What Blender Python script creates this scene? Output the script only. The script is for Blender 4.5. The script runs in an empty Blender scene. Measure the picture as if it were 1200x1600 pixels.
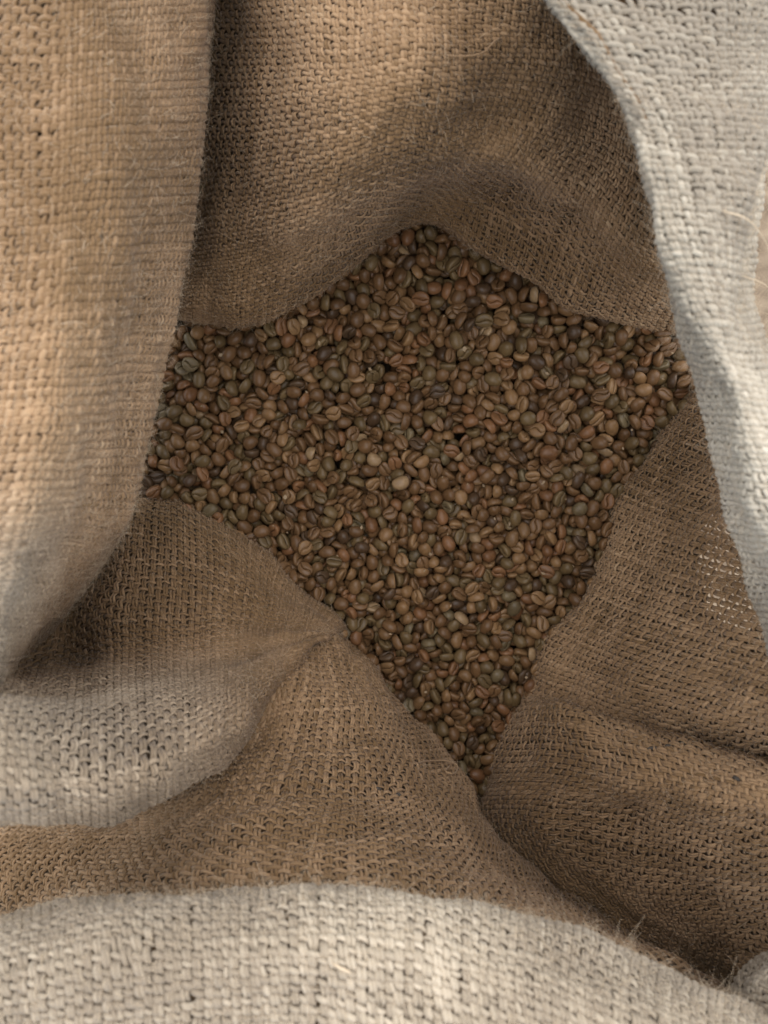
import bpy, math, random
import numpy as np

# ------------------------------------------------------------------ camera, sky, sun, exposure
sc = bpy.context.scene
COL = sc.collection
CAM_Z = 1.10
cd = bpy.data.cameras.new('camera')
cam = bpy.data.objects.new('camera', cd)
COL.objects.link(cam)
cam.location = (0, 0, CAM_Z)
cd.sensor_width = 36.0
cd.lens = 26.0
cd.clip_start = 0.01
cd.clip_end = 100.0
cd.dof.use_dof = True
cd.dof.focus_distance = 0.345
cd.dof.aperture_fstop = 14.0
sc.camera = cam

SUN_EL, SUN_AZ = 66.0, 84.0          # azimuth counted from +X towards +Y
w = bpy.data.worlds.new('World')
sc.world = w
w.use_nodes = True
nt = w.node_tree
bg = nt.nodes['Background']
sky = nt.nodes.new('ShaderNodeTexSky')
sky.sky_type = 'NISHITA'
sky.sun_disc = False
sky.sun_elevation = math.radians(SUN_EL)
sky.sun_rotation = math.radians(90 - SUN_AZ)
sky.air_density = 1.0
sky.dust_density = 0.6
sky.ozone_density = 1.0
nt.links.new(sky.outputs[0], bg.inputs[0])
bg.inputs[1].default_value = 0.06

sd = bpy.data.lights.new('sun', 'SUN')
sd.energy = 1.5
sd.angle = math.radians(150)
sd.color = (1.0, 0.92, 0.79)
sun = bpy.data.objects.new('sun', sd)
COL.objects.link(sun)
sun.location = (1, 1, 3)
sun.rotation_euler = (0, math.radians(90 - SUN_EL), math.radians(SUN_AZ))

sc.view_settings.view_transform = 'Standard'
sc.view_settings.look = 'None'
sc.view_settings.gamma = 1.0
sc.view_settings.exposure = 2.0
sc.cycles.max_bounces = 8
sc.cycles.diffuse_bounces = 6

# ------------------------------------------------------------------ helpers
rng = np.random.default_rng(11)
random.seed(11)
F = 26.0 / 36.0 * 1600.0


def W3(p):
    """(px, py, depth) rows of the survey of the sack -> metres."""
    p = np.asarray(p, float)
    d = p[..., 2]
    return np.stack([(p[..., 0] - 600) / F * d, -(p[..., 1] - 800) / F * d, CAM_Z - d], -1)


def to_px(P):
    d = np.maximum(CAM_Z - P[..., 2], 1e-3)
    return P[..., 0] / d * F + 600, -P[..., 1] / d * F + 800


def tag(o, label=None, cat=None, group=None, kind=None):
    if label: o['label'] = label
    if cat: o['category'] = cat
    if group: o['group'] = group
    if kind: o['kind'] = kind
    return o


def link(name, data, parent=None):
    o = bpy.data.objects.new(name, data)
    COL.objects.link(o)
    if parent is not None: o.parent = parent
    return o


def hermite(knots, P, t):
    """Smooth interpolation of P (K, ...) given at knots, at parameters t."""
    K = len(knots)
    h = np.diff(knots)
    sl = np.diff(P, axis=0) / h.reshape((-1,) + (1,) * (P.ndim - 1))
    m = np.empty_like(P)
    m[0], m[-1] = sl[0], sl[-1]
    if K > 2:
        w0 = (h[1:] / (h[1:] + h[:-1])).reshape((-1,) + (1,) * (P.ndim - 1))
        m[1:-1] = sl[:-1] * w0 + sl[1:] * (1 - w0)
    i = np.clip(np.searchsorted(knots, t, side='right') - 1, 0, K - 2)
    hh = h[i]
    s = (t - knots[i]) / hh
    sh = (-1,) + (1,) * (P.ndim - 1)
    s = s.reshape(sh); hh = hh.reshape(sh)
    s2, s3 = s * s, s * s * s
    return P[i] * (2 * s3 - 3 * s2 + 1) + m[i] * hh * (s3 - 2 * s2 + s) + P[i + 1] * (-2 * s3 + 3 * s2) + m[i + 1] * hh * (s3 - s2)


class Sheet:
    """A cloth surface through a grid of points; a and b are mean arc lengths in metres."""

    def __init__(self, grid, wob=0.0008, seed=1):
        G = W3(grid)
        R, C = G.shape[:2]
        ku = np.concatenate([[0], np.cumsum(np.linalg.norm(np.diff(G, axis=1), axis=2).mean(0) + 1e-4)])
        kv = np.concatenate([[0], np.cumsum(np.linalg.norm(np.diff(G, axis=0), axis=2).mean(1) + 1e-4)])
        self.G, self.ku, self.kv = G, ku, kv
        self.LU, self.LV = ku[-1], kv[-1]
        # even out the arc length along both directions
        tu, tv = np.linspace(0, ku[-1], 160), np.linspace(0, kv[-1], 160)
        S = self.raw(tu, tv)
        du = np.linalg.norm(np.diff(S, axis=1), axis=2); dv = np.linalg.norm(np.diff(S, axis=0), axis=2)
        self.tu, self.tv = tu, tv
        self.su = np.concatenate([[0], np.cumsum(du.mean(0))]); self.sv = np.concatenate([[0], np.cumsum(dv.mean(1))])
        self.LU, self.LV = self.su[-1], self.sv[-1]
        r = np.random.default_rng(seed)
        self.waves = [(r.uniform(-1, 1) * 2 * math.pi / l, r.uniform(-1, 1) * 2 * math.pi / l, r.uniform(0, 6.28), wob * (l / 0.05) ** 0.7)
                      for l in (0.022, 0.03, 0.04, 0.055, 0.08) for _ in range(2)]

    def raw(self, tu, tv):
        A = hermite(self.kv, self.G, tv)                       # (N, C, 3)
        A = hermite(self.ku, np.swapaxes(A, 0, 1), tu)         # (M, N, 3)
        return np.swapaxes(A, 0, 1)                            # (N, M, 3)

    def grid(self, a, b):
        """points, normals at the tensor grid of a (along u) and b (along v)."""
        P = self.raw(np.interp(a, self.su, self.tu), np.interp(b, self.sv, self.tv))
        Tu = np.gradient(P, axis=1); Tv = np.gradient(P, axis=0)
        N = np.cross(Tu, Tv)
        N /= np.linalg.norm(N, axis=2, keepdims=True) + 1e-12
        A, B = np.meshgrid(a, b)
        hgt = sum(am * np.sin(kx * A + ky * B + ph) for kx, ky, ph, am in self.waves)
        return P + N * hgt[..., None], N, Tu / (np.linalg.norm(Tu, axis=2, keepdims=True) + 1e-12), Tv / (np.linalg.norm(Tv, axis=2, keepdims=True) + 1e-12)


def smooth_noise(n, m, step, r):
    """n rows of 1-D noise, m samples, correlation of step samples."""
    k = max(4, int(m / step) + 3)
    base = r.normal(size=(n, k))
    x = np.linspace(0, k - 2.001, m)
    i = x.astype(int); f = x - i
    f = f * f * (3 - 2 * f)
    return base[:, i] * (1 - f) + base[:, i + 1] * f


def strands_mesh(name, C, N, T, ra, rb, mat, parent, tint, sides, mask, tw, r, fade=None):
    """C (n, m, 3) centre lines -> one mesh of tubes; ra, rb (n, m) half width and half height."""
    n, m = C.shape[:2]
    B = np.cross(T, N); B /= np.linalg.norm(B, axis=2, keepdims=True) + 1e-12
    N2 = np.cross(B, T)
    th = np.linspace(-0.30, math.pi + 0.30, sides)           # the side of the yarn that shows; its back lies on the under layer
    V = C[:, :, None, :] + (ra[..., None] * np.cos(th))[..., None] * B[:, :, None, :] + (rb[..., None] * np.sin(th))[..., None] * N2[:, :, None, :]
    along = np.concatenate([np.zeros((n, 1)), np.cumsum(np.linalg.norm(np.diff(C, axis=1), axis=2), 1)], 1)
    ph = th[None, None, :] + (tw * along)[..., None] + r.uniform(0, 6.28, (n, 1, 1))
    off = r.uniform(0, 50, (n, 1, 1))
    fib = np.stack([np.broadcast_to(along[..., None] * 1000 / 5 + off, ph.shape), np.cos(ph), np.sin(ph)], -1)
    idx = np.arange(n * m * sides).reshape(n, m, sides)
    a = idx[:, :-1, :]; b = idx[:, 1:, :]
    Q = np.stack([a[..., :-1], a[..., 1:], b[..., 1:], b[..., :-1]], -1)
    ok = mask[:, :-1] & mask[:, 1:]
    Q = Q[ok].reshape(-1, 4)
    used = np.zeros(n * m * sides, bool); used[Q.ravel()] = True
    remap = np.cumsum(used) - 1
    V = V.reshape(-1, 3)[used]; fib = fib.reshape(-1, 3)[used]
    tn = np.broadcast_to(tint[..., None], (n, m, sides)).reshape(-1)[used]
    Q = remap[Q]
    me = bpy.data.meshes.new(name)
    me.vertices.add(len(V)); me.vertices.foreach_set('co', V.astype(np.float32).ravel())
    me.loops.add(Q.size); me.loops.foreach_set('vertex_index', Q.astype(np.int32).ravel())
    me.polygons.add(len(Q)); me.polygons.foreach_set('loop_start', np.arange(0, Q.size, 4, dtype=np.int32))
    me.update(calc_edges=True)
    me.polygons.foreach_set('use_smooth', np.ones(len(Q), bool))
    at = me.attributes.new('fibre', 'FLOAT_VECTOR', 'POINT'); at.data.foreach_set('vector', fib.astype(np.float32).ravel())
    at = me.attributes.new('tint', 'FLOAT', 'POINT'); at.data.foreach_set('value', tn.astype(np.float32))
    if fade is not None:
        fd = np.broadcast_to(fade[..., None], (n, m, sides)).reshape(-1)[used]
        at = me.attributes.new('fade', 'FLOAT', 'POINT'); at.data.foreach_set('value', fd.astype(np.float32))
    me.materials.append(mat)
    o = link(name, me, parent)
    o['kind'] = 'stuff'
    return o, len(Q) * 2


def hair(name, pts, rad, mat, parent):
    """pts (n, k, 3) -> one curves object of loose jute fibres."""
    n, k = pts.shape[:2]
    hc = bpy.data.hair_curves.new(name)
    hc.add_curves([k] * n)
    hc.points.foreach_set('position', pts.astype(np.float32).ravel())
    at = hc.attributes.get('radius') or hc.attributes.new('radius', 'FLOAT', 'POINT')
    at.data.foreach_set('value', rad.astype(np.float32).ravel())
    hc.materials.append(mat)
    o = link(name, hc, parent)
    o['kind'] = 'stuff'
    return o


# the layers of cloth, seen from the mouth: yarn buried well below another layer is left to the under layer
COVER = np.full((170, 140), 9.0)


def cover_cells(P):
    x, y = to_px(P)
    return np.clip(((y + 220) / 12).astype(int), 0, 169), np.clip(((x + 220) / 12).astype(int), 0, 139)


def add_cover(P):
    i, j = cover_cells(P)
    np.minimum.at(COVER, (i, j), CAM_Z - P[..., 2])


def buried(C):
    i, j = cover_cells(C)
    return CAM_Z - C[..., 2] > DEEP[i, j] + 0.012


# ------------------------------------------------------------------ materials
def jute_material(name, dark, mid, light, bump=0.35, fib=True):
    m = bpy.data.materials.new(name); m.use_nodes = True
    t = m.node_tree; n = t.nodes; L = t.links
    b = n['Principled BSDF']
    b.inputs['Roughness'].default_value = 0.8
    b.inputs['Specular IOR Level'].default_value = 0.25
    b.inputs['Sheen Weight'].default_value = 0.12
    b.inputs['Sheen Roughness'].default_value = 0.5
    at = n.new('ShaderNodeAttribute'); at.attribute_name = 'fibre'
    mp = n.new('ShaderNodeMapping'); mp.inputs['Scale'].default_value = (0.7, 3.2, 3.2)
    L.new(at.outputs['Vector'], mp.inputs['Vector'])
    nz = n.new('ShaderNodeTexNoise'); nz.inputs['Scale'].default_value = 1.6; nz.inputs['Detail'].default_value = 4; nz.inputs['Roughness'].default_value = 0.65
    L.new(mp.outputs[0], nz.inputs['Vector'])
    ti = n.new('ShaderNodeAttribute'); ti.attribute_name = 'tint'
    ad = n.new('ShaderNodeMath'); ad.operation = 'MULTIPLY_ADD'; ad.inputs[1].default_value = 0.75
    L.new(nz.outputs['Fac'], ad.inputs[0]); L.new(ti.outputs['Fac'], ad.inputs[2])
    # broad, soft discolouration of the sackcloth
    tc = n.new('ShaderNodeTexCoord')
    n2 = n.new('ShaderNodeTexNoise'); n2.inputs['Scale'].default_value = 14; n2.inputs['Detail'].default_value = 3
    L.new(tc.outputs['Object'], n2.inputs['Vector'])
    a2 = n.new('ShaderNodeMath'); a2.operation = 'MULTIPLY_ADD'; a2.inputs[1].default_value = 0.85
    L.new(n2.outputs['Fac'], a2.inputs[0]); L.new(ad.outputs[0], a2.inputs[2])
    sb = n.new('ShaderNodeMath'); sb.operation = 'SUBTRACT'; sb.inputs[1].default_value = 0.80
    L.new(a2.outputs[0], sb.inputs[0])
    cr = n.new('ShaderNodeValToRGB')
    e = cr.color_ramp.elements
    e[0].position = 0.12; e[0].color = (*dark, 1)
    e[1].position = 0.92; e[1].color = (*light, 1)
    k = e.new(0.5); k.color = (*mid, 1)
    L.new(sb.outputs[0], cr.inputs[0])
    if fib:                                                     # paler ramp paints the light on rims, crest and lip into the colour
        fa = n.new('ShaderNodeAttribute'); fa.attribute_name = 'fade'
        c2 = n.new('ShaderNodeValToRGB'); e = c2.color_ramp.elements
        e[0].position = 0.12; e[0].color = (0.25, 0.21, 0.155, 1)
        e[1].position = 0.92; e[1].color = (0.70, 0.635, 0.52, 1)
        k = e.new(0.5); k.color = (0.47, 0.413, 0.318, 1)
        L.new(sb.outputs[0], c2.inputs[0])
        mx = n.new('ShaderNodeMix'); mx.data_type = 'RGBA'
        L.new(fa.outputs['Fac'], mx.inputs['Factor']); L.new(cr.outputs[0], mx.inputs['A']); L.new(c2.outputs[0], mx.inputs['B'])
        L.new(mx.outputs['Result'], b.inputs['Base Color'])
    else:
        L.new(cr.outputs[0], b.inputs['Base Color'])
    if bump:
        bp = n.new('ShaderNodeBump'); bp.inputs['Strength'].default_value = bump; bp.inputs['Distance'].default_value = 0.0006
        L.new(nz.outputs['Fac'], bp.inputs['Height']); L.new(bp.outputs[0], b.inputs['Normal'])
    return m


def plain(name, col, rough=0.85, spec=0.2):
    m = bpy.data.materials.new(name); m.use_nodes = True
    b = m.node_tree.nodes['Principled BSDF']
    b.inputs['Base Color'].default_value = (*col, 1)
    b.inputs['Roughness'].default_value = rough
    b.inputs['Specular IOR Level'].default_value = spec
    return m


M_YARN = jute_material('jute_yarn', (0.18, 0.106, 0.046), (0.39, 0.252, 0.138), (0.60, 0.43, 0.255))
M_BACK = jute_material('jute_under_layer', (0.12, 0.08, 0.045), (0.20, 0.14, 0.085), (0.28, 0.20, 0.13), bump=0, fib=False)
M_FIBRE = plain('loose_jute_fibre', (0.52, 0.41, 0.28), 0.6, 0.3)
M_DARKYARN = plain('dark_stained_yarn', (0.07, 0.06, 0.05), 0.8)

TRIS = 0
PW, PF = 0.00315, 0.00262


PENDING = []


def weave(name, label, grid, warp='v', seed=1, segs=3, sides=4, thin=None, backing=True, wob=0.0006,
          fuzz=1.0, under=None, pw=PW, pf=PF, fade=None, lax=1.0, girth=1.08, relief=1.0):
    """One stretch of the sack as woven cloth: doubled warp strands, single wefts, loose fibres, an under layer.
    thin(px, py) -> 1 for full yarn, lower where the cloth is worn sheer."""
    global TRIS
    sh = Sheet(lattice(grid, warp), wob, seed)
    r = np.random.default_rng(seed * 7 + 3)
    # which way is the visible side: towards the mouth of the sack
    a = np.linspace(0, sh.LU, 80); b = np.linspace(0, sh.LV, 80)
    P, N, _, _ = sh.grid(a, b)
    flip = -1.0
    back = None
    # under layer, added to keep light from coming through the gaps in the weave
    me = bpy.data.meshes.new(name)
    V = P - flip * N * 0.0022
    px, py = to_px(P)
    keep = np.ones(P.shape[:2], bool)
    if backing is not True:
        keep &= backing(px, py)
    idx = np.arange(6400).reshape(80, 80)
    ok = keep[:-1, :-1] & keep[1:, 1:] & keep[1:, :-1] & keep[:-1, 1:]
    Q = np.stack([idx[:-1, :-1], idx[:-1, 1:], idx[1:, 1:], idx[1:, :-1]], -1)[ok]
    me.from_pydata(V.reshape(-1, 3).tolist(), [], Q.reshape(-1, 4).tolist())
    me.polygons.foreach_set('use_smooth', np.ones(len(me.polygons), bool))
    me.materials.append(under or M_BACK)
    part = link(name, me, SACK)
    part['label'] = label
    TRIS += len(Q) * 2

    npair, nweft = int(sh.LU / pw), int(sh.LV / pf)
    ui = (np.arange(npair) + 0.5) * pw + r.normal(0, 0.05, npair) * pw * lax
    vj = (np.arange(nweft) + 0.5) * pf + r.normal(0, 0.05, nweft) * pf * lax

    def inview(C, mg=48, Nn=None):
        x, y = to_px(C)
        facing = True
        if Nn is not None:                                     # the underside of a fold is left to the under layer
            d = np.array([0, 0, CAM_Z]) - C
            facing = (d * Nn).sum(-1) > -0.3 * np.linalg.norm(d, axis=-1)
        return facing & ~buried(C) & (x > -mg) & (x < 1200 + mg) & (y > -mg) & (y < 1600 + mg)

    def thin_at(C):
        if thin is None: return 1.0
        x, y = to_px(C)
        return thin(x, y)

    fib_src = []
    # ---- warps: pairs of strands along v
    ns = nweft * segs
    b = np.linspace(vj[0], vj[-1], ns)
    ph = np.interp(b, vj, np.arange(nweft))
    ra0, rb0, amp = 0.00064 * girth, 0.00048 * girth, 0.00050 * relief
    su = np.concatenate([[u - 0.00062, u + 0.00062] for u in ui])
    su = np.clip(su, 0.0002, sh.LU - 0.0002)
    n = len(su)
    Pm, Nm, Tu, Tv = sh.grid(su, b)
    Pm, Nm, Tu, Tv = [np.swapaxes(x, 0, 1) for x in (Pm, Nm * flip, Tu, Tv)]   # (n, ns, 3)
    sgn = np.repeat((-1.0) ** np.arange(npair), 2)
    wv = np.cos(math.pi * ph)
    wv = np.tanh(1.6 * wv) / math.tanh(1.6)
    wig = np.repeat(smooth_noise(npair, ns, segs * 3.0, r), 2, 0) * 0.00016 * lax + smooth_noise(n, ns, segs * 2.0, r) * 0.00009 * lax
    slub = 1 + 0.13 * smooth_noise(n, ns, segs * 4.0, r) + 0.07 * smooth_noise(n, ns, segs * 1.2, r)
    wig = wig + sgn[:, None] * np.sin(math.pi * ph)[None] * 0.00016 * relief
    lift = 1 + 0.22 * smooth_noise(n, ns, segs * 2.0, r)
    tk = thin_at(Pm)
    C = Pm + Nm * (sgn[:, None] * wv[None] * amp * lift)[..., None] + Tu * wig[..., None]
    T = np.gradient(C, axis=1); T /= np.linalg.norm(T, axis=2, keepdims=True) + 1e-12
    tint = np.clip(0.25 + 0.06 * r.normal(size=(n, 1)) + 0.07 * smooth_noise(n, ns, segs * 5, r), -0.1, 0.7)
    o, k = strands_mesh('warp_yarn', C, Nm, T, ra0 * slub * tk, rb0 * slub * tk, M_YARN, part, np.broadcast_to(tint, (n, ns)), sides, inview(C, 48, Nm), 900.0, r,
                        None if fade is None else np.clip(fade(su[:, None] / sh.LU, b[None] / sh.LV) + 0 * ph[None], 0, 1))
    TRIS += k
    fib_src.append((C, Nm, T))
    # ---- wefts: single strands along u
    ms = npair * segs
    a = np.linspace(ui[0], ui[-1], ms)
    ph = np.interp(a, ui, np.arange(npair))
    ra0, rb0, amp = 0.00066 * girth, 0.00050 * girth, 0.00056 * relief
    Pm, Nm, Tu, Tv = sh.grid(a, vj)                                             # (nweft, ms, 3)
    Nm = Nm * flip
    sgn = -((-1.0) ** np.arange(nweft))
    wv = np.cos(math.pi * ph)
    n = nweft
    wig = smooth_noise(n, ms, segs * 3.0, r) * 0.00018 * lax
    slub = 1 + 0.15 * smooth_noise(n, ms, segs * 4.0, r) + 0.08 * smooth_noise(n, ms, segs * 1.2, r)
    wig = wig + sgn[:, None] * np.sin(math.pi * ph)[None] * 0.00022 * relief
    lift = 1 + 0.2 * smooth_noise(n, ms, segs * 2.0, r)
    tk = thin_at(Pm)
    C = Pm + Nm * (sgn[:, None] * wv[None] * amp * lift)[..., None] + Tv * wig[..., None]
    T = np.gradient(C, axis=1); T /= np.linalg.norm(T, axis=2, keepdims=True) + 1e-12
    tint = np.clip(0.29 + 0.05 * r.normal(size=(n, 1)) + 0.07 * smooth_noise(n, ms, segs * 5, r), -0.1, 0.7)
    o, k = strands_mesh('weft_yarn', C, Nm, T, ra0 * slub * tk, rb0 * slub * tk, M_YARN, part, np.broadcast_to(tint, (n, ms)), sides, inview(C, 48, Nm), 800.0, r,
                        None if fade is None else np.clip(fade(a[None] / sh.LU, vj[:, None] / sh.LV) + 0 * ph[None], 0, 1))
    TRIS += k
    fib_src.append((C, Nm, T))
    # ---- loose fibres
    if fuzz > 0:
        allp, allr = [], []
        for C, Nn, T in fib_src:
            vis = np.argwhere(inview(C, 30, Nn))
            stp = np.linalg.norm(np.gradient(C, axis=1), axis=2)
            side = np.linalg.norm(np.gradient(C, axis=0), axis=2)
            pr = (stp * side)[vis[:, 0], vis[:, 1]]; pr = np.minimum(pr, np.median(pr) * 1.5); pr /= pr.sum()
            k = int(len(vis) / segs * 0.5 * fuzz)
            if k < 1: continue
            s = vis[r.choice(len(vis), k, p=pr)]
            c, nn, tt = C[s[:, 0], s[:, 1]], Nn[s[:, 0], s[:, 1]], T[s[:, 0], s[:, 1]]
            bb = np.cross(nn, tt)
            ln = r.gamma(2.2, 0.0015, (k, 1)) + 0.0012
            lg = r.random((k, 1)) < .012
            ln = np.minimum(np.where(lg, ln * 1.6 + .002, ln), .0062)
            ang = r.normal(0, 0.8, (k, 1)) + r.integers(0, 2, (k, 1)) * math.pi
            dr = tt * np.cos(ang) + bb * np.sin(ang)
            up = np.abs(r.normal(0, 0.38, (k, 1))) + 0.1
            curl = r.normal(0, 1.0, (k, 1)); droop = r.normal(-0.3, 0.55, (k, 1))
            pts = []
            for q in np.linspace(0, 1, 6):
                a_ = curl * q
                d2 = dr * np.cos(a_) + np.cross(nn, dr) * np.sin(a_)
                pts.append(c + nn * 0.00035 + d2 * (ln * q) + nn * ln * (up * q + droop * up * q * q))
            allp.append(np.stack(pts, 1))
            rr = r.uniform(0.000018, 0.000045, (k, 1)) * np.where(lg, 1.5, 1.0) * np.linspace(1, 0.45, 6)[None]
            allr.append(rr)
            # fibres lying along the yarns
            k = int(len(vis) / segs * .3 * min(1, fuzz))
            s = vis[r.choice(len(vis), k, p=pr)]
            c, nn, tt = C[s[:, 0], s[:, 1]], Nn[s[:, 0], s[:, 1]], T[s[:, 0], s[:, 1]]
            bb = np.cross(nn, tt)
            c = c + bb * r.uniform(-.0005, .0005, (k, 1)) + nn * r.uniform(.0003, .0006, (k, 1))
            ang = r.normal(0, .3, (k, 1)) + r.integers(0, 2, (k, 1)) * math.pi
            ln = r.uniform(.0012, .0042, (k, 1)); bd = r.normal(0, .22, (k, 1)); up = np.abs(r.normal(0, .13, (k, 1)))
            dr, ds2 = tt * np.cos(ang) + bb * np.sin(ang), bb * np.cos(ang) - tt * np.sin(ang)
            allp.append(np.stack([c + dr * ln * q + ds2 * ln * bd * q * q + nn * ln * up * q * (1.2 - q) for q in np.linspace(0, 1, 6)], 1))
            allr.append(r.uniform(.000025, .00005, (k, 1)) * np.array([[.5, 1, 1, 1, .8, .4]]))
        hair('loose_fibre', np.concatenate(allp), np.concatenate(allr), M_FIBRE, part)
    print(name, TRIS)
    return part, sh, flip


def lattice(grid, warp):
    grid = np.array(grid, float)
    return np.swapaxes(grid, 0, 1)[:, ::-1] if warp == 'u' else grid     # keep the normal's side


def cloth(name, label, grid, warp='v', **k):
    sh = Sheet(lattice(grid, warp), 0, 1)
    add_cover(sh.grid(np.linspace(0, sh.LU, 260), np.linspace(0, sh.LV, 260))[0])
    PENDING.append((name, label, grid, warp, k))
    return len(PENDING) - 1


# ------------------------------------------------------------------ ground and the sack
def soil_material():
    m = plain('packed_earth', (0.2, 0.15, 0.1), 0.95)
    t = m.node_tree; n = t.nodes; L = t.links
    nz = n.new('ShaderNodeTexNoise'); nz.inputs['Scale'].default_value = 30; nz.inputs['Detail'].default_value = 8
    tc = n.new('ShaderNodeTexCoord'); L.new(tc.outputs['Object'], nz.inputs['Vector'])
    cr = n.new('ShaderNodeValToRGB'); cr.color_ramp.elements[0].color = (0.12, 0.085, 0.055, 1); cr.color_ramp.elements[1].color = (0.30, 0.23, 0.155, 1)
    cr.color_ramp.elements[0].position = .3; cr.color_ramp.elements[1].position = .7
    L.new(nz.outputs['Fac'], cr.inputs[0]); L.new(cr.outputs[0], n['Principled BSDF'].inputs['Base Color'])
    bp = n.new('ShaderNodeBump'); bp.inputs['Strength'].default_value = .4; bp.inputs['Distance'].default_value = .01
    L.new(nz.outputs['Fac'], bp.inputs['Height']); L.new(bp.outputs[0], n['Principled BSDF'].inputs['Normal'])
    return m


me = bpy.data.meshes.new('ground')
s = 6.0
me.from_pydata([(-s, -s, 0), (s, -s, 0), (s, s, 0), (-s, s, 0)], [], [(0, 1, 2, 3)])
me.materials.append(soil_material())
tag(link('ground', me), 'brown earth floor under the sack', kind='structure')

SACK = link('burlap_sack', None)
SACK.location = (0, 0, 0)
tag(SACK, 'open burlap sack of coarse jute weave with folded sides, filled with coffee beans', 'sack')

def step(x, lo, hi):
    t = np.clip((x - lo) / (hi - lo), 0, 1)
    return t * t * (3 - 2 * t)


def LIT_A(a, b):           # a runs up the fold, b across it from the outer edge to the beans
    return 0.0 + 0.66 * step(0.52 - a, 0.0, .30) * step(.54 - b, 0, .22)  # painted brightness on the lower outer crest of the fold


def LIT_B(a, b):           # b runs from the beans to the lip, a from the left to the tip
    return 0.66 * step(b, .45, .66) * step(.78 - a, 0, .5)  # painted brightness along the lip, dying out towards the tip


# left: a big fold hanging over the beans (doubled strands run across it)
A_rows = []
for y, sil, crest, dd, drop in ((-170, 336, 75, .014, 0), (60, 327, 75, .010, 0), (230, 313, 75, .004, 0), (400, 288, 70, .001, .004), (560, 254, 58, -.004, .010),
                                (700, 228, 42, -.006, .018), (800, 205, 24, -.004, .030), (855, 176, 10, .002, .055), (905, 146, 0, .006, .085), (950, 112, -10, .010, .105), (995, 74, -20, .014, .115), (1040, 38, -30, .018, .115), (1090, 8, -44, .022, .10), (1150, -24, -66, .028, .09)):
    dd += .018
    wd = sil - crest
    xs = [-360, -210, crest - 95, crest, crest + .30 * wd, crest + .60 * wd, crest + .84 * wd, crest + .965 * wd, sil, sil - 12, sil - 50]
    ds = [.205, .184, .171, .168, .175 + .25 * drop, .192 + .55 * drop, .216 + .80 * drop, .236 + .92 * drop, .258 + drop, .288 + drop, .335 + drop]
    A_rows.append([(x, y + (10 - 20 * (x / 330.0)), d + dd) for x, d in zip(xs, ds)])
HANG = cloth('hanging_fold', 'thick rounded fold of the sack hanging down the left side', A_rows, 'u', seed=2, segs=3, sides=4, fade=LIT_A, wob=.0004, relief=1.25, fuzz=.6)

# back wall: two bulges overhanging the beans
Fc = [
    [(60, -150, .40), (60, 0, .40), (60, 130, .405), (60, 250, .405), (60, 360, .405), (60, 440, .40), (60, 490, .405)],
    [(215, -150, .38), (215, 0, .38), (215, 130, .385), (215, 250, .385), (215, 360, .385), (215, 440, .38), (215, 490, .385)],
    [(330, -150, .33), (325, 0, .34), (320, 130, .352), (312, 260, .355), (300, 370, .350), (292, 450, .348), (288, 498, .365)],
    [(430, -150, .28), (425, 0, .275), (415, 130, .284), (402, 255, .298), (388, 360, .312), (378, 440, .332), (372, 503, .358)],
    [(545, -150, .25), (540, 0, .24), (530, 120, .238), (515, 230, .249), (495, 330, .274), (480, 410, .313), (468, 473, .352)],
    [(660, -150, .235), (655, 0, .232), (648, 105, .230), (635, 195, .238), (615, 270, .260), (592, 335, .300), (575, 390, .346)],
    [(780, -150, .24), (775, 0, .24), (765, 95, .245), (745, 175, .255), (715, 240, .266), (685, 293, .318), (655, 348, .345)],
    [(900, -150, .25), (890, 0, .25), (875, 100, .257), (845, 190, .266), (800, 262, .271), (770, 306, .326), (745, 390, .352)],
    [(1000, -150, .265), (990, 0, .265), (975, 120, .275), (950, 220, .285), (905, 300, .290), (882, 362, .326), (850, 443, .358)],
    [(1110, -150, .28), (1100, 0, .28), (1080, 150, .29), (1050, 270, .30), (1010, 370, .314), (985, 430, .332), (960, 495, .364)],
    [(1230, -150, .30), (1220, 0, .30), (1200, 180, .31), (1170, 320, .32), (1130, 420, .33), (1105, 480, .345), (1080, 528, .372)],
]
Fg = []
for c in Fc:
    x, y, d = c[-1]
    X0 = (c[0][0] - 600) / F * c[0][2]                              # unseen back rim, raised above the frame to shade wall and fold
    top = [(600 + X0 * sx * F / dz, 800 - yy * F / dz, dz) for sx, yy, dz in ((1.2, .258, .15), (1.12, .243, .185), (1.05, .225, .22))]
    Fg.append(top + c + [(x - 2, y - 10, d + .03), (x - 4, y - 45, d + .085)])
BACKP = cloth('back_panel', 'back wall of the sack bulging in two folds over the beans', np.swapaxes(np.array(Fg), 0, 1), 'v', seed=3, segs=3, fuzz=.4, girth=1.02, relief=1.3)

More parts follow.
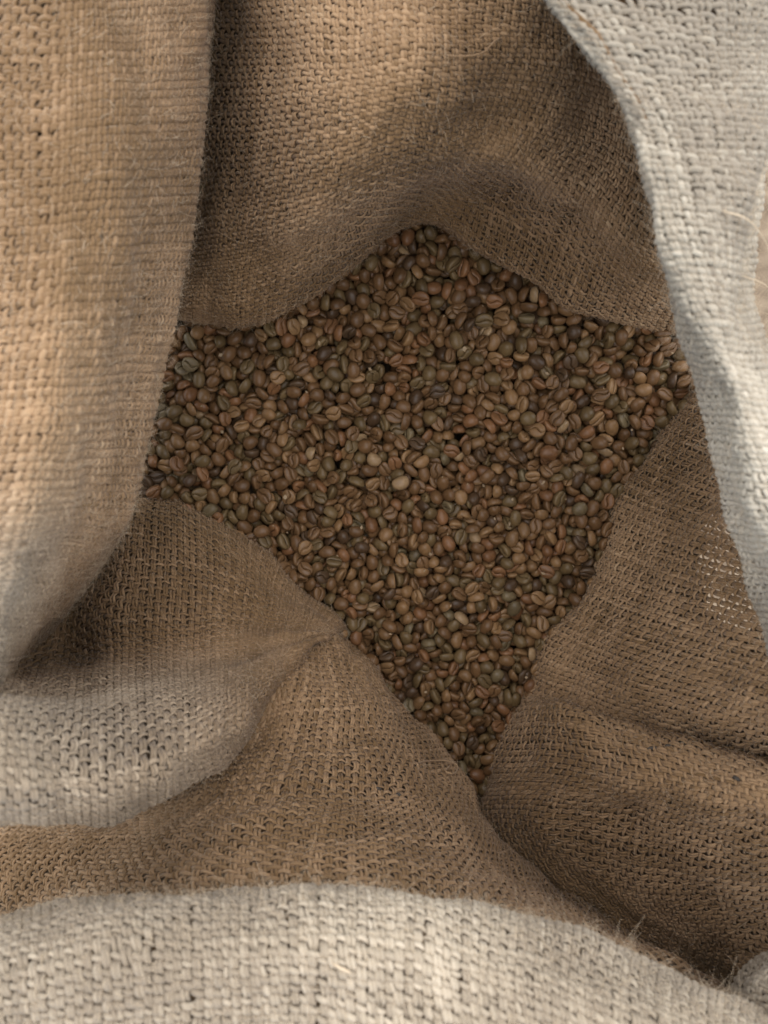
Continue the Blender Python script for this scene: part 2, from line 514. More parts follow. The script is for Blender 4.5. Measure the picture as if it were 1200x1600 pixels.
# lower left: a fold that rolls forward from the beans to a pale lip
Bc = [
    [(-200, 740, .46), (-190, 775, .43), (-190, 820, .39), (-190, 930, .36), (-190, 1010, .335), (-180, 1075, .27), (-180, 1140, .20), (-180, 1215, .185), (-180, 1290, .205), (-180, 1280, .24), (-180, 1245, .28)],
    [(30, 740, .45), (45, 775, .41), (60, 820, .37), (30, 930, .355), (5, 1010, .335), (-20, 1080, .240), (-30, 1145, .184), (-35, 1225, .180), (-35, 1287, .205), (-30, 1275, .24), (-30, 1240, .28)],
    [(140, 740, .46), (146, 765, .42), (150, 790, .385), (122, 895, .368), (104, 1000, .356), (84, 1084, .272), (76, 1150, .200), (75, 1225, .190), (80, 1283, .215), (85, 1272, .25), (90, 1235, .29)],
    [(240, 755, .47), (228, 765, .43), (215, 785, .385), (203, 880, .355), (193, 975, .337), (190, 1060, .290), (193, 1138, .228), (195, 1205, .206), (195, 1265, .226), (200, 1255, .262), (205, 1220, .30)],
    [(325, 780, .48), (312, 785, .43), (298, 800, .385), (300, 880, .358), (296, 970, .336), (296, 1048, .300), (300, 1115, .252), (302, 1165, .232), (302, 1212, .248), (302, 1204, .28), (300, 1180, .318)],
    [(425, 845, .49), (412, 850, .44), (397, 862, .387), (394, 915, .366), (386, 970, .345), (381, 1030, .316), (378, 1078, .284), (376, 1120, .270), (378, 1160, .284), (375, 1150, .314), (370, 1125, .35)],
    [(490, 912, .50), (480, 915, .45), (467, 922, .392), (461, 948, .374), (452, 980, .355), (445, 1010, .340), (438, 1040, .327), (430, 1065, .323), (428, 1088, .335), (426, 1082, .36), (420, 1065, .39)],
    [(548, 962, .51), (540, 966, .46), (528, 972, .400), (522, 977, .388), (516, 983, .378), (510, 989, .371), (504, 995, .366), (498, 1000, .366), (494, 1006, .376), (490, 1004, .40), (484, 998, .43)],
    [(590, 1000, .54), (580, 1000, .50), (565, 1000, .46), (556, 1000, .44), (545, 1003, .425), (535, 1006, .415), (525, 1009, .41), (515, 1012, .41), (508, 1015, .42), (500, 1010, .44), (492, 1003, .47)],
]
cloth('rolled_fold', 'lower left fold of the sack rolled into a pale lip', np.swapaxes(np.array(Bc), 0, 1), 'v', seed=4, segs=3, fuzz=.35, girth=1.02, relief=1.35, fade=LIT_B)

# lower middle: panel running from the beans down to the front rim
Cr = [
    [(330, 960, .45), (400, 985, .42), (470, 985, .374), (518, 978, .386), (545, 1000, .405), (572, 1005, .45), (590, 1010, .50)],
    [(280, 1040, .40), (390, 1075, .342), (470, 1065, .341), (550, 1065, .362), (600, 1082, .385), (628, 1092, .44), (645, 1098, .50)],
    [(210, 1150, .36), (335, 1165, .316), (450, 1150, .317), (560, 1148, .332), (655, 1150, .378), (686, 1156, .44), (706, 1162, .50)],
    [(110, 1240, .37), (265, 1250, .300), (420, 1235, .286), (570, 1232, .298), (705, 1222, .362), (737, 1230, .43), (757, 1240, .49)],
    [(-40, 1310, .37), (170, 1315, .325), (380, 1300, .262), (570, 1292, .272), (735, 1296, .335), (775, 1306, .40), (800, 1318, .46)],
    [(-110, 1395, .365), (115, 1395, .318), (350, 1375, .247), (570, 1360, .249), (770, 1368, .298), (852, 1380, .355), (892, 1390, .43)],
    [(-150, 1490, .34), (95, 1480, .30), (340, 1450, .24), (580, 1430, .236), (800, 1430, .263), (925, 1440, .318), (985, 1450, .40)],
    [(-150, 1590, .28), (95, 1570, .26), (350, 1540, .245), (620, 1510, .238), (870, 1500, .25), (1035, 1510, .288), (1105, 1520, .37)],
    [(-150, 1700, .29), (120, 1660, .275), (400, 1640, .265), (700, 1600, .255), (965, 1570, .26), (1125, 1565, .285), (1205, 1580, .36)],
]
FRONTP = cloth('front_panel', 'inner front panel of the sack sloping down to the beans', Cr, 'v', seed=5, segs=3, fuzz=.22, pw=.0034, pf=.0035, girth=1.04, relief=1.35)

# right wall: upper sheer stretch and a lower bulge below a crease
Dr = [
    [(1060, 560, .50), (1080, 570, .44), (1098, 582, .380), (1135, 590, .345), (1180, 600, .305), (1240, 620, .27), (1340, 650, .23)],
    [(995, 645, .50), (1015, 665, .44), (1034, 688, .384), (1080, 708, .352), (1135, 730, .315), (1205, 760, .275), (1330, 800, .23)],
    [(930, 765, .50), (950, 780, .44), (969, 795, .390), (1020, 815, .365), (1090, 840, .332), (1185, 870, .285), (1330, 920, .235)],
    [(870, 890, .51), (890, 908, .45), (914, 925, .396), (965, 948, .370), (1040, 975, .335), (1155, 1010, .288), (1330, 1060, .235)],
    [(800, 1005, .51), (825, 1018, .45), (850, 1032, .403), (905, 1055, .382), (985, 1085, .348), (1105, 1122, .305), (1330, 1185, .245)],
    [(785, 1058, .52), (808, 1064, .46), (834, 1075, .410), (890, 1096, .382), (978, 1128, .352), (1100, 1163, .316), (1330, 1230, .262)],
    [(760, 1110, .52), (785, 1110, .46), (812, 1108, .403), (868, 1106, .365), (958, 1132, .338), (1090, 1172, .298), (1330, 1245, .245)],
    [(740, 1178, .52), (765, 1178, .46), (791, 1178, .402), (868, 1178, .358), (980, 1200, .318), (1105, 1230, .283), (1330, 1290, .24)],
    [(712, 1268, .53), (735, 1270, .47), (757, 1265, .412), (838, 1265, .368), (960, 1288, .333), (1095, 1310, .300), (1330, 1360, .262)],
    [(738, 1350, .50), (760, 1340, .45), (785, 1328, .403), (860, 1348, .372), (970, 1378, .346), (1095, 1395, .318), (1330, 1430, .285)],
    [(830, 1420, .48), (850, 1412, .43), (880, 1408, .388), (942, 1430, .364), (1032, 1458, .345), (1125, 1472, .328), (1330, 1500, .295)],
    [(920, 1500, .48), (945, 1495, .43), (980, 1490, .39), (1042, 1510, .366), (1105, 1538, .352), (1175, 1548, .335), (1330, 1560, .30)],
    [(1000, 1600, .48), (1030, 1600, .43), (1070, 1590, .40), (1112, 1600, .38), (1165, 1612, .362), (1225, 1612, .345), (1330, 1620, .31)],
]
def sheer(px, py):
    e = ((px - 1150) / 85.0) ** 2 + ((py - 870) / 110.0) ** 2
    e2 = ((px - 1075) / 45.0) ** 2 + ((py - 715) / 70.0) ** 2
    return 1 - 0.05 * np.exp(-e) - 0.25 * np.exp(-e2)
SIDEP = cloth('side_panel', 'right inner wall of the sack, worn thin near the top and creased below', Dr, 'u', seed=6, segs=3, fuzz=.4, pw=.0034, pf=.0033, girth=1.10, relief=1.25,
      thin=sheer, backing=lambda px, py: ~(((px - 1158) / 58) ** 2 + ((py - 872) / 88) ** 2 < 1 + .35 * np.sin(px * .13 + py * .21) + .3 * np.sin(py * .11 - px * .07)))

# front rim: pale, nearest the viewer
xs = [-200, -20, 150, 320, 490, 650, 800, 930, 1050, 1150, 1270, 1400]
sil = [1500, 1445, 1411, 1398, 1393, 1405, 1433, 1478, 1526, 1570, 1630, 1700]
Er = []
for dy, d in ((85, .240), (25, .205), (0, .178), (28, .160), (90, .149), (190, .146), (320, .150), (480, .170)):
    Er.append([(x, y + dy, d + .033 + 0.008 * abs(i - 4) / 6) for i, (x, y) in enumerate(zip(xs, sil))])
RIMP = cloth('front_rim', 'pale folded front rim of the sack along the bottom', Er, 'v', seed=7, segs=4, sides=5, fade=lambda a, b: .80 + 0 * a, under=M_YARN, relief=1.35, lax=1.5, girth=1.08, fuzz=1.4, pw=.0028, pf=.0024)  # the rim's brightness in the light is mixed into its yarn colour

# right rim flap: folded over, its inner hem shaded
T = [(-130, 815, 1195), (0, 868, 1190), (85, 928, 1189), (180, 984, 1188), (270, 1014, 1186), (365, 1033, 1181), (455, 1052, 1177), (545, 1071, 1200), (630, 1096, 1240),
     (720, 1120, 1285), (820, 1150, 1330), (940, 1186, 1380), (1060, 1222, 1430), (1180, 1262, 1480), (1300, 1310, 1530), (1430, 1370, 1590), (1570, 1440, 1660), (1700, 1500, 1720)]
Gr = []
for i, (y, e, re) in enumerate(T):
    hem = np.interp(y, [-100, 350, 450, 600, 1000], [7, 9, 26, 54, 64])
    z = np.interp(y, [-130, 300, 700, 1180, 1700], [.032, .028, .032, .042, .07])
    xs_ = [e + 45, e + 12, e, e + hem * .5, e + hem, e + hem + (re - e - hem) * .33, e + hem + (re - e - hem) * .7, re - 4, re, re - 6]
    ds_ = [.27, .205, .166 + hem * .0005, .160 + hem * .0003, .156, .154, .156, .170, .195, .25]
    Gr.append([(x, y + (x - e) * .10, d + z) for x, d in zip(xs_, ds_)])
FLAPP = cloth('rim_flap', 'pale sunlit rim flap of the sack folded over on the right', Gr, 'v', seed=8, segs=3, sides=4, fuzz=.4, fade=lambda a, b: 1.0 + 0 * a, under=M_YARN, relief=1.35, lax=1.5, girth=1.08, pw=.0028, pf=.0024)  # light on the flap painted in as fully pale yarn

# corner of the rim at the lower right
Hr = [[(x, y, d) for x, d in zip((1178 + o, 1160 + o, 1152 + o, 1175 + o, 1240 + o, 1340 + o), (.33, .28, .25, .225, .21, .21))]
      for y, o in ((1485, 60), (1515, 26), (1545, 6), (1585, 4), (1640, 14), (1720, 20))]
cloth('rim_corner', 'corner of the sack rim at the lower right', Hr, 'v', seed=9, segs=3, fuzz=.15, fade=lambda a, b: 0.8 + 0 * a)  # painted pale like the lit front rim

DEEP = COVER.copy()
for di in range(-3, 4):
    for dj in range(-3, 4):
        DEEP = np.maximum(DEEP, np.roll(np.roll(COVER, di, 0), dj, 1))
BUILT = [weave(n_, l_, g_, w_, **k_) for n_, l_, g_, w_, k_ in PENDING]
HANG, BACKP, FRONTP, SIDEP, RIMP, FLAPP = (BUILT[i_] for i_ in (HANG, BACKP, FRONTP, SIDEP, RIMP, FLAPP))

# ---- flecks of dark yarn and pulled threads
def spot(sheet, px, py):
    part, sh, flip = sheet
    P, N, Tu, Tv = sh.grid(np.linspace(0, sh.LU, 140), np.linspace(0, sh.LV, 140))
    x, y = to_px(P)
    c = (x - px) ** 2 + (y - py) ** 2 + np.where(P[..., 2] < P[..., 2].max() - .5, 1e6, 0) - P[..., 2] * 200
    k = np.unravel_index(np.argmin(c), c.shape)
    return P[k], N[k] * flip, Tu[k], Tv[k]


def thread(name, sheet, pts, rad, mat):
    '''pts: (px, py, height above the cloth in mm) -> one bent tube on the cloth.'''
    part = sheet[0]
    C = []
    for px, py, h in pts:
        p, n, _, _ = spot(sheet, px, py)
        d = CAM_Z - p[2]
        C.append(W3([px, py, d]) + n * h / 1000)
    C = np.array(C)
    t = np.linspace(0, len(C) - 1, (len(C) - 1) * 5 + 1)
    C = hermite(np.arange(len(C), dtype=float), C, t)[None]
    T_ = np.gradient(C, axis=1); T_ /= np.linalg.norm(T_, axis=2, keepdims=True) + 1e-12
    N_ = np.broadcast_to(np.array([.05, .1, 1.0]), C.shape)
    r = np.random.default_rng(len(pts) + int(pts[0][0]))
    one = np.ones(C.shape[:2])
    taper = np.minimum(1, np.minimum(np.arange(C.shape[1]), np.arange(C.shape[1])[::-1]) / 3 + .35)[None]
    o, k = strands_mesh(name, C, N_, T_, one * rad * taper, one * rad * .8 * taper, mat, part, one * .45, 6, one > 0, 500.0, r)
    del o['kind']
    return o


for sheet, x, y, dx, dy in ((SIDEP, 1020, 1170, 9, -1), (SIDEP, 1045, 1167, 6, 1), (SIDEP, 1150, 1216, 6, 3), (FRONTP, 590, 1234, 7, 2), (FRONTP, 622, 1243, 5, 3)):
    o = thread('dark_fleck', sheet, [(x - dx, y - dy, -.1), (x, y, .62), (x + dx, y + dy, -.1)], .0007, M_DARKYARN)
thread('pulled_loop', FRONTP, [(640, 1196, .6), (668, 1192, 1.6), (694, 1196, 3.2), (706, 1206, 4.0), (700, 1216, 3.6), (690, 1210, 2.6), (698, 1200, 2.4)], .0004, M_YARN)
thread('pulled_thread', HANG, [(300, -14, 1), (316, -2, 3), (328, 10, 4), (330, 22, 4)], .0003, M_YARN)
thread('pulled_thread', BACKP, [(690, 86, .6), (716, 90, 2), (744, 84, 3), (766, 66, 2.5), (782, 60, .8)], .00028, M_YARN)
thread('pulled_thread', FRONTP, [(462, 1000, .8), (476, 996, 2.0), (490, 992, 1.2)], .0002, M_FIBRE)
thread('pulled_thread', RIMP, [(520, 1504, .9), (534, 1511, 1.7), (548, 1518, 1.0)], .0004, M_FIBRE)
thread('pulled_thread', FLAPP, [(1120, 330, .8), (1146, 352, 4), (1160, 385, 6), (1176, 405, 5), (1184, 392, 3)], .00025, M_FIBRE)
thread('pulled_thread', FLAPP, [(1150, 430, .8), (1170, 446, 4), (1184, 470, 6), (1180, 500, 5)], .00022, M_FIBRE)

# sheet added under the heap to stop light leaking up between the beans
me = bpy.data.meshes.new('under_heap_sheet')
n_ = 24
gv = [(-.165 + .345 * i / n_, -.20 + .40 * j / n_, CAM_Z - .391 - .028 + (-.20 + .40 * j / n_) * math.tan(math.radians(9.5)) + .001 * math.sin(i * 1.7 + j)) for j in range(n_ + 1) for i in range(n_ + 1)]
me.from_pydata(gv, [], [(j * (n_ + 1) + i, j * (n_ + 1) + i + 1, (j + 1) * (n_ + 1) + i + 1, (j + 1) * (n_ + 1) + i) for j in range(n_) for i in range(n_)])
me.materials.append(M_BACK)
link('under_heap_sheet', me, SACK)

N_SEEN = 2608
BEANS = [
    28,1164,223,-15,99,-1,17,2, 731,355,194,99,-7,-4,1,7, 222,948,206,73,2,16,99,2, 1014,663,206,21,99,16,0,7, -604,798,182,2,20,-99,-4,2, 370,1054,185,-24,99,1,7,7, 426,745,163,99,-21,-4,-17,7, -1195,457,198,15,24,-99,-22,7,
    -840,750,178,92,-21,2,-99,2, -1208,822,194,27,-21,-99,-11,5, 428,939,163,99,3,-18,64,2, -833,106,185,11,99,-39,13,7, 367,1335,185,86,5,13,99,0, -72,185,208,99,-9,0,19,2, 655,835,190,23,8,6,99,2, 424,1151,203,11,6,99,22,0,
    204,1337,222,32,34,-99,-54,7, 899,733,134,11,-6,-4,99,7, 461,1062,197,2,99,-10,34,2, -309,1059,190,99,19,24,72,5, -425,770,189,99,2,17,-26,2, -107,547,194,-1,14,99,-13,7, -116,1473,157,32,-18,-22,99,0, 1293,754,167,75,38,-35,-99,0,
    1245,685,179,99,-15,-9,1,0, -40,1478,177,99,3,20,77,4, -94,1094,185,3,99,-14,-2,4, 540,1259,181,99,-1,41,-63,2, 256,1327,188,52,99,82,43,7, -967,962,134,99,-42,-5,52,7, -733,756,181,16,15,-99,2,0, 772,537,215,13,99,52,15,5,
    613,535,187,11,-5,-3,-99,5, 905,873,186,62,6,11,99,0, -246,1003,160,99,15,-15,-18,0, -275,1157,161,99,24,6,-77,5, 1007,808,199,3,9,-99,25,0, 1103,964,180,99,-5,-36,91,4, -776,359,168,33,-2,15,99,2, -638,1017,195,2,99,-66,-39,4,
    493,908,179,99,14,-42,65,5, -704,1018,183,43,-93,-99,23,2, 1028,398,172,1,-38,3,99,2, -122,1169,177,2,-99,-39,-39,0, -1295,290,197,36,99,-63,-23,5, 84,775,175,99,-28,-10,75,5, -1300,573,185,24,-21,-1,-99,4, -448,434,191,37,99,-64,9,2,
    -1000,882,171,39,-36,27,-99,2, 123,681,209,-6,13,-99,-8,1, 1206,189,181,28,-54,99,-4,7, 460,539,181,13,48,99,-47,7, 234,1176,180,99,4,-10,47,0, 858,994,177,99,1,-40,41,5, 949,557,178,99,-47,17,90,5, 845,836,181,-22,99,-64,-13,5,
    -903,812,176,22,99,50,-6,0, -1055,1045,188,7,12,-33,99,0, 261,101,171,99,-5,2,-71,5, 530,648,142,71,-16,29,99,2, -437,561,189,-11,21,-99,-10,5, 332,851,187,99,25,-20,15,1, -306,688,181,17,-6,-11,-99,0, 552,-130,191,72,17,-20,-99,2,
    -243,248,143,7,-22,-8,-99,7, 1096,484,163,99,32,14,-78,2, -38,1138,180,-27,99,-21,32,7, -71,405,168,10,53,99,-21,0, 756,-328,170,12,23,99,5,2, -325,793,210,99,23,0,94,1, 978,311,149,99,-22,-23,-18,0, 207,358,174,1,16,99,16,0,
    -1171,742,159,96,11,-19,-99,4, 579,607,178,-54,61,-99,27,2, 668,473,181,22,10,99,-14,5, -484,881,175,36,-16,3,-99,4, -1135,25,166,31,6,-7,-99,2, -564,950,186,33,-18,-31,-99,0, -1216,664,170,31,-48,-7,-99,2, -953,159,178,99,-19,5,11,0,
    826,596,187,22,-99,-47,2,0, 1086,75,181,-27,76,-99,35,0, 98,355,166,12,8,-24,99,2, -216,1107,191,23,62,99,14,1, -1186,115,173,26,-1,-99,-13,5, 16,402,194,23,99,-22,17,4, 880,517,164,20,66,99,36,0, 84,1501,158,99,18,21,-36,4,
    -952,-75,150,99,6,19,-36,2, -705,827,188,34,70,-99,-24,1, -699,93,178,-12,81,-99,-2,5, -334,1184,125,70,19,-19,99,0, -222,530,149,99,55,-12,71,2, 784,1178,191,13,28,11,-99,7, 923,37,180,27,11,16,-99,5, 1358,669,187,-8,23,99,-26,4,
    316,1283,177,20,99,-60,-10,0, 260,1449,199,2,8,38,99,5, -232,1347,188,99,-27,-8,69,1, -1351,505,183,99,-24,-9,3,1, 1279,508,183,1,99,-41,22,5, 1072,270,168,99,32,9,81,5, -267,383,174,99,-9,-24,7,5, 1433,882,158,99,49,-4,32,0,
    1359,901,169,-7,99,28,8,4, -1043,621,164,55,99,-68,-21,0, -757,932,146,99,-23,2,10,1, 45,1363,180,99,84,4,-69,5, -1431,130,187,32,19,-99,-29,4, -76,1283,186,99,-47,-29,79,0, -989,272,206,2,-47,99,3,4, -908,401,159,29,-10,26,-99,0,
    -315,873,192,9,99,-69,28,5, 1089,789,165,99,34,-36,-50,5, -186,942,168,59,-2,26,99,1, 12,646,153,61,13,-47,-99,0, 394,-1588,159,8,4,20,99,2, 328,1404,171,36,9,-40,99,1, 263,-120,182,-5,99,69,-20,0, -1296,411,171,58,10,40,99,4,
    310,521,164,9,22,-39,-99,5, -1086,306,149,99,-30,35,-35,0, 960,452,149,24,21,-32,-99,4, 423,-973,198,11,99,-36,-10,2, 712,-475,203,15,99,-28,-11,0, 1430,808,164,32,-32,53,99,5, 1139,132,189,-19,68,-99,-8,0, 254,-739,148,99,19,41,72,7,
    615,-86,181,99,-3,67,83,7, -333,456,194,-7,99,62,-24,1, 1219,611,178,99,37,1,47,5, 750,727,174,-2,99,40,-16,1, 797,664,174,99,44,14,39,0, -853,-96,174,8,-8,-21,-99,0, 1000,35,165,64,37,-32,-99,2, 125,250,175,-7,93,-99,-10,4,
    -330,-424,156,82,7,-18,-99,0, -234,-63,139,97,-50,4,-99,2, 683,-59,171,21,99,87,6,4, -58,598,173,99,-13,3,-13,1, -958,15,174,99,24,1,84,4, -221,174,179,22,20,-99,-23,0, 194,-152,186,99,-2,-14,-59,4, -1427,207,128,19,1,-99,2,2,
    -101,927,174,19,-22,-99,54,2, -949,496,186,12,28,-99,50,5, -1053,385,180,-19,-63,99,58,2, -1338,759,189,-39,99,9,-3,4, 1256,923,201,31,99,-48,64,0, 100,1221,161,99,-30,-4,4,0, -1240,527,171,99,44,7,-30,5, -1167,992,180,28,-54,29,-99,1,
    807,94,181,21,60,-99,-23,0, -920,885,159,99,-50,-28,-47,7, -1001,695,156,99,-73,30,-88,0, -608,-308,193,31,99,-39,6,0, -127,14,172,6,34,-99,24,5, -1369,358,177,27,-31,-33,99,2, -340,384,197,7,99,63,-28,1, -678,952,164,42,-18,36,-99,1,
    -688,222,157,21,99,-66,-15,0, 1087,624,170,55,27,-43,-99,5, 86,538,173,99,-13,-36,-34,0, -127,1032,182,35,8,99,-46,7, 605,783,169,37,-41,15,-99,5, 575,926,201,57,-75,-33,99,2, -1447,378,184,47,-10,-20,99,4, 267,887,183,5,-32,99,29,1,
    -532,458,127,66,99,-73,-22,2, -885,614,151,32,-99,12,10,4, -543,593,150,24,99,25,11,0, -65,-257,165,20,61,99,-17,1, -188,1255,167,99,-36,-58,95,4, -1199,948,176,86,99,-47,-71,7, 546,-854,172,4,-5,-33,99,2, -880,952,142,47,-18,17,-99,1,
    401,221,182,47,-10,46,-99,0, 618,-740,166,99,18,-42,-28,2, 358,942,204,44,99,68,-21,4, 86,-62,171,6,23,24,-99,7, 757,601,163,29,36,-99,23,2, 448,1248,169,33,86,-99,44,0, 497,1297,154,35,-17,2,-99,4, 263,-444,188,35,99,-20,-27,2,
    -608,-188,204,21,35,-99,-8,5, -668,301,185,26,-75,99,-21,1, -718,-300,192,45,0,-99,17,0, 481,339,169,48,3,53,99,5, 512,1020,163,46,15,-24,-99,5, -730,-160,162,39,-60,-99,54,2, 118,1153,157,9,26,27,-99,4, -226,757,180,19,-99,51,41,5,
    -740,166,157,22,21,16,-99,0, 1267,297,153,9,28,19,99,2, 910,195,145,84,-32,57,-99,7, -915,1033,128,99,-14,8,16,0, -1122,100,138,99,33,-8,-84,2, -506,536,178,25,-1,-99,69,7, 59,230,141,84,11,-7,99,4, -526,663,164,99,22,23,-19,1,
    -901,-14,144,37,20,8,-99,0, 1008,1067,146,99,90,-30,-52,0, 928,-490,174,99,5,-28,-31,4, 519,1185,169,99,-44,33,-62,4, -531,-461,159,43,99,-98,-32,5, 781,273,151,10,25,-99,-4,7, 305,623,149,99,-49,-15,-60,4, 1034,950,179,21,99,42,96,7,
    1011,527,165,9,37,-99,-33,2, 576,-537,197,99,29,-10,74,7, -692,6,159,-1,-47,-99,-8,4, -1098,907,172,5,51,-99,-73,5, 742,-626,208,21,80,99,-16,4, 929,-149,196,32,99,-45,-14,4, 1082,-79,204,-12,99,45,-25,4, 48,961,188,47,99,-76,12,1,
    538,77,138,4,7,-2,-99,1, 1244,854,159,98,99,89,12,2, 248,705,156,99,-10,-22,94,0, -153,-117,142,46,7,-42,-99,5, -445,-262,210,54,99,-2,-9,0, 252,1050,188,95,-99,-66,47,2, -1142,653,185,99,-21,-44,-55,2, -103,290,176,-20,99,-71,-28,0,
    -1384,653,179,13,-24,-16,99,4, 413,-734,167,34,-51,-17,99,7, 881,-382,178,99,-9,-36,-32,1, 181,1501,189,2,16,99,33,7, 161,-11,145,84,-8,11,99,4, -475,276,143,99,-59,-3,-96,0, 1015,172,132,16,15,-20,99,5, 612,1133,201,93,99,-26,17,2,
    -155,251,136,9,-47,-99,-15,0, -540,1142,180,99,25,69,-31,5, -650,678,173,99,45,-13,6,1, -382,512,159,99,-3,12,1,3, -268,628,183,44,-99,-48,-9,4, -522,96,179,25,99,-34,12,4, 861,395,164,63,-37,26,-99,5, -133,-655,184,99,-85,-11,-47,2,
    309,1158,166,24,10,72,-99,4, -408,-520,161,99,-30,-6,-1,5, 941,-224,199,22,99,29,-28,5, 28,-897,164,32,24,-49,-99,7, -1317,842,155,45,99,66,9,0, 20,724,167,-33,99,27,4,1, -454,1031,126,5,99,64,-19,2, -487,-222,163,4,-5,22,99,2,
    -237,87,190,31,99,-61,41,1, -513,-361,179,28,-12,-99,9,1, -1019,781,161,64,-32,-29,99,1, 94,614,157,-37,99,64,25,5, 565,-14,180,91,41,24,99,4, -179,1179,154,-17,99,-18,-32,0, 366,341,207,24,99,-26,-42,5, 367,1218,173,99,-47,5,9,1,
    944,-34,150,70,-23,-24,99,0, -1160,302,181,17,9,32,-99,4, 284,-1421,166,24,99,-71,10,5, 1020,750,173,39,99,30,7,0, 333,-416,198,-22,99,39,-11,0, 434,856,158,26,8,99,18,4, 2,317,178,55,-99,-33,22,2, 500,777,179,39,99,70,-2,1,
    186,-1305,158,99,-3,-43,-70,0, 1364,519,173,99,41,11,-27,1, 40,299,174,16,-27,41,-99,4, -1162,233,174,49,99,-66,-32,4, -450,812,165,99,-3,-5,43,7, 623,-361,188,39,99,-33,45,0, -247,867,196,13,99,-32,39,1, 133,1403,188,97,99,66,99,4,
    -350,990,170,21,-63,99,57,0, 1417,587,177,43,-45,-99,59,2, 67,903,174,26,24,99,-18,5, 1510,739,243,-46,99,52,-11,7, 1214,396,184,4,70,-25,-99,0, -327,-722,147,82,-42,5,-99,0, 127,98,143,99,-15,59,74,5, 138,1045,173,79,99,77,40,5,
    -1036,530,176,-34,71,99,-18,3, 1473,596,189,26,-5,-17,99,5, 930,626,146,99,42,6,37,1, 629,930,182,99,-15,-69,67,5, 512,-1265,177,23,4,-99,38,0, 281,-840,155,73,17,-45,-99,0, -763,1008,189,-10,70,99,-48,4, 246,1234,178,70,-38,-56,-99,2,
    16,514,170,99,-29,-12,-67,3, -2,1010,152,18,-11,2,-99,7, 861,1061,159,99,-41,-36,18,0, 469,-131,180,-14,-5,99,-60,0, 428,-238,158,6,-24,12,-99,1, 430,-892,188,99,-12,-11,-2,1, 369,-316,168,66,99,79,0,1, -354,125,155,19,-47,99,31,5,
    488,-940,193,99,13,0,48,1, 363,-1382,178,3,99,81,-4,1, 778,-503,190,-12,40,-99,6,0, 695,957,176,-19,-2,99,-45,2, 454,-1476,175,23,4,33,-99,7, 56,-275,168,-20,65,99,4,0, 811,950,191,49,99,-74,-57,5, -385,1248,139,12,-2,-53,99,1,
    743,424,169,44,-34,-9,99,1, 1447,736,205,-19,28,-99,42,3, 162,188,179,78,49,20,-99,0, -95,843,166,-34,99,39,0,1, -412,1133,165,99,-61,5,27,5, 690,-1016,157,63,1,5,-99,0, -229,-282,147,99,-21,-38,98,0, -485,-103,177,17,8,99,-33,0,
    1014,-45,169,99,42,13,-62,0, 981,-327,182,-33,99,-1,7,4, -904,546,134,99,-25,7,71,0, 192,869,200,14,-99,-63,36,3, -665,616,140,24,-38,-13,99,5, -163,624,142,85,-30,59,-99,4, -124,754,142,2,10,-31,-99,4, -56,-545,154,99,-1,-36,50,5,
    -321,-99,171,5,5,-27,99,1, -220,307,163,99,-26,3,-35,1, 349,779,167,47,-9,-99,-22,0, -1218,389,167,99,45,0,23,1, 24,-473,174,30,73,99,24,1, -1101,777,156,-10,41,-99,-30,5, 349,-833,163,7,28,-99,-17,4, 1162,527,171,28,99,-63,-17,4,
    1080,707,182,46,80,-99,-24,0, -913,-144,149,9,14,-99,-4,2, 178,1209,159,99,-93,-66,76,2, -800,556,152,18,30,36,-99,0, -472,726,148,56,-9,-25,-99,0, 649,221,186,-24,99,-1,6,3, 592,687,157,67,52,-12,-99,1, -267,1291,149,99,1,47,-92,3,
    1127,598,190,24,99,-24,50,5, 1588,-31,193,26,99,-9,-12,1, -139,1365,153,-6,-68,-99,91,2, 474,-1039,192,-9,99,53,15,0, 423,-647,185,99,-51,-32,46,4, 569,394,109,99,-12,-16,18,5, 312,-955,174,20,-12,-10,99,1, 327,-667,157,-13,99,9,18,0,
    350,399,154,99,-30,-14,18,0, 600,1073,193,60,99,-7,7,0, -1236,195,178,99,12,33,31,3, 408,-1047,201,16,99,-30,3,4, -1106,840,143,25,64,-99,-13,1, 700,-685,178,99,55,-22,-14,7, -41,961,205,57,99,44,56,5, 361,563,156,95,-11,-51,-99,1,
    1222,756,166,99,81,13,-73,0, -362,709,171,-40,42,99,2,5, 229,-384,125,19,-3,7,99,2, -552,273,185,-10,99,15,-40,1, 426,639,145,47,0,99,56,2, 524,-697,201,11,10,99,-11,4, 549,-475,163,9,21,26,99,4, 614,93,177,-69,99,75,26,7,
    593,1190,177,59,57,-99,-73,5, 628,396,156,99,74,55,14,7, 474,-1546,172,99,17,-3,33,2, 323,467,160,61,99,-42,55,7, 271,-1195,202,-12,99,25,31,2, 143,-187,162,80,-6,-5,-99,3, -708,-53,174,62,99,-88,3,0, -660,-172,150,78,-19,-7,99,2,
    25,-48,188,92,81,-57,-99,2, 276,-605,164,45,17,95,99,7, 1402,738,172,69,70,-99,-58,5, -214,20,155,-15,-46,3,99,7, -51,749,170,46,-50,-99,-48,0, -995,197,180,60,-99,-47,25,0, -464,6,185,99,-75,9,-33,5, -50,1269,174,-27,68,-99,33,2,
    82,-1049,176,18,99,-77,-40,2, 100,-649,197,48,99,-75,-43,5, 114,-445,183,6,51,-99,-32,0, -30,56,174,57,34,9,-99,4, -170,86,184,33,83,99,55,4, 557,-412,166,36,4,-71,-99,0, 43,-586,142,28,13,64,99,5, 1207,510,192,59,44,99,86,0,
    909,796,171,66,99,21,-28,0, 595,-248,172,99,-33,20,2,1, 674,729,177,35,-8,-99,49,4, 647,1187,196,55,99,-68,-85,4, 100,1322,155,51,99,8,-29,2, -868,182,190,-70,68,99,-28,1, -316,1333,170,30,99,38,60,4, -432,-596,158,99,-32,20,18,2,
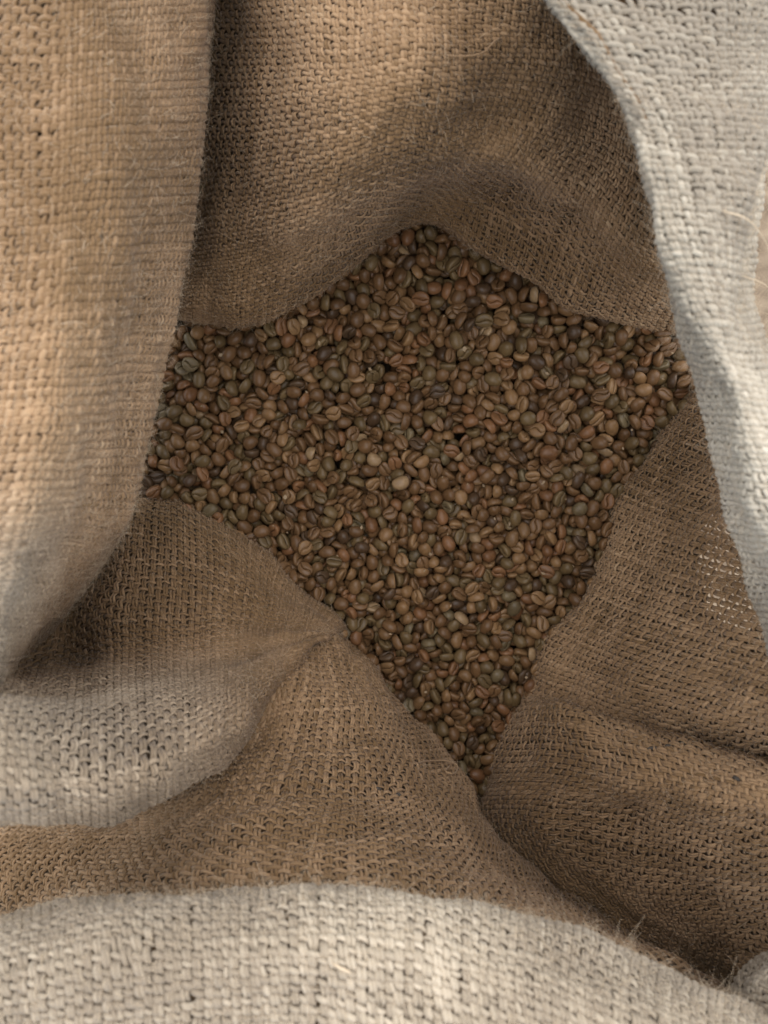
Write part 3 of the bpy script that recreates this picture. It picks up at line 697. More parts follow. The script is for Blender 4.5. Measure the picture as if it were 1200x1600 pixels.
    -391,-239,163,99,47,-20,-74,5, 874,-314,144,99,33,-39,66,7, 845,237,153,20,-34,-31,99,0, 892,340,154,21,42,99,-4,5, -1286,956,167,96,99,-78,-50,1, -1360,283,177,-12,99,-6,-11,0, -27,1348,168,99,-65,-44,43,1, 373,722,129,22,66,99,24,7,
    -236,-858,157,99,-41,-17,-34,4, -207,450,164,13,-99,-34,-55,5, -59,110,137,8,-99,-29,-49,7, -511,784,166,13,99,37,-58,0, -505,1057,170,61,99,99,-77,5, 65,-184,169,99,59,-5,-80,5, 830,-183,174,23,99,-99,-43,5, 153,769,165,99,44,-32,57,5,
    805,769,168,53,48,99,2,3, 309,305,177,18,29,99,9,3, 244,1118,172,11,99,9,-13,0, -495,930,172,7,-67,99,85,4, -464,1144,190,99,78,-97,-90,5, -814,461,157,19,45,-99,6,6, -856,522,159,28,99,53,-15,1, -1412,719,159,17,79,-99,-30,4,
    -54,518,191,92,99,59,97,2, 1172,265,179,-32,99,-80,24,3, 383,-525,181,99,-23,40,-39,0, 252,-1334,163,99,-50,0,-79,1, 653,-963,156,9,-99,-58,9,0, 739,107,144,99,-66,-20,-58,5, 703,541,148,1,99,47,-15,0, -699,393,170,44,99,26,34,7,
    679,1162,198,99,22,66,41,2, -163,507,142,40,-99,74,-48,2, -1365,129,175,99,27,20,43,3, -580,413,163,42,-99,34,-42,5, -577,71,182,-29,99,95,-90,5, -991,-113,194,0,3,-99,52,4, -1097,735,161,32,-12,44,-99,3, 494,200,160,99,16,43,24,0,
    720,782,157,-28,33,99,-17,2, -145,-906,170,-24,20,-99,-6,0, -393,-136,153,72,56,-4,-99,5, 776,1066,166,67,99,32,-33,2, 372,-911,177,98,72,-50,-99,2, -563,-112,171,8,-46,99,-48,1, 1090,148,125,96,-33,-45,99,7, 1175,445,148,99,-12,-71,53,1,
    297,375,177,87,83,-92,-99,5, 810,1114,182,97,99,-16,-13,0, 954,851,168,42,99,45,51,5, -450,208,191,47,3,99,-11,0, -384,651,175,13,43,-63,99,0, -931,710,152,79,99,17,77,7, -19,-1147,158,41,99,-73,16,5, 419,435,150,12,-2,8,99,3,
    247,-918,170,23,-99,-60,36,1, -25,843,157,13,-21,74,99,2, -823,977,157,-20,99,-29,26,3, 145,-1087,180,86,99,-69,-41,2, -824,-28,148,16,-99,23,-22,5, -830,676,147,94,99,-27,-49,0, -384,819,187,-62,99,-76,65,7, -1369,575,166,-3,48,-99,-2,5,
    1149,1003,163,26,67,-99,-32,5, -316,179,178,12,21,99,79,7, -290,505,143,99,34,-50,-49,5, -136,693,175,5,67,6,99,5, 170,-95,154,29,-50,99,16,5, 1076,-161,189,35,27,-99,-13,1, -152,-828,176,55,99,7,19,0, 418,-103,156,30,1,-99,-43,7,
    488,-330,177,-6,25,99,22,1, 212,1397,169,99,43,-11,-68,5, -772,836,205,64,-99,-9,78,0, -834,-153,166,-21,40,99,-45,5, 577,874,174,55,99,-11,3,5, -378,579,150,68,-99,26,-5,7, 815,-370,140,56,-12,17,-99,0, 587,327,152,99,-7,93,93,2,
    -180,1434,135,99,-35,78,-92,0, -164,1100,132,90,39,43,99,4, 1308,852,192,-34,99,53,-51,1, 914,1110,189,59,-6,12,99,1, -288,-189,162,99,29,8,-3,4, -1269,644,156,99,-47,25,-89,5, -1161,604,160,19,-24,-70,99,5, 199,116,172,99,4,-61,7,0,
    998,255,159,99,41,6,7,3, -797,602,121,99,-10,33,-25,1, 89,1063,187,99,50,97,99,1, 239,-646,149,99,31,13,47,1, -401,989,150,59,83,-65,-99,4, 654,277,165,24,2,-99,-4,3, -1097,-20,192,-35,13,-99,16,1, -34,-720,178,99,49,1,-89,5,
    -1475,179,163,-50,99,-83,5,2, 439,-1688,143,99,-10,-17,-62,5, 1471,676,116,10,-16,99,17,0, 685,78,164,82,99,-92,-55,2, -865,273,141,17,99,-49,-28,1, -192,-583,144,0,-43,24,-99,0, -179,-170,155,-5,-46,-54,99,2, 531,-279,182,16,-28,-6,99,3,
    360,-185,168,35,1,-49,99,1, -1083,168,157,-33,22,99,63,0, 995,891,116,99,-37,30,4,2, 726,-905,180,12,48,-99,-7,4, 756,-50,167,17,6,-33,-99,3, 717,843,172,99,-56,83,-8,2, -157,-705,164,20,-28,54,99,5, -382,910,160,62,14,-99,-61,7,
    -170,-308,150,36,80,99,-13,7, 633,-3,153,-6,12,99,39,4, 404,492,186,66,27,99,90,4, 725,249,178,47,99,-57,12,3, -648,-258,149,54,41,-99,6,7, -1428,569,169,99,82,35,32,1, -161,176,129,47,90,-99,-16,1, -287,-341,156,76,59,99,20,5,
    -345,-639,144,99,14,-44,-62,2, 181,821,180,71,99,-10,11,4, 888,-189,146,99,32,-3,65,5, -551,-175,180,26,99,5,18,0, -997,569,159,14,99,-4,16,4, 178,-412,171,52,35,-22,99,5, 299,1031,195,58,21,-99,-49,1, -1049,945,173,26,-79,2,-99,4,
    1065,1012,141,25,-23,9,-99,5, 92,14,169,99,31,52,-40,7, -1302,468,158,-2,20,99,40,2, 1321,635,133,99,-1,28,82,1, -1052,58,117,99,49,-9,-44,5, -312,49,178,38,20,-99,-30,1, -323,939,201,55,49,99,-38,0, 510,-199,175,58,23,99,35,4,
    -83,-749,180,99,56,-59,-39,2, 359,1100,127,99,12,5,68,0, 1585,-419,162,45,-11,-16,-99,5, -221,-363,158,52,8,-4,-99,3, 9,-136,190,12,-99,-41,50,0, -282,-496,151,36,-38,-48,-99,1, -1039,-76,179,0,72,99,43,1, 447,-508,187,32,-99,29,-84,0,
    60,1052,184,25,99,12,-52,7, 485,-393,171,55,-21,-69,-99,1, 432,-362,144,19,99,-50,-30,7, 2,1083,135,20,-28,7,-99,4, -64,-82,178,56,-68,99,-38,1, 707,181,153,99,-47,20,-50,4, 85,1422,166,82,-99,36,-40,0, -295,321,145,99,-7,32,61,1,
    286,810,139,4,7,-30,-99,1, -582,-411,133,34,54,-41,-99,2, 557,1117,143,99,-4,42,78,7, 696,-234,151,59,43,99,-20,2, 303,154,137,67,24,-28,-99,5, 359,-476,181,99,-99,-29,-4,7, 128,505,166,-7,52,99,-14,4, 269,757,176,99,-24,13,-26,6,
    -374,275,159,99,-20,32,41,3, -603,642,163,38,-60,85,-99,2, 41,1224,172,88,-46,-59,99,2, 314,223,171,11,53,-25,99,2, -195,1031,125,18,9,-38,99,7, -1113,524,152,-59,99,-35,2,2, 974,141,154,11,-76,-85,99,0, -463,123,151,44,99,45,59,0,
    542,551,162,99,-4,-22,7,6, 345,-752,139,99,-31,56,55,4, -903,348,155,81,99,7,-9,5, 299,-1546,166,74,55,99,50,2, 250,542,118,46,99,-17,8,1, 650,-619,178,35,85,99,79,1, 712,998,186,25,99,68,55,6, 138,952,136,78,0,-34,99,3,
    758,-128,194,32,64,99,90,0, 388,-1242,196,-16,65,-99,-38,5, -1256,707,156,99,-91,-34,-5,1, -1139,512,170,39,55,39,-99,2, -844,390,125,99,24,13,92,4, 63,-837,178,-33,99,-27,48,1, 727,-161,158,-67,99,89,-35,0, 756,1128,132,91,-40,-99,94,2,
    799,153,131,99,25,33,79,0, 792,408,161,48,42,99,25,1, 180,-690,188,99,-83,34,-29,5, 184,-263,171,99,-73,51,74,4, -647,146,134,-26,99,-16,-50,1, -452,1231,174,97,75,62,99,2, -814,322,158,15,-24,-99,31,4, 194,996,154,22,-99,96,43,5,
    259,-237,171,-61,99,-64,1,5, -622,-28,134,99,-2,-61,-73,0, -724,413,175,99,-73,-13,99,1, -85,993,164,89,-12,99,-74,4, 6,152,152,64,29,6,-99,3, -768,697,139,38,-99,-57,-13,4, -470,-498,138,99,-39,-61,-5,0, -408,-360,168,79,-99,-86,16,2,
    1,1553,150,22,-25,-99,47,3, 161,-621,154,41,-37,27,-99,5, 1246,1012,162,28,-99,14,32,2, -479,-41,171,-1,35,-21,99,4, -1378,867,185,30,59,99,44,1, -302,-530,158,-1,4,99,-48,4, 142,1462,194,99,-90,-52,-56,1, 788,861,145,14,61,-99,-78,4,
    678,-304,137,99,-9,-67,-42,5, 568,-1082,172,99,90,-95,-67,7, 435,1346,166,24,49,99,-54,1, -605,1110,188,99,-85,51,-36,3, 919,939,158,99,52,30,18,0, 764,-575,144,99,23,-14,11,2, -625,496,181,99,-66,30,48,1, -635,706,163,-42,99,12,6,5,
    1319,983,171,0,11,-78,-99,0, -863,49,150,99,-5,33,-38,4, -325,-827,177,99,-45,52,-23,4, -800,1069,191,0,-18,-10,99,0, -672,-356,174,99,28,-63,-40,0, -271,1215,130,74,2,-48,99,0, -1149,361,147,99,82,-12,-85,1, -257,-712,143,33,-38,99,14,1,
    1287,447,126,5,-27,-7,99,1, 49,-1211,164,5,-52,-64,-99,5, 40,-994,171,91,-99,-77,54,7, 546,146,165,52,16,-99,74,0, 219,263,103,34,-31,69,99,5, 187,48,170,21,-99,18,-51,3, 309,993,162,13,51,99,13,1, 301,1204,147,99,28,4,-80,4,
    345,-1493,180,11,73,99,42,1, 660,-190,159,99,80,-94,-31,4, 746,500,166,18,-36,-99,48,5, 756,-207,165,99,-33,-24,-65,6, 356,17,166,-34,64,99,8,2, 332,92,174,99,-21,48,51,3, 1148,376,143,9,-18,-52,-99,4, 8,1302,170,66,30,79,99,3,
    879,-267,154,61,-99,-5,-30,5, 839,321,169,74,52,-99,42,5, -1244,987,162,49,-99,-72,41,1, -1058,140,153,99,59,54,17,5, -1100,590,119,8,-46,-19,99,5, -1347,717,163,49,99,-11,30,4, -628,389,174,-76,99,-92,21,1, -680,892,124,99,4,-43,-16,4,
    -563,-22,176,53,-61,-79,99,1, -940,91,167,0,55,-20,-99,2, -302,-645,152,33,99,57,0,0, -205,-407,171,99,74,30,16,0, -1254,804,165,30,19,-99,12,5, -1201,1056,165,26,1,-86,99,5, -765,229,146,0,46,-52,99,4, -1345,81,128,9,-29,1,99,7,
    -330,605,140,16,48,99,48,2, -155,-758,182,36,67,99,-90,4, -32,-452,138,13,-43,-5,-99,1, -24,-609,144,77,-72,-1,99,1, -133,436,166,99,28,-48,35,1, -142,-269,155,99,-74,-74,-99,2, -397,1050,111,9,99,34,53,0, -790,-98,153,-9,99,54,39,4,
    -278,933,178,-47,33,-99,39,0, 1154,932,126,-7,-41,23,-99,0, -130,1249,149,99,-16,64,39,0, -89,474,152,-5,13,-99,1,5, 462,254,134,36,-61,-55,-99,5, 16,603,160,71,99,52,27,0, -312,760,178,26,99,-7,6,2, 998,-139,152,99,-62,66,-57,2,
    -12,255,136,99,82,-31,-42,2, 1060,-236,166,-43,77,99,0,1, 213,-1167,160,99,-16,-28,66,1, 1587,-252,167,99,-31,27,61,4, -66,-937,147,71,8,98,99,7, 698,1103,163,50,-45,48,99,4, 603,170,156,16,20,-66,99,1, 1168,775,178,99,-26,-90,34,6,
    949,1033,176,38,4,-99,64,1, 456,134,165,5,66,2,99,5, 420,-170,139,13,-32,-10,99,4, 97,836,130,32,-27,5,99,0, -713,596,139,27,-57,-57,99,1, 397,603,155,18,30,64,99,3, 491,837,192,44,99,-18,9,6, 173,-1024,148,99,73,-69,-72,0,
    -468,-407,145,53,-43,32,-99,3, 383,1,172,99,14,54,-17,5, 88,987,180,97,-61,99,-38,3, 45,-1130,164,99,-54,-47,45,4, 227,634,133,31,-10,70,99,4, 1141,208,147,99,43,38,9,0, -370,-33,177,37,58,99,-8,6, -640,901,135,55,99,98,58,1,
    -550,844,154,68,52,0,99,6, -552,-323,133,99,47,4,61,7, 555,-645,180,44,11,-99,-65,0, 803,-450,120,99,-61,8,-94,5, 1356,566,136,99,-74,-24,-78,2, -16,-1002,152,-14,-99,-18,44,2, -101,-198,168,37,99,-74,-89,2, -83,651,142,56,-35,63,99,0,
    -867,-212,155,-50,99,89,-34,0, -792,34,177,90,-99,-60,38,5, -85,-377,148,32,-99,37,-68,5, -1184,43,154,16,99,-73,-73,1, -1173,873,147,71,-99,-15,-93,2, 664,142,143,-17,53,-99,-16,5, 350,-133,132,77,-22,52,99,0, 44,-315,171,33,18,-68,99,5,
    -846,213,159,12,-99,-6,-11,0, 214,-1390,160,99,-25,54,-31,5, 947,-417,174,64,62,33,99,0, 479,-728,204,69,-35,-75,99,4, 483,-657,179,34,99,26,-43,0, 1217,902,146,99,77,-98,26,4, 223,603,128,64,99,51,-42,5, 24,15,143,30,-38,-99,44,0,
    713,9,170,32,24,-51,99,4, 706,-421,141,99,0,40,-81,5, 201,-838,161,99,74,9,-8,4, 708,626,168,90,-36,-99,0,7, -1015,455,150,27,86,87,99,0, 168,644,189,-11,47,-99,14,6, 785,1020,145,81,99,13,-12,7, -511,234,134,99,7,-46,-60,2,
    1006,991,147,65,-65,-99,26,3, -1355,988,181,99,-20,54,-10,1, -343,-231,137,99,7,-25,-2,1, 591,-1226,152,-20,99,92,-34,7, 544,319,153,-6,40,99,-53,4, -1211,587,160,74,-39,-82,99,3, -1245,104,183,46,99,-20,-66,6, -754,-3,180,99,48,-51,35,0,
    -350,-574,182,65,-99,74,-20,3, -1400,811,159,1,99,-57,46,1, -12,-789,150,99,48,-10,-16,0, -113,-382,160,28,-89,-35,99,7, -814,915,144,16,-64,-73,99,4, -313,-22,151,86,-99,38,-34,0, 1488,855,157,-31,21,-99,37,5, -962,353,164,99,24,-95,-33,0,
    502,720,147,45,99,-58,7,3, -55,790,136,0,-26,-99,-49,5, -227,-556,115,56,99,0,-13,0, -1239,860,152,8,-11,99,50,0, 1135,740,150,8,99,77,-27,5, -216,636,126,99,-30,9,15,2, -197,785,146,46,-40,99,1,0, 1145,669,179,57,99,-83,-38,3,
    1170,817,166,39,-99,-71,-60,3, 471,575,145,42,-99,11,-25,1, 115,-975,137,99,-5,23,7,1, 665,-884,131,99,-18,-58,85,0, 144,559,150,50,-99,-62,-65,5, 733,-760,182,32,99,73,33,6, 207,-1092,173,99,-39,-71,52,1, 31,830,165,93,23,99,8,7,
    602,442,158,63,45,-99,35,1, 792,24,151,30,-43,42,-99,1, 278,-6,174,48,-76,-99,-68,5, 234,-58,158,-2,3,99,44,6, 1055,-9,169,23,99,18,48,3, 371,138,118,31,59,-99,12,7, 485,-1399,168,42,4,-99,-41,0, 684,1242,207,-9,99,81,46,0,
    66,440,147,44,-46,87,-99,5, 380,995,149,35,-28,99,-28,0, 537,-1159,158,99,59,-21,-33,0, 811,-280,143,99,-68,-36,-94,6, 829,-103,135,76,99,86,98,4, -72,-1096,152,99,5,60,-71,5, 1165,67,182,59,73,-57,-99,1, 1326,954,169,99,93,35,-23,1,
    136,429,129,99,7,-66,-18,4, 533,234,171,91,-7,99,73,1, 158,880,142,99,-65,-13,92,1, 400,-413,178,3,99,-33,-32,3, 451,31,161,91,47,73,-99,1, -568,752,133,99,-56,27,-3,0, -603,559,144,5,-64,-31,99,0, 811,-607,182,99,63,9,6,1,
    692,365,146,28,-99,-40,26,0, -522,991,133,74,-46,-5,99,4, -620,97,144,9,45,-99,-83,4, -401,420,145,49,89,74,99,4, -986,1042,157,99,79,98,43,0, -1317,1028,136,99,86,-43,-67,0, -1330,897,139,99,-64,-25,6,1, -1503,261,152,-41,99,-31,22,5,
    -442,1098,138,43,67,-87,99,1, -73,-861,175,20,0,99,-88,6, -1257,24,200,1,77,99,-1,5, 944,76,139,59,-99,46,22,5, 900,136,118,73,99,-17,-29,4, 462,-827,172,99,-53,58,-2,0, 553,490,168,99,1,64,-24,1, 330,-84,175,4,-15,99,92,1,
    384,-1199,138,99,34,-1,-19,1, 121,-270,159,99,-91,3,78,6, 114,-1304,152,55,77,81,99,0, 278,256,141,30,36,50,99,4, 156,-736,168,99,-3,62,32,5, 46,-113,205,17,64,-24,99,1, 93,-765,176,-76,99,24,12,0, -1425,472,182,52,6,99,-6,3,
    -136,-446,201,39,-40,97,-99,1, 928,240,83,99,-5,-2,-23,0, 963,379,126,99,49,-82,65,0, 1428,931,128,99,67,-34,-48,0, 37,1487,159,96,26,-99,11,0, 601,-1090,175,98,-44,65,-99,1, 662,-496,145,7,7,-24,99,4, 15,-236,109,99,-54,-13,71,0,
    456,63,148,61,-99,8,22,0, 438,-1241,161,-52,56,-99,25,0, 1327,824,161,41,99,-11,47,4, 325,-1040,164,-23,99,82,-30,4, -561,341,191,25,-95,9,99,5, 253,-513,147,99,58,11,5,1, 186,509,138,99,68,57,51,3, 372,-1112,186,3,-30,58,-99,2,
    1060,905,149,73,99,1,21,6, 214,1104,129,4,30,-99,8,0, -181,-46,127,99,-73,74,-42,0, -998,95,151,59,99,-74,-72,6, -56,-20,141,80,81,-31,-99,4, 1590,-172,151,90,7,22,-99,0, -1506,117,145,99,-76,-20,20,0, -726,486,177,95,45,99,6,1,
    -1112,245,141,53,24,99,-69,0, -358,-350,148,71,-40,99,-77,5, 759,56,143,54,99,-96,-28,5, 1022,-397,169,-31,84,99,56,0, -1028,1012,132,28,99,5,-24,5, -526,361,151,26,99,94,60,6, 188,-531,173,30,-75,59,99,1, 248,-1479,152,60,64,0,-99,0,
    388,814,139,47,47,78,99,1, 1584,-492,174,23,-14,29,-99,5, 522,24,135,8,-26,-67,99,4, 845,-564,189,-47,72,-99,14,6, 977,699,140,34,99,11,-60,5, 14,-408,113,55,99,-73,-30,3, 601,976,169,24,53,-99,-52,4, 195,-800,150,-40,99,-38,21,5,
    -98,58,151,45,-89,-41,-99,0, -1424,306,168,99,16,-66,-32,2, -2,-1067,154,35,-6,33,-99,3, 194,229,160,40,-20,-99,77,0, -672,-101,138,11,99,78,44,5, 1130,298,126,21,6,-2,99,5, -1006,-17,146,77,-36,-99,93,5, 1502,786,186,26,99,-5,-31,1,
    230,-1002,159,23,62,-99,-68,7, -133,-606,146,-43,34,-99,12,5, 146,-1188,146,96,-78,-23,-99,4, 315,-300,121,19,-9,57,-99,4, 189,434,122,99,-79,68,82,0, 261,-273,154,29,34,65,-99,3, -658,509,142,16,-99,-81,33,4, -747,-282,146,54,42,-99,-16,2,
    -613,313,139,18,-12,-12,99,5, 434,-1372,157,-40,99,86,33,2, 535,-47,137,21,99,-44,37,2, 1268,391,161,15,26,85,99,1, -1139,440,145,91,-99,-28,70,1, 207,780,154,-24,78,-99,23,1, -550,1106,142,19,99,16,1,0, 842,914,181,17,73,-17,99,4,
    -129,-522,136,99,-9,50,-2,5, 1,-309,140,27,-35,-99,-11,2, 1360,381,181,-38,99,17,12,0, 146,-365,156,18,-63,-64,-99,4, 305,-397,158,12,-99,27,24,0, 537,-1340,160,99,4,-19,-14,3, 1191,684,141,10,28,99,-10,3, 149,-477,142,93,99,20,31,0,
    -3,1438,132,83,99,-81,-79,5, -1339,185,169,2,-98,-49,-99,3, -87,225,158,0,54,-46,-99,4, -470,615,130,99,-17,-4,-18,3, -253,582,146,97,99,-61,98,1, -265,1080,138,99,1,-13,-19,0, -918,212,139,99,-33,41,-92,0, -403,1188,103,99,-31,31,-37,4,
    -528,143,148,42,27,99,53,2, -947,262,151,99,-58,-29,-9,0, -814,836,172,88,47,-99,-55,4, -603,1043,176,58,22,99,39,6, -528,24,142,23,-46,-26,99,1, -426,10,145,4,99,39,36,7, -888,481,136,45,99,-12,0,7, 631,-827,141,-54,99,-23,-5,4,
    409,132,142,58,-99,58,-99,5, 755,931,149,26,44,53,99,4, 484,-431,170,12,17,-99,14,3, 93,-140,150,99,-5,68,-70,2, 387,241,137,19,-15,0,99,1, -410,215,152,24,-49,99,-15,1, 477,-66,175,17,49,-31,99,3, 608,-912,167,57,-92,99,0,6,
    331,676,102,47,-55,-99,9,1, 41,1397,172,30,-99,-88,-85,1, -452,665,176,99,59,-83,20,4, 1010,598,133,14,34,-99,35,4, 442,-36,149,99,36,-39,-20,3, 535,-973,150,99,-39,-3,-67,5, -994,628,123,31,2,81,-99,3, -958,842,128,99,4,-21,-10,0,
    61,52,143,99,53,-46,-5,0, 1066,558,138,79,-29,99,43,2, -625,242,122,-19,30,99,-27,2, -596,-251,158,69,99,-6,85,0, 1072,358,136,99,98,-33,-15,2, -562,151,158,99,-19,-70,67,3, -118,1444,112,2,99,43,27,2, 93,-1167,164,-8,42,-99,-74,1,
    1285,577,151,99,14,80,-2,6, -104,1536,179,27,0,-21,99,3, 880,-41,77,46,53,-99,-39,0, -625,30,143,18,-1,99,73,0, -945,427,151,24,-91,99,33,1, 1336,749,134,99,34,6,13,0, 341,-534,150,10,-38,-5,-99,5, 249,466,148,58,-54,-99,-90,0,
    69,-405,64,9,-49,16,99,5, 503,498,156,99,89,83,-42,4, -422,-201,127,-6,-21,-99,-64,2, 167,311,139,13,74,28,99,0, -1079,480,158,99,70,-78,78,4, 934,-111,154,20,-23,-99,-89,1, 656,636,107,99,-42,20,-22,1, -181,699,148,99,70,61,-65,1,
    -99,-963,150,-22,99,-1,-34,4, -1361,451,159,17,-12,-13,99,6, -1338,383,143,99,-24,42,-49,5, -368,338,153,-31,70,-99,-9,5, 476,1097,165,-42,99,39,28,4, 297,-1297,134,10,28,99,-2,4, -316,-293,164,99,-98,-58,-31,4, -1467,435,135,66,-4,-7,-99,4,
    -819,-269,166,34,-65,37,99,0, -249,712,146,3,87,-99,29,4, 644,596,135,99,69,11,-58,5, 860,-522,147,39,-47,99,66,4, 694,1051,147,99,-5,53,18,4, 224,29,139,23,99,38,18,0, -80,-303,138,51,99,-21,-2,0, -807,-219,117,99,27,21,-53,3,
    251,-1027,163,99,17,55,-57,1, 612,220,145,44,99,-65,-41,1, 545,-809,143,67,99,-23,32,5, 686,-823,166,99,-86,72,-97,3, -428,329,148,9,99,13,73,3, 491,429,158,83,-44,-99,-66,1, -665,824,155,3,99,32,27,4, 147,1358,157,37,99,96,-9,0,
    -54,-138,156,99,73,35,-5,1, -136,376,128,99,-73,11,61,3, 1035,98,138,45,92,-7,99,0, 1062,410,163,35,12,99,6,0, -33,442,154,27,99,67,65,0, -1006,322,150,71,99,-56,-9,2, 124,-1237,148,12,-56,-99,-24,1, -807,254,125,99,-90,80,54,0,
    1187,847,103,99,40,-38,8,2, -377,1121,135,99,84,94,-46,4, 201,-582,161,85,-20,99,64,0, 604,1289,146,22,-99,-39,35,4, 785,203,177,-16,30,-99,-90,3, 615,-662,194,20,99,-51,-83,1, 224,1302,149,36,-15,-99,9,5, 422,-853,156,74,-99,19,29,4,
    138,-828,125,99,84,35,-9,2, 476,-1630,166,6,40,99,0,2, 412,1269,152,36,64,-88,-99,6, 808,494,166,68,-35,99,-87,3, 122,-379,119,99,70,-98,22,5, 688,-542,145,-8,-28,76,-99,1, 624,700,138,41,35,99,47,0, -311,-67,128,31,-10,-99,38,7,
    909,663,113,25,-76,84,-99,0, -764,495,119,35,20,-45,99,3, 62,95,134,65,20,99,-15,6, 345,-1076,159,99,53,59,-2,2, -339,247,146,57,99,12,24,6, 25,160,132,4,-99,19,-11,2, -57,702,132,39,16,99,1,6, 370,-245,126,99,45,-74,-41,5,
    -199,874,119,28,12,99,14,0, 1587,-628,164,49,6,-1,99,0, -78,1207,118,56,-37,-2,-99,7, 408,-593,162,49,21,-99,-50,1, 180,-945,162,99,81,48,-90,7, -174,321,118,76,45,-31,99,3, 24,-740,138,31,76,-41,-99,7, -1211,328,129,99,23,83,17,7,
    -681,773,136,59,62,54,-99,4, 578,-177,180,-6,99,-22,23,4, 610,-308,167,99,28,76,-47,0, 468,-589,149,5,43,-88,99,1, 273,211,135,-2,99,10,-54,1, -547,700,134,-6,-32,32,-99,1, -488,1189,152,70,-45,-99,4,5, 1056,499,133,35,79,-99,-3,4,
    -1153,167,113,99,-5,-38,72,4, -1280,353,173,52,43,99,-88,6, 62,-932,153,-19,99,15,14,5, 491,-1229,136,25,25,99,7,5, -463,386,131,99,39,-61,66,5, 899,-618,169,3,4,52,99,0, 1583,-96,143,35,99,-33,42,4, 813,720,140,24,99,66,8,2,
    1256,951,97,29,16,-99,7,0, 678,-748,145,99,-7,27,24,0, 230,-1258,136,99,81,-11,-81,3, 592,-942,178,69,-32,-99,77,3, -48,1433,100,29,99,-47,19,0, -665,1113,210,99,98,82,-83,0, -59,1362,129,-27,99,29,-10,2, 1056,-312,148,65,-99,71,-35,0,
    -709,-215,108,26,0,56,-99,0, -1131,1074,188,84,48,-4,-99,0, 377,1186,135,18,-14,-33,99,0, 199,-308,139,73,99,76,37,4, 256,958,150,89,33,67,99,2, -747,539,105,22,23,-99,-41,5, 524,932,144,70,41,30,99,2, -257,-441,134,-2,99,2,26,5,
    544,-586,138,-5,99,3,-11,4, 592,-451,145,45,-99,15,-45,5, 460,-1158,139,99,35,63,4,7, 317,-1235,162,50,-20,66,-99,3, 883,71,97,20,-7,52,99,1, 714,908,123,56,88,99,8,2, -216,-912,164,5,99,-71,29,5, 657,-422,163,99,-13,-68,13,3,
    -230,1237,128,25,59,99,3,0, 311,722,130,24,28,-71,-99,5, -35,325,146,-15,99,52,-21,3, -124,1300,112,-52,99,53,-16,2, 152,-296,155,86,99,-25,44,1, -548,-284,113,30,-99,-28,-3,0, -466,-159,132,31,51,-98,-99,5, -464,47,129,42,-5,-99,-51,2,
    1270,242,152,18,-27,-99,72,5, 409,-1433,143,31,18,-3,-99,3, 1232,800,138,99,92,-15,13,0, -284,-792,132,97,-32,-99,89,0, 254,-1087,160,-3,36,99,-89,6, 52,-1245,147,53,99,-10,-27,2, 1039,832,156,-32,10,-99,-88,3, 814,-688,192,26,99,-7,-58,4,
    -91,-681,124,99,-29,22,-17,7, 50,-666,146,29,27,-37,99,1, 66,1126,157,24,76,-4,-99,4, 1168,331,114,61,-99,48,-20,4, -224,-209,122,99,64,-37,-32,3, -697,314,145,32,-35,-99,12,0, -565,924,170,30,52,-99,24,1, -413,-70,157,54,-99,-23,80,3,
    193,-907,124,26,44,54,-99,3, 383,52,130,-5,-99,-86,-62,0, -1116,393,128,19,55,59,-99,2, -933,775,122,99,-48,4,50,1, -758,880,141,4,47,99,-51,4, 298,591,123,99,87,-90,52,4, 317,-1165,154,99,7,-82,66,2, 73,670,147,-35,55,-99,-44,0,
    939,-329,111,25,-8,-21,-99,1, 537,-759,172,-29,99,44,-20,4, 1125,884,77,99,51,-14,56,1, -228,1426,166,99,-11,-40,-40,2, -1106,1021,141,34,2,-11,-99,1, 387,-1510,149,-6,69,-99,14,7, -199,1337,152,59,99,-91,-60,1, 102,-616,141,-6,43,99,-34,0,
    -587,857,147,4,58,-99,-5,3, 689,-1071,173,99,35,22,-64,1, 435,377,124,85,99,-10,-45,3, -424,136,115,26,-14,99,8,5, 642,-1070,121,99,-44,17,-94,1, -808,140,127,42,-37,64,99,6, -1540,231,169,61,84,99,-53,5, -1036,662,139,17,-39,-99,-54,3,
    600,35,129,60,-99,-6,10,1, 614,-1061,106,68,71,-99,-28,7, -52,-384,108,81,99,89,16,0, 356,-616,140,-25,99,-76,-62,1, -79,-463,158,18,5,-99,-14,4, 256,1417,154,99,-21,54,-48,1, -1046,245,163,99,89,61,30,4, 911,982,142,1,82,37,99,6,
    1549,35,173,26,99,69,-43,0, -751,1071,151,99,32,-13,-18,5, 415,-1314,113,65,43,6,-99,0, -342,-487,118,25,-39,35,-99,0, -900,70,142,3,-68,-99,2,1, 507,-263,137,1,38,-99,-38,5, -118,-147,132,51,99,-99,-8,5, -580,494,114,37,-99,-3,44,0,
    -125,891,116,60,-41,-42,-99,5, -83,-1023,140,99,-29,83,-62,3, 479,-1114,165,99,-47,95,75,6, -21,-865,120,-10,-44,99,-65,0, -862,850,121,99,39,60,68,4, 295,-184,131,86,-10,-99,28,7, 156,-1369,155,96,19,99,73,3, -62,-835,141,-12,71,99,39,3,
    10,80,143,83,-43,-99,-40,1, 423,297,105,46,14,-99,-14,1, -791,-165,102,15,-63,-66,99,1, 55,-519,129,14,-3,8,99,3, 257,335,124,27,55,-89,99,7, -1043,811,119,21,-52,99,85,5, -1267,313,146,40,91,99,-5,3, -1122,708,128,34,99,3,-17,0,
    1522,647,144,-2,99,46,21,4, 992,-274,131,21,-50,99,-39,1, -987,772,121,99,-52,-82,31,4, -1291,247,144,24,6,-99,-9,3, 466,1176,143,99,-9,-32,17,5, 923,-44,106,40,11,-99,-12,0, -240,-642,118,-24,68,99,46,5, -201,-802,137,99,-41,99,-35,7,
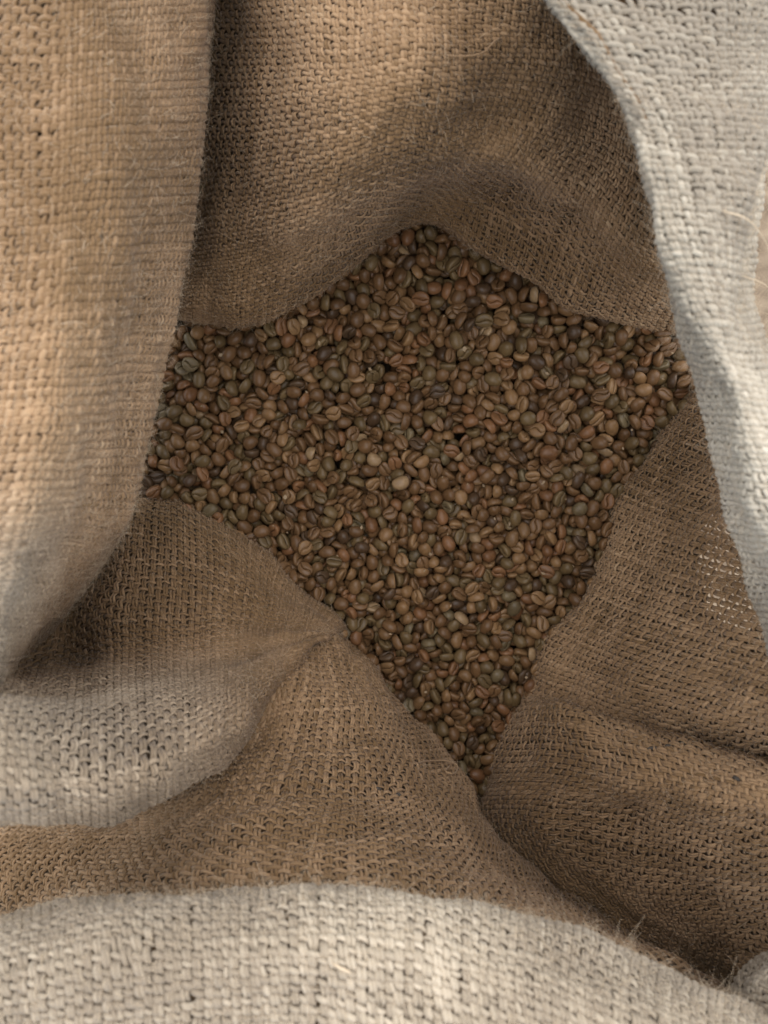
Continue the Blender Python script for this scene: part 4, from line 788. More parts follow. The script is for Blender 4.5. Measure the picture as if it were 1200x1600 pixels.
    452,198,130,99,-40,3,23,2, -1325,650,100,-16,1,99,9,1, 426,-282,125,45,32,99,-52,7, -1109,968,142,52,66,-99,61,3, -598,986,140,51,-99,-68,73,1, -697,664,135,-50,99,41,-6,4, 819,804,106,99,-10,0,-49,2, -587,174,100,95,49,-44,-99,0,
    -424,709,119,99,33,-85,-65,4, -638,-370,157,-28,24,-99,-47,5, 66,1282,139,-13,-37,-99,74,3, -682,434,131,23,-28,-99,-20,1, 1445,982,181,-42,84,99,60,2, -13,-685,146,99,-92,-84,48,0, 350,875,172,-21,99,38,30,4, 318,-371,116,40,-99,-9,-18,5,
    -728,40,136,13,73,-99,-43,0, 372,622,120,18,85,-99,-64,2, 27,763,130,12,99,-60,-55,0, -53,912,139,55,-40,99,15,2, -180,-646,124,99,-15,5,43,3, 598,-582,143,62,-26,31,-99,0, 86,1373,111,99,25,-28,19,5, 311,-782,115,99,-4,20,0,1,
    -1048,890,136,35,28,99,7,7, -1142,1684,184,65,-40,99,-86,2, -1559,157,141,38,92,-99,-71,3, -1237,770,125,40,99,-49,9,4, 864,203,125,5,81,-99,36,2, -314,-157,128,99,-41,-28,61,4, 1122,224,129,39,-99,4,36,5, 586,718,106,44,51,-99,-33,2,
    -237,365,155,-6,99,16,34,1, 444,709,114,99,-24,-59,66,4, 555,814,77,29,9,99,96,5, -791,418,139,40,99,46,34,1, -766,788,152,0,-7,-99,-50,1, -711,717,85,42,-19,8,-99,4, -482,-570,121,99,-82,-89,-77,6, 979,-216,150,50,10,99,26,5,
    372,-55,120,99,48,4,42,5, -300,-254,124,8,63,99,2,0, -1233,255,99,16,-99,69,45,4, 119,191,141,-5,72,99,-28,3, 359,503,132,54,-99,24,-10,4, 112,289,136,14,-99,0,-19,5, 1606,-710,186,-41,99,58,-56,3, 1529,-644,211,-37,61,-99,46,5,
    1181,1061,190,99,28,11,-55,1, -306,100,106,23,88,-88,-99,6, 949,-561,166,99,-20,20,-3,3, -1301,742,117,69,99,50,83,3, 169,376,103,59,99,-66,-79,1, 1,1201,146,91,99,-86,-19,4, 1225,452,129,78,99,-99,-59,7, 722,663,75,99,-9,3,17,4,
    1121,1061,136,39,-35,87,99,2, 315,-1367,143,19,91,-68,-99,6, 148,-571,111,20,42,-16,99,1, -380,69,107,15,23,-99,-33,4, 762,-256,136,29,-99,-90,12,4, 763,652,131,-9,-68,99,29,1, -140,968,117,99,67,24,-92,2, -339,48,135,47,0,-99,25,1,
    -34,1078,125,38,-99,-86,3,4, -1098,417,125,69,-99,-41,-87,2, 689,1010,96,36,25,57,99,7, 645,1081,121,11,99,-68,25,5, -1152,944,128,97,99,-80,-18,0, 1590,72,127,35,-99,65,-65,4, -1225,923,136,35,16,-99,-14,4, -1057,-19,128,61,33,-99,-33,1,
    -242,844,146,44,-11,99,-10,7, -468,493,123,99,15,-58,-16,0, 647,1237,133,99,-67,9,82,0, 768,-727,159,47,-6,99,69,3, -543,309,110,12,-9,-48,99,0, 99,-808,125,4,-30,99,99,2, 92,-541,87,17,12,3,99,0, 1303,353,106,63,-99,37,97,5,
    -105,337,119,99,26,-72,-47,6, -177,-462,138,19,-99,-29,-53,0, 704,-642,138,89,-10,39,-99,0, 895,-94,98,97,99,76,-69,0, 902,430,126,54,99,-21,-3,3, 629,-1167,159,-18,99,-31,-31,3, 203,931,163,46,-15,-35,99,4, -254,468,111,14,-3,99,21,3,
    663,885,132,7,65,-17,-99,5, 892,13,88,99,-73,47,52,4, 1575,-557,133,25,-99,55,-28,7, 1368,457,76,43,99,93,-98,1, 1154,5,143,8,-99,-27,99,1, -1268,194,139,18,38,-68,-99,1, -356,-788,132,99,36,29,14,3, -21,1270,128,51,26,99,32,5,
    353,-1289,140,99,-6,75,30,2, 1243,364,133,39,36,-99,1,5, 1532,715,183,-38,71,-99,-9,0, -314,1304,115,27,15,99,-31,5, 1077,1100,189,-18,99,83,-14,0, -217,112,140,30,-99,25,-3,3, 0,908,127,39,99,-42,75,0, 564,193,125,42,9,-99,-10,4,
    12,941,163,8,99,54,-74,3, 578,-345,132,9,18,-99,56,3, 75,1565,130,5,-49,19,99,6, 670,-115,128,-1,-38,74,-99,5, 717,-827,132,19,31,99,19,7, 85,131,104,13,4,99,41,2, 932,1087,139,99,5,20,-33,0, 415,1399,118,72,36,-19,-99,2,
    65,-1310,148,46,12,17,-99,1, -13,-89,152,-13,99,-69,5,5, 841,-470,91,17,-99,69,-42,0, 541,266,107,99,-7,13,-12,4, 480,-1439,144,64,99,-19,18,4, -373,-481,111,-3,-99,5,45,3, -449,975,73,78,70,-99,-56,0, -223,-104,109,99,41,27,36,3,
    293,404,128,19,-99,-58,-2,1, -1029,423,128,99,93,-58,-53,3, 477,969,144,13,99,-84,-6,0, -647,-454,154,70,11,99,-48,1, -551,-535,143,40,-76,-99,-61,7, 1274,954,120,53,-43,5,-99,0, -1514,323,138,9,-33,94,99,5, -678,1095,154,18,99,91,-42,2,
    352,-1679,189,99,-1,0,-75,0, 319,-28,119,46,99,-20,17,6, 918,-479,99,37,-24,-69,-99,7, 222,386,108,99,17,-48,69,0, -1274,117,150,-64,99,74,-1,6, 297,-1112,117,44,42,-65,-99,1, 364,-1007,138,84,-52,99,14,0, 977,791,127,99,3,26,77,5,
    312,-557,113,4,-4,-38,99,2, -684,-423,149,99,-20,5,51,4, 27,475,138,99,7,90,49,0, -889,646,115,17,3,-99,-48,3, -222,917,133,99,-46,-17,-7,4, 1117,-53,159,24,-99,14,-20,3, 561,-295,167,3,27,-99,-4,4, 482,-910,152,55,99,77,42,0,
    -979,517,125,28,-31,99,-30,5, -189,-500,71,99,-15,37,24,4, -602,-147,147,5,99,-69,20,0, -471,-334,124,42,99,-31,20,0, -415,-696,168,20,12,-67,-99,7, 254,-1552,180,23,-76,-99,-54,6, 1197,1019,106,99,93,-54,-4,4, 615,1042,136,99,52,-33,-20,3,
    -311,980,142,58,97,99,90,3, -936,657,90,28,58,-99,-41,0, 1042,-167,128,39,-36,99,-23,3, 764,-99,130,6,-42,71,99,2, 108,379,138,25,99,-29,-17,1, 366,-1681,142,83,47,99,95,4, 1394,704,130,9,99,6,-5,4, -515,-55,134,81,73,22,99,2,
    1395,615,137,-10,99,-36,-5,5, -597,1156,161,38,-99,1,2,0, -195,573,99,87,99,84,-18,5, -1391,396,124,-16,99,-72,16,2, 88,751,121,75,18,-17,-99,2, 22,-634,129,-15,11,99,45,0, -409,-465,55,99,42,43,-59,1, 746,297,109,14,-21,-99,-15,4,
    -418,521,138,0,99,58,25,4, 525,-1104,112,63,45,-51,-99,7, 460,307,136,33,-39,-99,-83,4, 875,1133,138,63,-39,-54,-99,0, -78,-91,127,2,99,-13,-45,0, 638,325,107,12,-71,-68,-99,3, 218,1186,132,99,-7,-19,65,2, 239,-474,131,32,-39,-99,-12,0,
    -269,-12,95,52,2,-9,99,1, -47,1546,86,32,-34,-99,12,5, 486,635,102,99,49,20,8,1, 542,592,115,27,-32,-99,-56,5, 1021,-455,126,90,-99,-41,27,1, -581,-65,117,99,59,-15,-5,1, -293,414,134,2,-99,1,27,0, 1192,617,159,59,-99,-41,11,3,
    -1416,81,140,35,46,-73,-99,5, -1261,46,145,28,12,-99,10,0, -291,-410,118,99,-78,-34,78,2, -133,-1015,110,99,64,-36,15,3, 483,-36,120,99,-29,-84,34,5, 712,1183,145,-67,99,91,30,2, -153,96,108,45,-15,33,99,1, -863,766,132,49,61,-70,-99,0,
    -821,740,140,19,78,-99,26,1, -1380,950,125,14,49,0,-99,0, 343,-920,122,2,99,37,-49,2, 434,-1139,142,48,18,-99,-47,1, 996,193,118,15,-99,49,33,0, 712,-341,105,99,77,55,-51,2, -1064,693,47,-39,99,46,-26,0, -280,-760,94,-23,89,99,14,7,
    472,805,110,41,-50,6,-99,1, -471,327,82,99,26,47,-17,1, 765,-389,116,6,99,-18,-70,1, 601,-849,119,49,86,83,-99,1, 1379,481,87,19,17,78,99,0, 24,1587,185,78,99,42,91,5, 923,474,95,99,-36,34,5,4, 243,-1170,120,27,-7,88,99,0,
    -49,-523,133,45,-51,99,13,5, -1305,611,136,-52,99,58,-8,1, -570,-481,89,99,13,-28,-44,5, -306,299,124,-6,99,84,-21,5, 104,-1037,109,99,8,-13,-15,2, 317,922,140,17,-94,25,99,3, 455,1048,119,1,-6,0,-99,2, -1137,655,75,99,-40,37,98,7,
    866,-166,105,26,17,-52,-99,0, 176,552,91,44,-18,99,-70,3, 495,-501,130,-8,55,99,96,5, 71,-723,110,31,-53,78,-99,1, 145,-947,77,31,-22,99,88,2, -939,316,122,-7,57,-99,-20,1, -663,368,113,6,16,28,-99,0, 1590,-303,146,58,-99,86,-88,4,
    -397,-303,116,99,-28,-17,88,4, -791,656,104,17,99,2,-13,3, 542,989,129,-9,60,99,34,5, 538,768,112,42,-32,-67,-99,1, -1439,649,178,99,68,-75,-53,2, -900,-74,67,99,44,8,-47,2, 125,1261,102,99,60,60,-34,1, 902,810,123,15,65,-99,-10,0,
    357,-1444,125,3,99,10,-52,0, 36,550,117,99,-74,27,-7,3, 529,-132,126,34,35,-2,99,0, -1379,153,132,68,-71,19,-99,1, -1313,152,97,62,62,-63,99,0, -1175,556,105,54,-59,-11,-99,5, -1179,785,115,-44,64,-99,46,0, 106,1085,123,62,10,4,-99,1,
    112,-43,143,-2,20,99,-40,4, 969,435,127,-25,12,-99,28,0, -295,805,89,43,2,9,-99,0, 460,-539,150,18,23,99,-43,4, 900,-579,137,40,-99,5,9,2, -133,-1039,159,99,20,-37,28,1, -439,839,143,7,-43,99,17,7, -194,354,107,13,22,99,22,0,
    -456,-296,156,40,95,-99,59,4, -270,66,116,99,-33,-18,64,4, -493,184,128,23,0,99,-12,1, 803,-55,90,56,5,99,-36,4, 1369,830,130,18,2,99,49,3, -927,586,105,68,-99,-17,-4,4, 185,-1426,122,99,75,-80,-88,5, 605,282,113,47,19,99,-10,1,
    1246,545,143,37,97,-99,-75,4, 867,595,133,99,-10,81,-73,3, 1033,1108,124,99,80,-25,-13,5, 532,1069,111,77,-23,-49,99,5, 289,-78,113,99,57,-13,-64,2, 1505,926,144,61,3,-12,99,0, 1271,653,140,45,37,-39,-99,1, -1465,521,126,99,6,9,-55,4,
    -197,-744,121,-16,-68,-99,-33,3, 324,73,147,26,99,-90,-39,1, 353,185,110,6,-9,78,99,2, 459,415,89,71,99,37,-58,5, 598,-106,155,11,-53,-99,45,0, -261,164,113,99,-15,16,17,1, 1454,772,133,65,-99,-5,1,0, 551,469,115,15,99,43,-25,7,
    -271,234,99,99,-48,0,69,1, -70,-233,104,-24,99,-30,-40,1, 948,951,111,31,-39,99,-25,4, 148,698,145,37,99,32,17,1, 507,406,65,40,-99,97,-79,0, -15,807,88,42,99,-35,21,5, 472,1388,163,16,8,16,-99,1, 240,-129,112,99,-31,11,-53,0,
    219,187,89,-2,-27,21,-99,0, -259,-841,37,18,83,-99,-39,1, -397,941,84,34,-37,13,99,5, 974,267,121,-44,99,-14,29,2, 129,-696,149,53,-99,-14,43,1, 376,-673,127,32,-40,99,-44,2, 862,690,101,25,38,-99,88,3, -884,974,110,53,68,-99,-11,2,
    527,-1015,143,26,99,5,-16,6, -306,-585,110,99,-45,-7,0,5, -690,-314,109,36,-13,-31,-99,5, 655,771,114,48,-31,-18,99,2, 487,-1299,144,53,6,-99,16,6, 1010,627,143,99,-88,3,-28,0, 488,-1375,86,-9,26,-32,-99,2, -87,601,131,99,-65,12,-17,4,
    -49,189,163,99,16,14,66,4, -293,-174,113,20,99,36,23,0, -367,-6,101,39,24,82,99,4, -1146,287,136,13,-12,6,99,1, -1561,64,137,49,76,1,99,1, -769,291,69,99,20,71,9,1, -165,-226,101,49,64,-21,99,3, 1339,307,116,39,97,-99,14,7,
    104,70,103,47,36,99,-2,7, -1314,550,139,9,99,30,21,2, 115,-1404,146,-5,99,-96,-28,7, 1223,271,129,12,31,-99,-43,5, 1050,947,110,-3,-7,-99,6,3, -336,1063,150,51,-70,99,-21,4, 408,553,116,48,-50,-79,-99,0, -221,408,101,23,-46,95,99,4,
    -276,540,111,-4,15,-99,28,0, 141,1147,133,31,-99,37,-34,3, 46,-472,85,8,-7,14,99,0, 340,-1658,97,-28,99,27,21,1, 1385,781,100,31,-99,-50,-85,1, -746,-91,130,50,92,99,60,6, 911,-400,143,48,-59,3,99,4, 227,-231,100,63,-20,3,-99,4,
    770,-441,85,73,88,-99,23,1, -516,860,126,31,-48,99,19,7, -590,246,123,99,20,73,39,4, 218,-32,92,99,-15,-3,-55,0, -930,1082,172,21,-52,-20,99,4, -839,601,86,24,-3,-7,99,1, -105,-86,84,-19,48,99,-20,0, 586,774,126,99,17,55,26,3,
    526,-625,122,99,71,4,-18,3, -1206,221,123,89,65,-55,-99,3, 991,-498,176,99,-20,67,-32,0, 833,490,127,16,46,99,13,0, -488,1100,94,15,-37,-99,42,0, -927,962,86,12,99,-64,-9,3, -641,-99,91,47,90,99,74,1, -990,704,82,99,-28,45,52,0,
    880,942,124,17,-99,45,35,1, -153,1243,129,31,-99,-88,77,6, 162,1327,121,33,77,99,-11,1, -788,70,94,22,28,99,-10,4, -378,-132,124,27,-51,99,-2,4, 170,1435,135,27,84,-74,-99,4, -874,1033,77,35,-99,35,9,5, -115,-18,103,-7,-20,-17,-99,4,
    -142,-532,113,5,-89,-99,47,3, 1115,503,118,99,-3,-11,62,2, 553,-904,118,21,-1,1,99,7, -1193,406,105,81,66,99,8,1, 568,-514,151,24,36,-99,33,5, -570,1018,84,8,-8,99,-93,2, 3,-173,133,23,23,25,-99,6, 646,-689,121,99,-7,4,-14,2,
    367,-1375,104,99,-8,56,-43,1, -651,-423,90,99,30,17,-21,2, -659,170,82,16,-91,99,85,0, 349,1355,152,-14,37,-99,27,1, -613,1106,107,41,-99,-32,-3,4, -308,1101,105,48,90,-99,-74,7, -668,559,97,5,28,99,23,2, 1115,799,125,48,-35,37,99,6,
    -189,1477,191,99,-70,-10,9,4, 1351,546,112,41,99,88,-70,2, -972,31,129,17,-2,84,99,0, 677,-174,89,99,-52,-20,17,1, -210,741,75,38,22,29,-99,2, 201,1255,105,42,6,-99,94,0, 409,-491,123,99,-23,-73,94,5, 1022,689,144,24,38,99,26,0,
    1450,486,164,68,-44,-99,57,0, -361,-689,116,-3,-73,-99,33,0, -350,-425,71,17,-14,13,99,0, -22,-46,81,99,56,6,64,0, 201,680,76,10,53,-19,99,2, -1439,386,138,99,74,45,48,6, -391,1290,167,50,-54,69,99,7, -337,900,136,68,-99,-28,38,4,
    -213,1317,109,-6,99,12,-6,4, -1486,521,171,78,-14,4,99,2, 447,-441,126,39,-11,-99,7,1, -1311,1110,165,37,99,-54,-14,0, 92,-1109,124,32,-5,38,-99,4, -691,-159,85,99,-26,-12,45,0, -1530,176,107,70,-57,99,-34,2, -467,-444,106,-41,99,-87,30,4,
    293,-259,95,35,53,-42,-99,7, -159,-362,91,99,-34,-72,36,2, 574,-1145,114,61,25,27,-99,0, 654,1303,158,99,19,-97,-99,4, 400,-789,120,24,-99,-55,-96,2, 848,407,115,48,-99,-97,73,0, 94,-207,124,15,84,-99,43,0, -1218,519,84,99,-22,3,13,5,
    814,-328,130,10,70,-99,-13,1, 783,-149,123,95,-43,-1,99,0, -1,-538,91,13,10,99,43,2, 83,-918,105,9,-2,99,11,3, 303,-704,97,93,99,-22,61,0, 288,1352,124,41,24,-52,-99,7, -395,-757,112,62,17,99,-57,3, 643,35,75,99,-4,77,-74,6,
    -1476,216,86,-11,99,-95,-45,4, -480,550,107,37,-99,-95,-80,5, -401,643,101,71,64,-83,-99,6, 1449,645,78,17,-41,-99,29,1, 23,358,140,28,-99,21,8,1, -6,-944,98,3,3,52,99,5, 1051,-87,139,99,66,50,54,1, 1359,407,112,0,-42,66,-99,5,
    -709,263,99,99,78,10,-31,1, -556,-20,107,21,-41,-54,99,0, 1101,205,80,7,35,-99,-15,4, 1079,858,95,77,71,-19,-99,0, 491,1139,104,6,1,-99,38,2, 803,1168,134,19,54,-99,59,5, -813,1039,118,90,-99,-34,22,3, -135,861,103,-15,99,41,-30,6,
    -1007,346,80,99,-20,-40,78,0, -129,151,61,99,-4,36,53,1, 1422,520,129,6,-99,54,23,4, -1469,75,149,88,-88,-59,99,3, 26,-807,107,-8,99,10,-6,1, -740,121,101,35,-39,9,99,0, -950,-203,194,-31,83,99,34,2, -429,-427,64,-29,99,-66,-9,3,
    -976,390,95,54,36,80,99,1, -876,147,110,83,87,-5,99,5, -697,504,114,57,99,-81,-72,3, 775,1079,95,46,65,99,-1,5, -138,1374,97,10,99,23,16,3, -108,1419,39,99,51,-12,16,0, -900,906,88,34,-12,99,-75,7, 241,-320,102,99,-47,89,-26,3,
    873,1041,140,22,99,39,6,3, 279,52,93,26,15,62,99,5, -87,1129,132,-13,32,99,80,6, -187,-685,93,23,39,-99,-37,0, -598,716,111,15,99,38,53,6, -105,-1070,127,58,99,-18,2,2, 929,-254,131,43,73,99,31,0, 458,-755,153,15,-76,99,-18,3,
    -73,-594,98,45,24,-79,-99,4, -66,264,107,22,99,-91,-33,4, 985,-70,105,99,-38,-26,-34,7, 151,819,135,-1,99,70,-50,6, 957,-503,128,99,-11,56,-74,7, 642,-66,123,17,-99,25,-4,5, 294,-1477,109,82,37,-49,-99,1, 643,-240,117,99,18,-84,-16,3,
    264,876,114,99,23,-90,-57,1, 31,1431,114,86,-82,99,-44,6, 698,-588,91,1,-56,-1,99,0, 442,495,122,25,-5,-19,-99,0, 561,-686,114,4,-99,-20,-46,2, -543,-216,109,55,7,-92,-99,4, 414,1073,79,99,34,-11,-79,4, -431,-654,99,81,25,99,-44,7,
    -431,-523,95,8,-8,-10,-99,5, -194,-984,128,99,9,-31,72,2, 953,-415,124,14,99,-71,9,0, -1398,633,138,-14,79,99,-6,1, 1100,943,137,-11,99,-83,-7,0, 1178,748,112,36,99,83,74,1, -553,1072,37,6,12,99,-18,5, 956,1030,117,34,99,-34,-21,3,
    -550,1225,136,99,70,20,62,2, -340,538,37,39,3,-99,49,1, 1208,588,107,99,86,40,-36,3, 166,-1465,154,99,50,-16,-9,1, -228,-169,73,43,48,-99,-65,5, -1116,198,82,99,-46,-12,-19,7, -586,596,115,43,97,-99,-68,6, -504,396,87,55,-99,-82,77,4,
    7,699,92,28,-32,-22,99,4, -542,-429,89,9,-25,-51,-99,7, 138,-876,72,-2,99,-6,34,0, 290,1068,131,15,66,99,-33,1, -643,482,78,99,-13,31,83,7, -827,203,113,-28,8,-99,5,1, 327,283,126,-9,41,99,6,2, -32,531,123,99,-8,-26,61,0,
    1125,1025,104,45,99,-17,-5,3, 1321,438,85,99,-18,-61,52,0, 596,107,114,16,21,-99,-24,0, 497,355,92,99,65,-8,25,4, -211,-272,80,46,-99,43,-5,2, -356,1224,99,61,85,99,73,0, 1012,326,91,99,-22,-21,6,5, -1386,312,112,99,-70,4,23,5,
    7,-579,80,59,32,49,-99,6, 654,958,128,7,99,-64,-58,1, 699,25,107,23,-20,2,-99,0, -37,-1058,126,7,99,92,33,4, -1235,184,70,99,9,-1,-4,0, -1314,873,105,-8,99,76,-24,4, -327,840,144,16,99,18,14,5, -434,489,70,51,-17,-18,99,2,
    73,-317,100,99,96,1,11,0, -1075,1686,224,51,65,-17,-99,5, -1242,422,136,99,-47,72,-6,1, -1539,280,197,47,19,-99,-2,1, 1461,728,159,-15,-39,99,-15,4, 1367,335,149,50,99,-39,6,3, 293,-990,117,99,9,-20,36,5, 532,-1392,128,93,27,99,-34,3,
    657,-613,110,99,36,-18,-63,0, 447,-684,130,99,87,0,-82,6, 428,778,83,99,27,25,37,7, 505,-550,96,47,22,-99,-1,4, 19,-1111,103,98,71,-1,99,1, -91,118,67,18,-74,87,-99,6, -772,-267,74,12,-99,-24,-35,2, 621,526,160,20,99,63,2,1,
    233,1076,82,20,-27,99,-67,4, 233,1447,140,32,99,-60,-69,0, 321,-142,72,25,-7,13,-99,0, 234,-759,101,99,-17,-15,89,1, 286,-347,51,95,-15,-99,-82,1, 384,-393,118,1,92,99,5,1, 170,-1310,87,18,99,-87,-71,0, -1057,361,111,46,-99,-78,70,3,
    275,-897,125,37,99,39,9,4, -293,1240,94,-18,99,-60,15,0, -966,216,106,55,-35,-99,-81,4, -1344,780,125,-16,-68,-99,34,4, -1588,78,138,58,51,-99,-64,4, 343,-271,84,0,13,-99,9,1, 122,1561,111,-22,99,50,-23,4, -1344,1063,80,5,3,-3,-99,3,
    778,-826,182,15,60,93,99,4, 756,-957,137,65,-99,-30,31,4, 211,503,97,28,2,99,-68,0, -894,416,101,99,-74,-12,76,4, -1240,566,129,15,99,45,-51,3, -814,78,137,-2,99,-63,43,1, -290,-880,127,-38,99,-3,-41,5, -23,632,120,56,-98,-99,48,3,
    -29,-640,95,24,99,-24,-39,2, 378,450,114,99,44,-23,2,1, -51,334,83,51,99,-4,-65,3, -88,793,35,3,21,99,43,1, 689,463,133,10,-66,99,-37,2, 1021,476,74,83,24,15,99,0, 825,-232,99,85,-99,11,28,5, 1221,935,60,4,-99,-24,42,0,
    979,522,93,51,-36,21,99,2, 144,-150,100,99,84,-56,-76,1, 171,72,120,-34,48,-99,17,2, 781,159,106,-44,33,99,-91,3, -1098,123,96,99,3,-22,-90,5, 780,449,117,76,-99,19,7,0, -279,125,79,17,43,99,35,2, -643,754,109,58,99,31,69,2,
    639,-533,92,47,-63,24,-99,0, 469,-242,77,99,29,-2,23,6, 1346,730,85,-3,99,55,10,1, 1074,259,132,32,99,-72,-51,5, 675,288,59,99,46,-10,49,4, -268,1364,126,48,99,-28,42,5, -123,563,103,0,-99,-16,39,3, 1388,1011,133,99,24,55,20,1,
    787,353,112,99,-1,-45,-24,1, 1142,456,49,41,99,-66,-19,5, -1380,719,97,99,35,-17,-86,2, 465,461,46,99,79,43,-30,4, 405,992,105,19,99,48,37,2, 634,503,116,14,99,27,24,1, -181,34,123,55,61,10,99,3, 1390,964,76,4,99,84,53,0,
    853,-650,141,56,99,-98,-44,4, -1484,566,93,20,43,-99,4,5, -1342,197,108,36,-99,5,-1,0, 242,110,144,15,99,-54,-5,4, 165,-212,126,57,99,-10,-50,6, -921,739,85,99,38,-43,54,0, -202,1369,99,32,-14,99,74,3, 496,1192,122,13,-99,84,-18,1,
    -1104,763,80,99,-35,26,-47,7, -1121,19,116,4,-4,-32,99,5, -688,-30,99,99,89,1,-24,4, -677,19,91,99,22,10,9,1, -269,-604,51,99,-90,-36,-83,1, 440,1336,58,99,-6,34,63,1, -124,-414,120,51,99,21,8,3, -256,1139,124,33,-33,99,18,4,
    51,1037,95,99,41,41,84,2, 1009,-359,116,92,-99,-16,16,2, 1005,3,132,18,-99,82,-43,2, 847,30,82,63,70,-99,-87,1, 867,350,77,79,99,-49,-51,6, -1189,818,121,20,-69,57,99,1, -978,162,121,31,-29,-3,-99,2, 346,-1575,120,-32,1,99,60,0,
    369,345,140,-1,51,-99,15,5, -318,-329,110,0,46,99,11,4, 1538,826,126,-25,36,99,-33,6, 1440,876,112,-10,22,-99,45,0, 651,450,78,99,-70,-40,32,3, -959,928,92,28,99,54,-97,1, 62,-992,105,99,-37,-36,13,1, -1397,497,123,75,40,-52,99,4,
    196,-1499,99,99,-32,7,18,2, 207,-1255,93,-37,99,56,23,6, 1020,752,95,19,4,-99,3,5, 1004,940,82,1,60,99,-5,5, 46,852,107,-41,50,-99,-15,4, 1312,797,109,9,-28,-99,40,7, 1122,386,95,22,3,-99,18,4, 831,85,116,99,-45,-42,66,1,
    638,1193,128,31,39,99,-57,6, -1363,634,66,-9,-99,-68,13,5, -1357,721,76,31,27,99,16,2, -1350,936,84,-15,-9,99,-43,1, 1214,882,78,21,-8,67,-99,6, 1085,33,116,39,-31,-99,24,4, 1103,312,82,99,2,4,-21,2, -233,-874,65,10,-99,19,32,1,
    173,151,115,99,10,-33,25,3, 74,519,103,46,30,99,-11,1, -52,1027,71,58,-8,8,99,4, 539,1251,119,99,-65,-2,4,2, 1058,1049,87,49,-61,-76,-99,1, -890,1093,173,-18,99,-14,35,4, 1432,433,121,0,99,-32,-17,4, -104,739,119,33,99,31,-3,1,
    -129,-851,127,-3,56,-99,37,4, -854,703,87,99,26,-5,-88,0, 259,-1527,121,18,19,-99,46,1, 221,-638,126,9,58,-99,-22,4, 16,-366,83,34,-99,-38,-21,6, 272,695,35,7,27,99,-73,1, 454,662,77,46,93,99,15,6, 742,104,70,99,-39,-20,42,7,
    751,816,94,38,57,-99,-1,1, -471,1146,121,75,99,11,24,4, -443,90,77,30,99,11,1,5, -1361,264,119,16,43,-99,1,3, -744,605,71,80,8,40,-99,1, 206,-169,138,49,-49,-41,99,7, -513,-394,114,99,-71,13,-81,7, -195,236,80,22,-72,66,-99,0,
    344,1426,116,98,-4,12,-99,7, 554,1353,159,56,5,-99,-27,4, 152,638,128,29,71,99,-15,1, 470,1291,108,99,-99,-82,22,5, -186,1344,38,99,-68,-4,-65,2, 352,-1130,138,64,99,-63,13,3, 977,-170,90,33,-10,99,-12,1, 905,545,99,12,51,-99,-29,0,
    854,-601,81,24,68,99,67,5, 765,1229,184,77,-99,-23,-16,0, -439,886,116,40,-99,-4,7,5, -1461,291,100,93,99,15,-34,1, 796,-623,100,9,15,-82,-99,0, -102,1074,111,67,49,15,-99,1, 707,-290,103,42,99,58,62,3, 496,1381,120,11,99,-2,37,1,
    231,719,121,24,44,99,31,3, 587,-1314,110,99,-18,43,-52,2, 216,1523,153,10,71,99,25,1, -518,500,60,28,5,29,-99,5, -1306,503,80,14,16,99,81,0, 259,794,105,-45,99,57,-11,0, -166,-883,33,99,68,-94,-63,4, -544,165,73,74,22,53,99,1,
    153,1199,87,44,19,-99,-73,1, -957,100,88,-7,54,-49,-99,2, -36,1491,130,99,-60,-21,17,4, 770,896,79,99,0,59,42,0, 406,1214,114,22,99,18,20,4, -372,201,87,99,-87,90,-14,0, 286,1139,114,4,-3,99,7,1, 936,737,86,86,43,52,99,4,
    855,882,117,39,-27,-99,48,5, 311,865,94,99,-91,-40,70,2, -203,1194,87,19,73,-99,60,0, 758,-34,131,-11,99,8,16,2, 84,437,91,11,74,-99,-51,0, -62,388,119,11,11,-99,28,3, 481,302,83,4,17,-99,37,0, 143,-593,58,33,-99,69,-11,1,
    -596,428,94,99,-31,34,-2,6, 1044,-264,81,41,99,70,91,2, -346,1311,64,64,-61,-99,38,1, 100,1308,88,0,99,-90,-28,0, 281,-662,95,15,57,17,99,6, -650,634,114,31,94,99,43,5, -699,965,113,99,24,76,-94,5, -237,1428,116,26,99,-35,18,0,
    280,-802,72,99,-20,-17,35,2, -119,1532,120,99,-33,15,-29,2, -194,-190,80,60,15,1,99,7, -61,-169,87,76,-10,99,70,7, -816,148,73,15,15,99,-30,5, -1194,705,100,99,29,21,-27,2, -82,165,118,23,62,-79,-99,5, 860,1181,211,-24,99,-66,33,2,
    1044,1009,90,79,45,-88,99,0, 516,75,104,8,-1,99,-2,2, -461,251,108,39,99,-58,-1,1, -992,1088,180,9,51,-7,-99,1, 357,-185,118,19,28,-99,-45,0, -1281,411,127,36,66,99,-25,3, -1212,638,129,14,99,35,-7,5, 40,194,97,-70,99,-56,0,0,
    -375,-61,98,85,99,-42,-90,0, 1548,-692,144,21,23,24,-99,4, 33,-879,72,79,9,13,-99,2, 214,229,75,-29,3,99,-17,5, -146,-957,99,99,-40,76,-61,4, -359,-203,101,13,99,85,5,4, 146,1509,132,11,-76,-99,34,3, -1516,394,182,40,99,-83,-30,2,
    218,-946,96,17,-99,62,-54,2, 248,149,15,99,-7,-2,-70,5, 722,-885,107,52,99,-56,-17,4, -385,-568,127,4,93,77,99,4, 487,143,120,-7,99,-4,33,4, 354,1243,110,13,-2,23,-99,0, 462,-1577,111,0,-21,99,-39,1, 408,1155,81,94,99,-41,-6,1,
    746,960,107,-37,36,-99,-20,3, 11,1355,115,99,7,41,74,0, -308,565,73,61,-99,15,49,4, -381,713,97,99,6,-31,51,3, -640,969,89,84,84,99,43,4, 666,-368,114,99,75,-76,-9,2, 848,-393,107,39,70,99,33,0, 540,-1300,113,9,99,-98,-40,2,
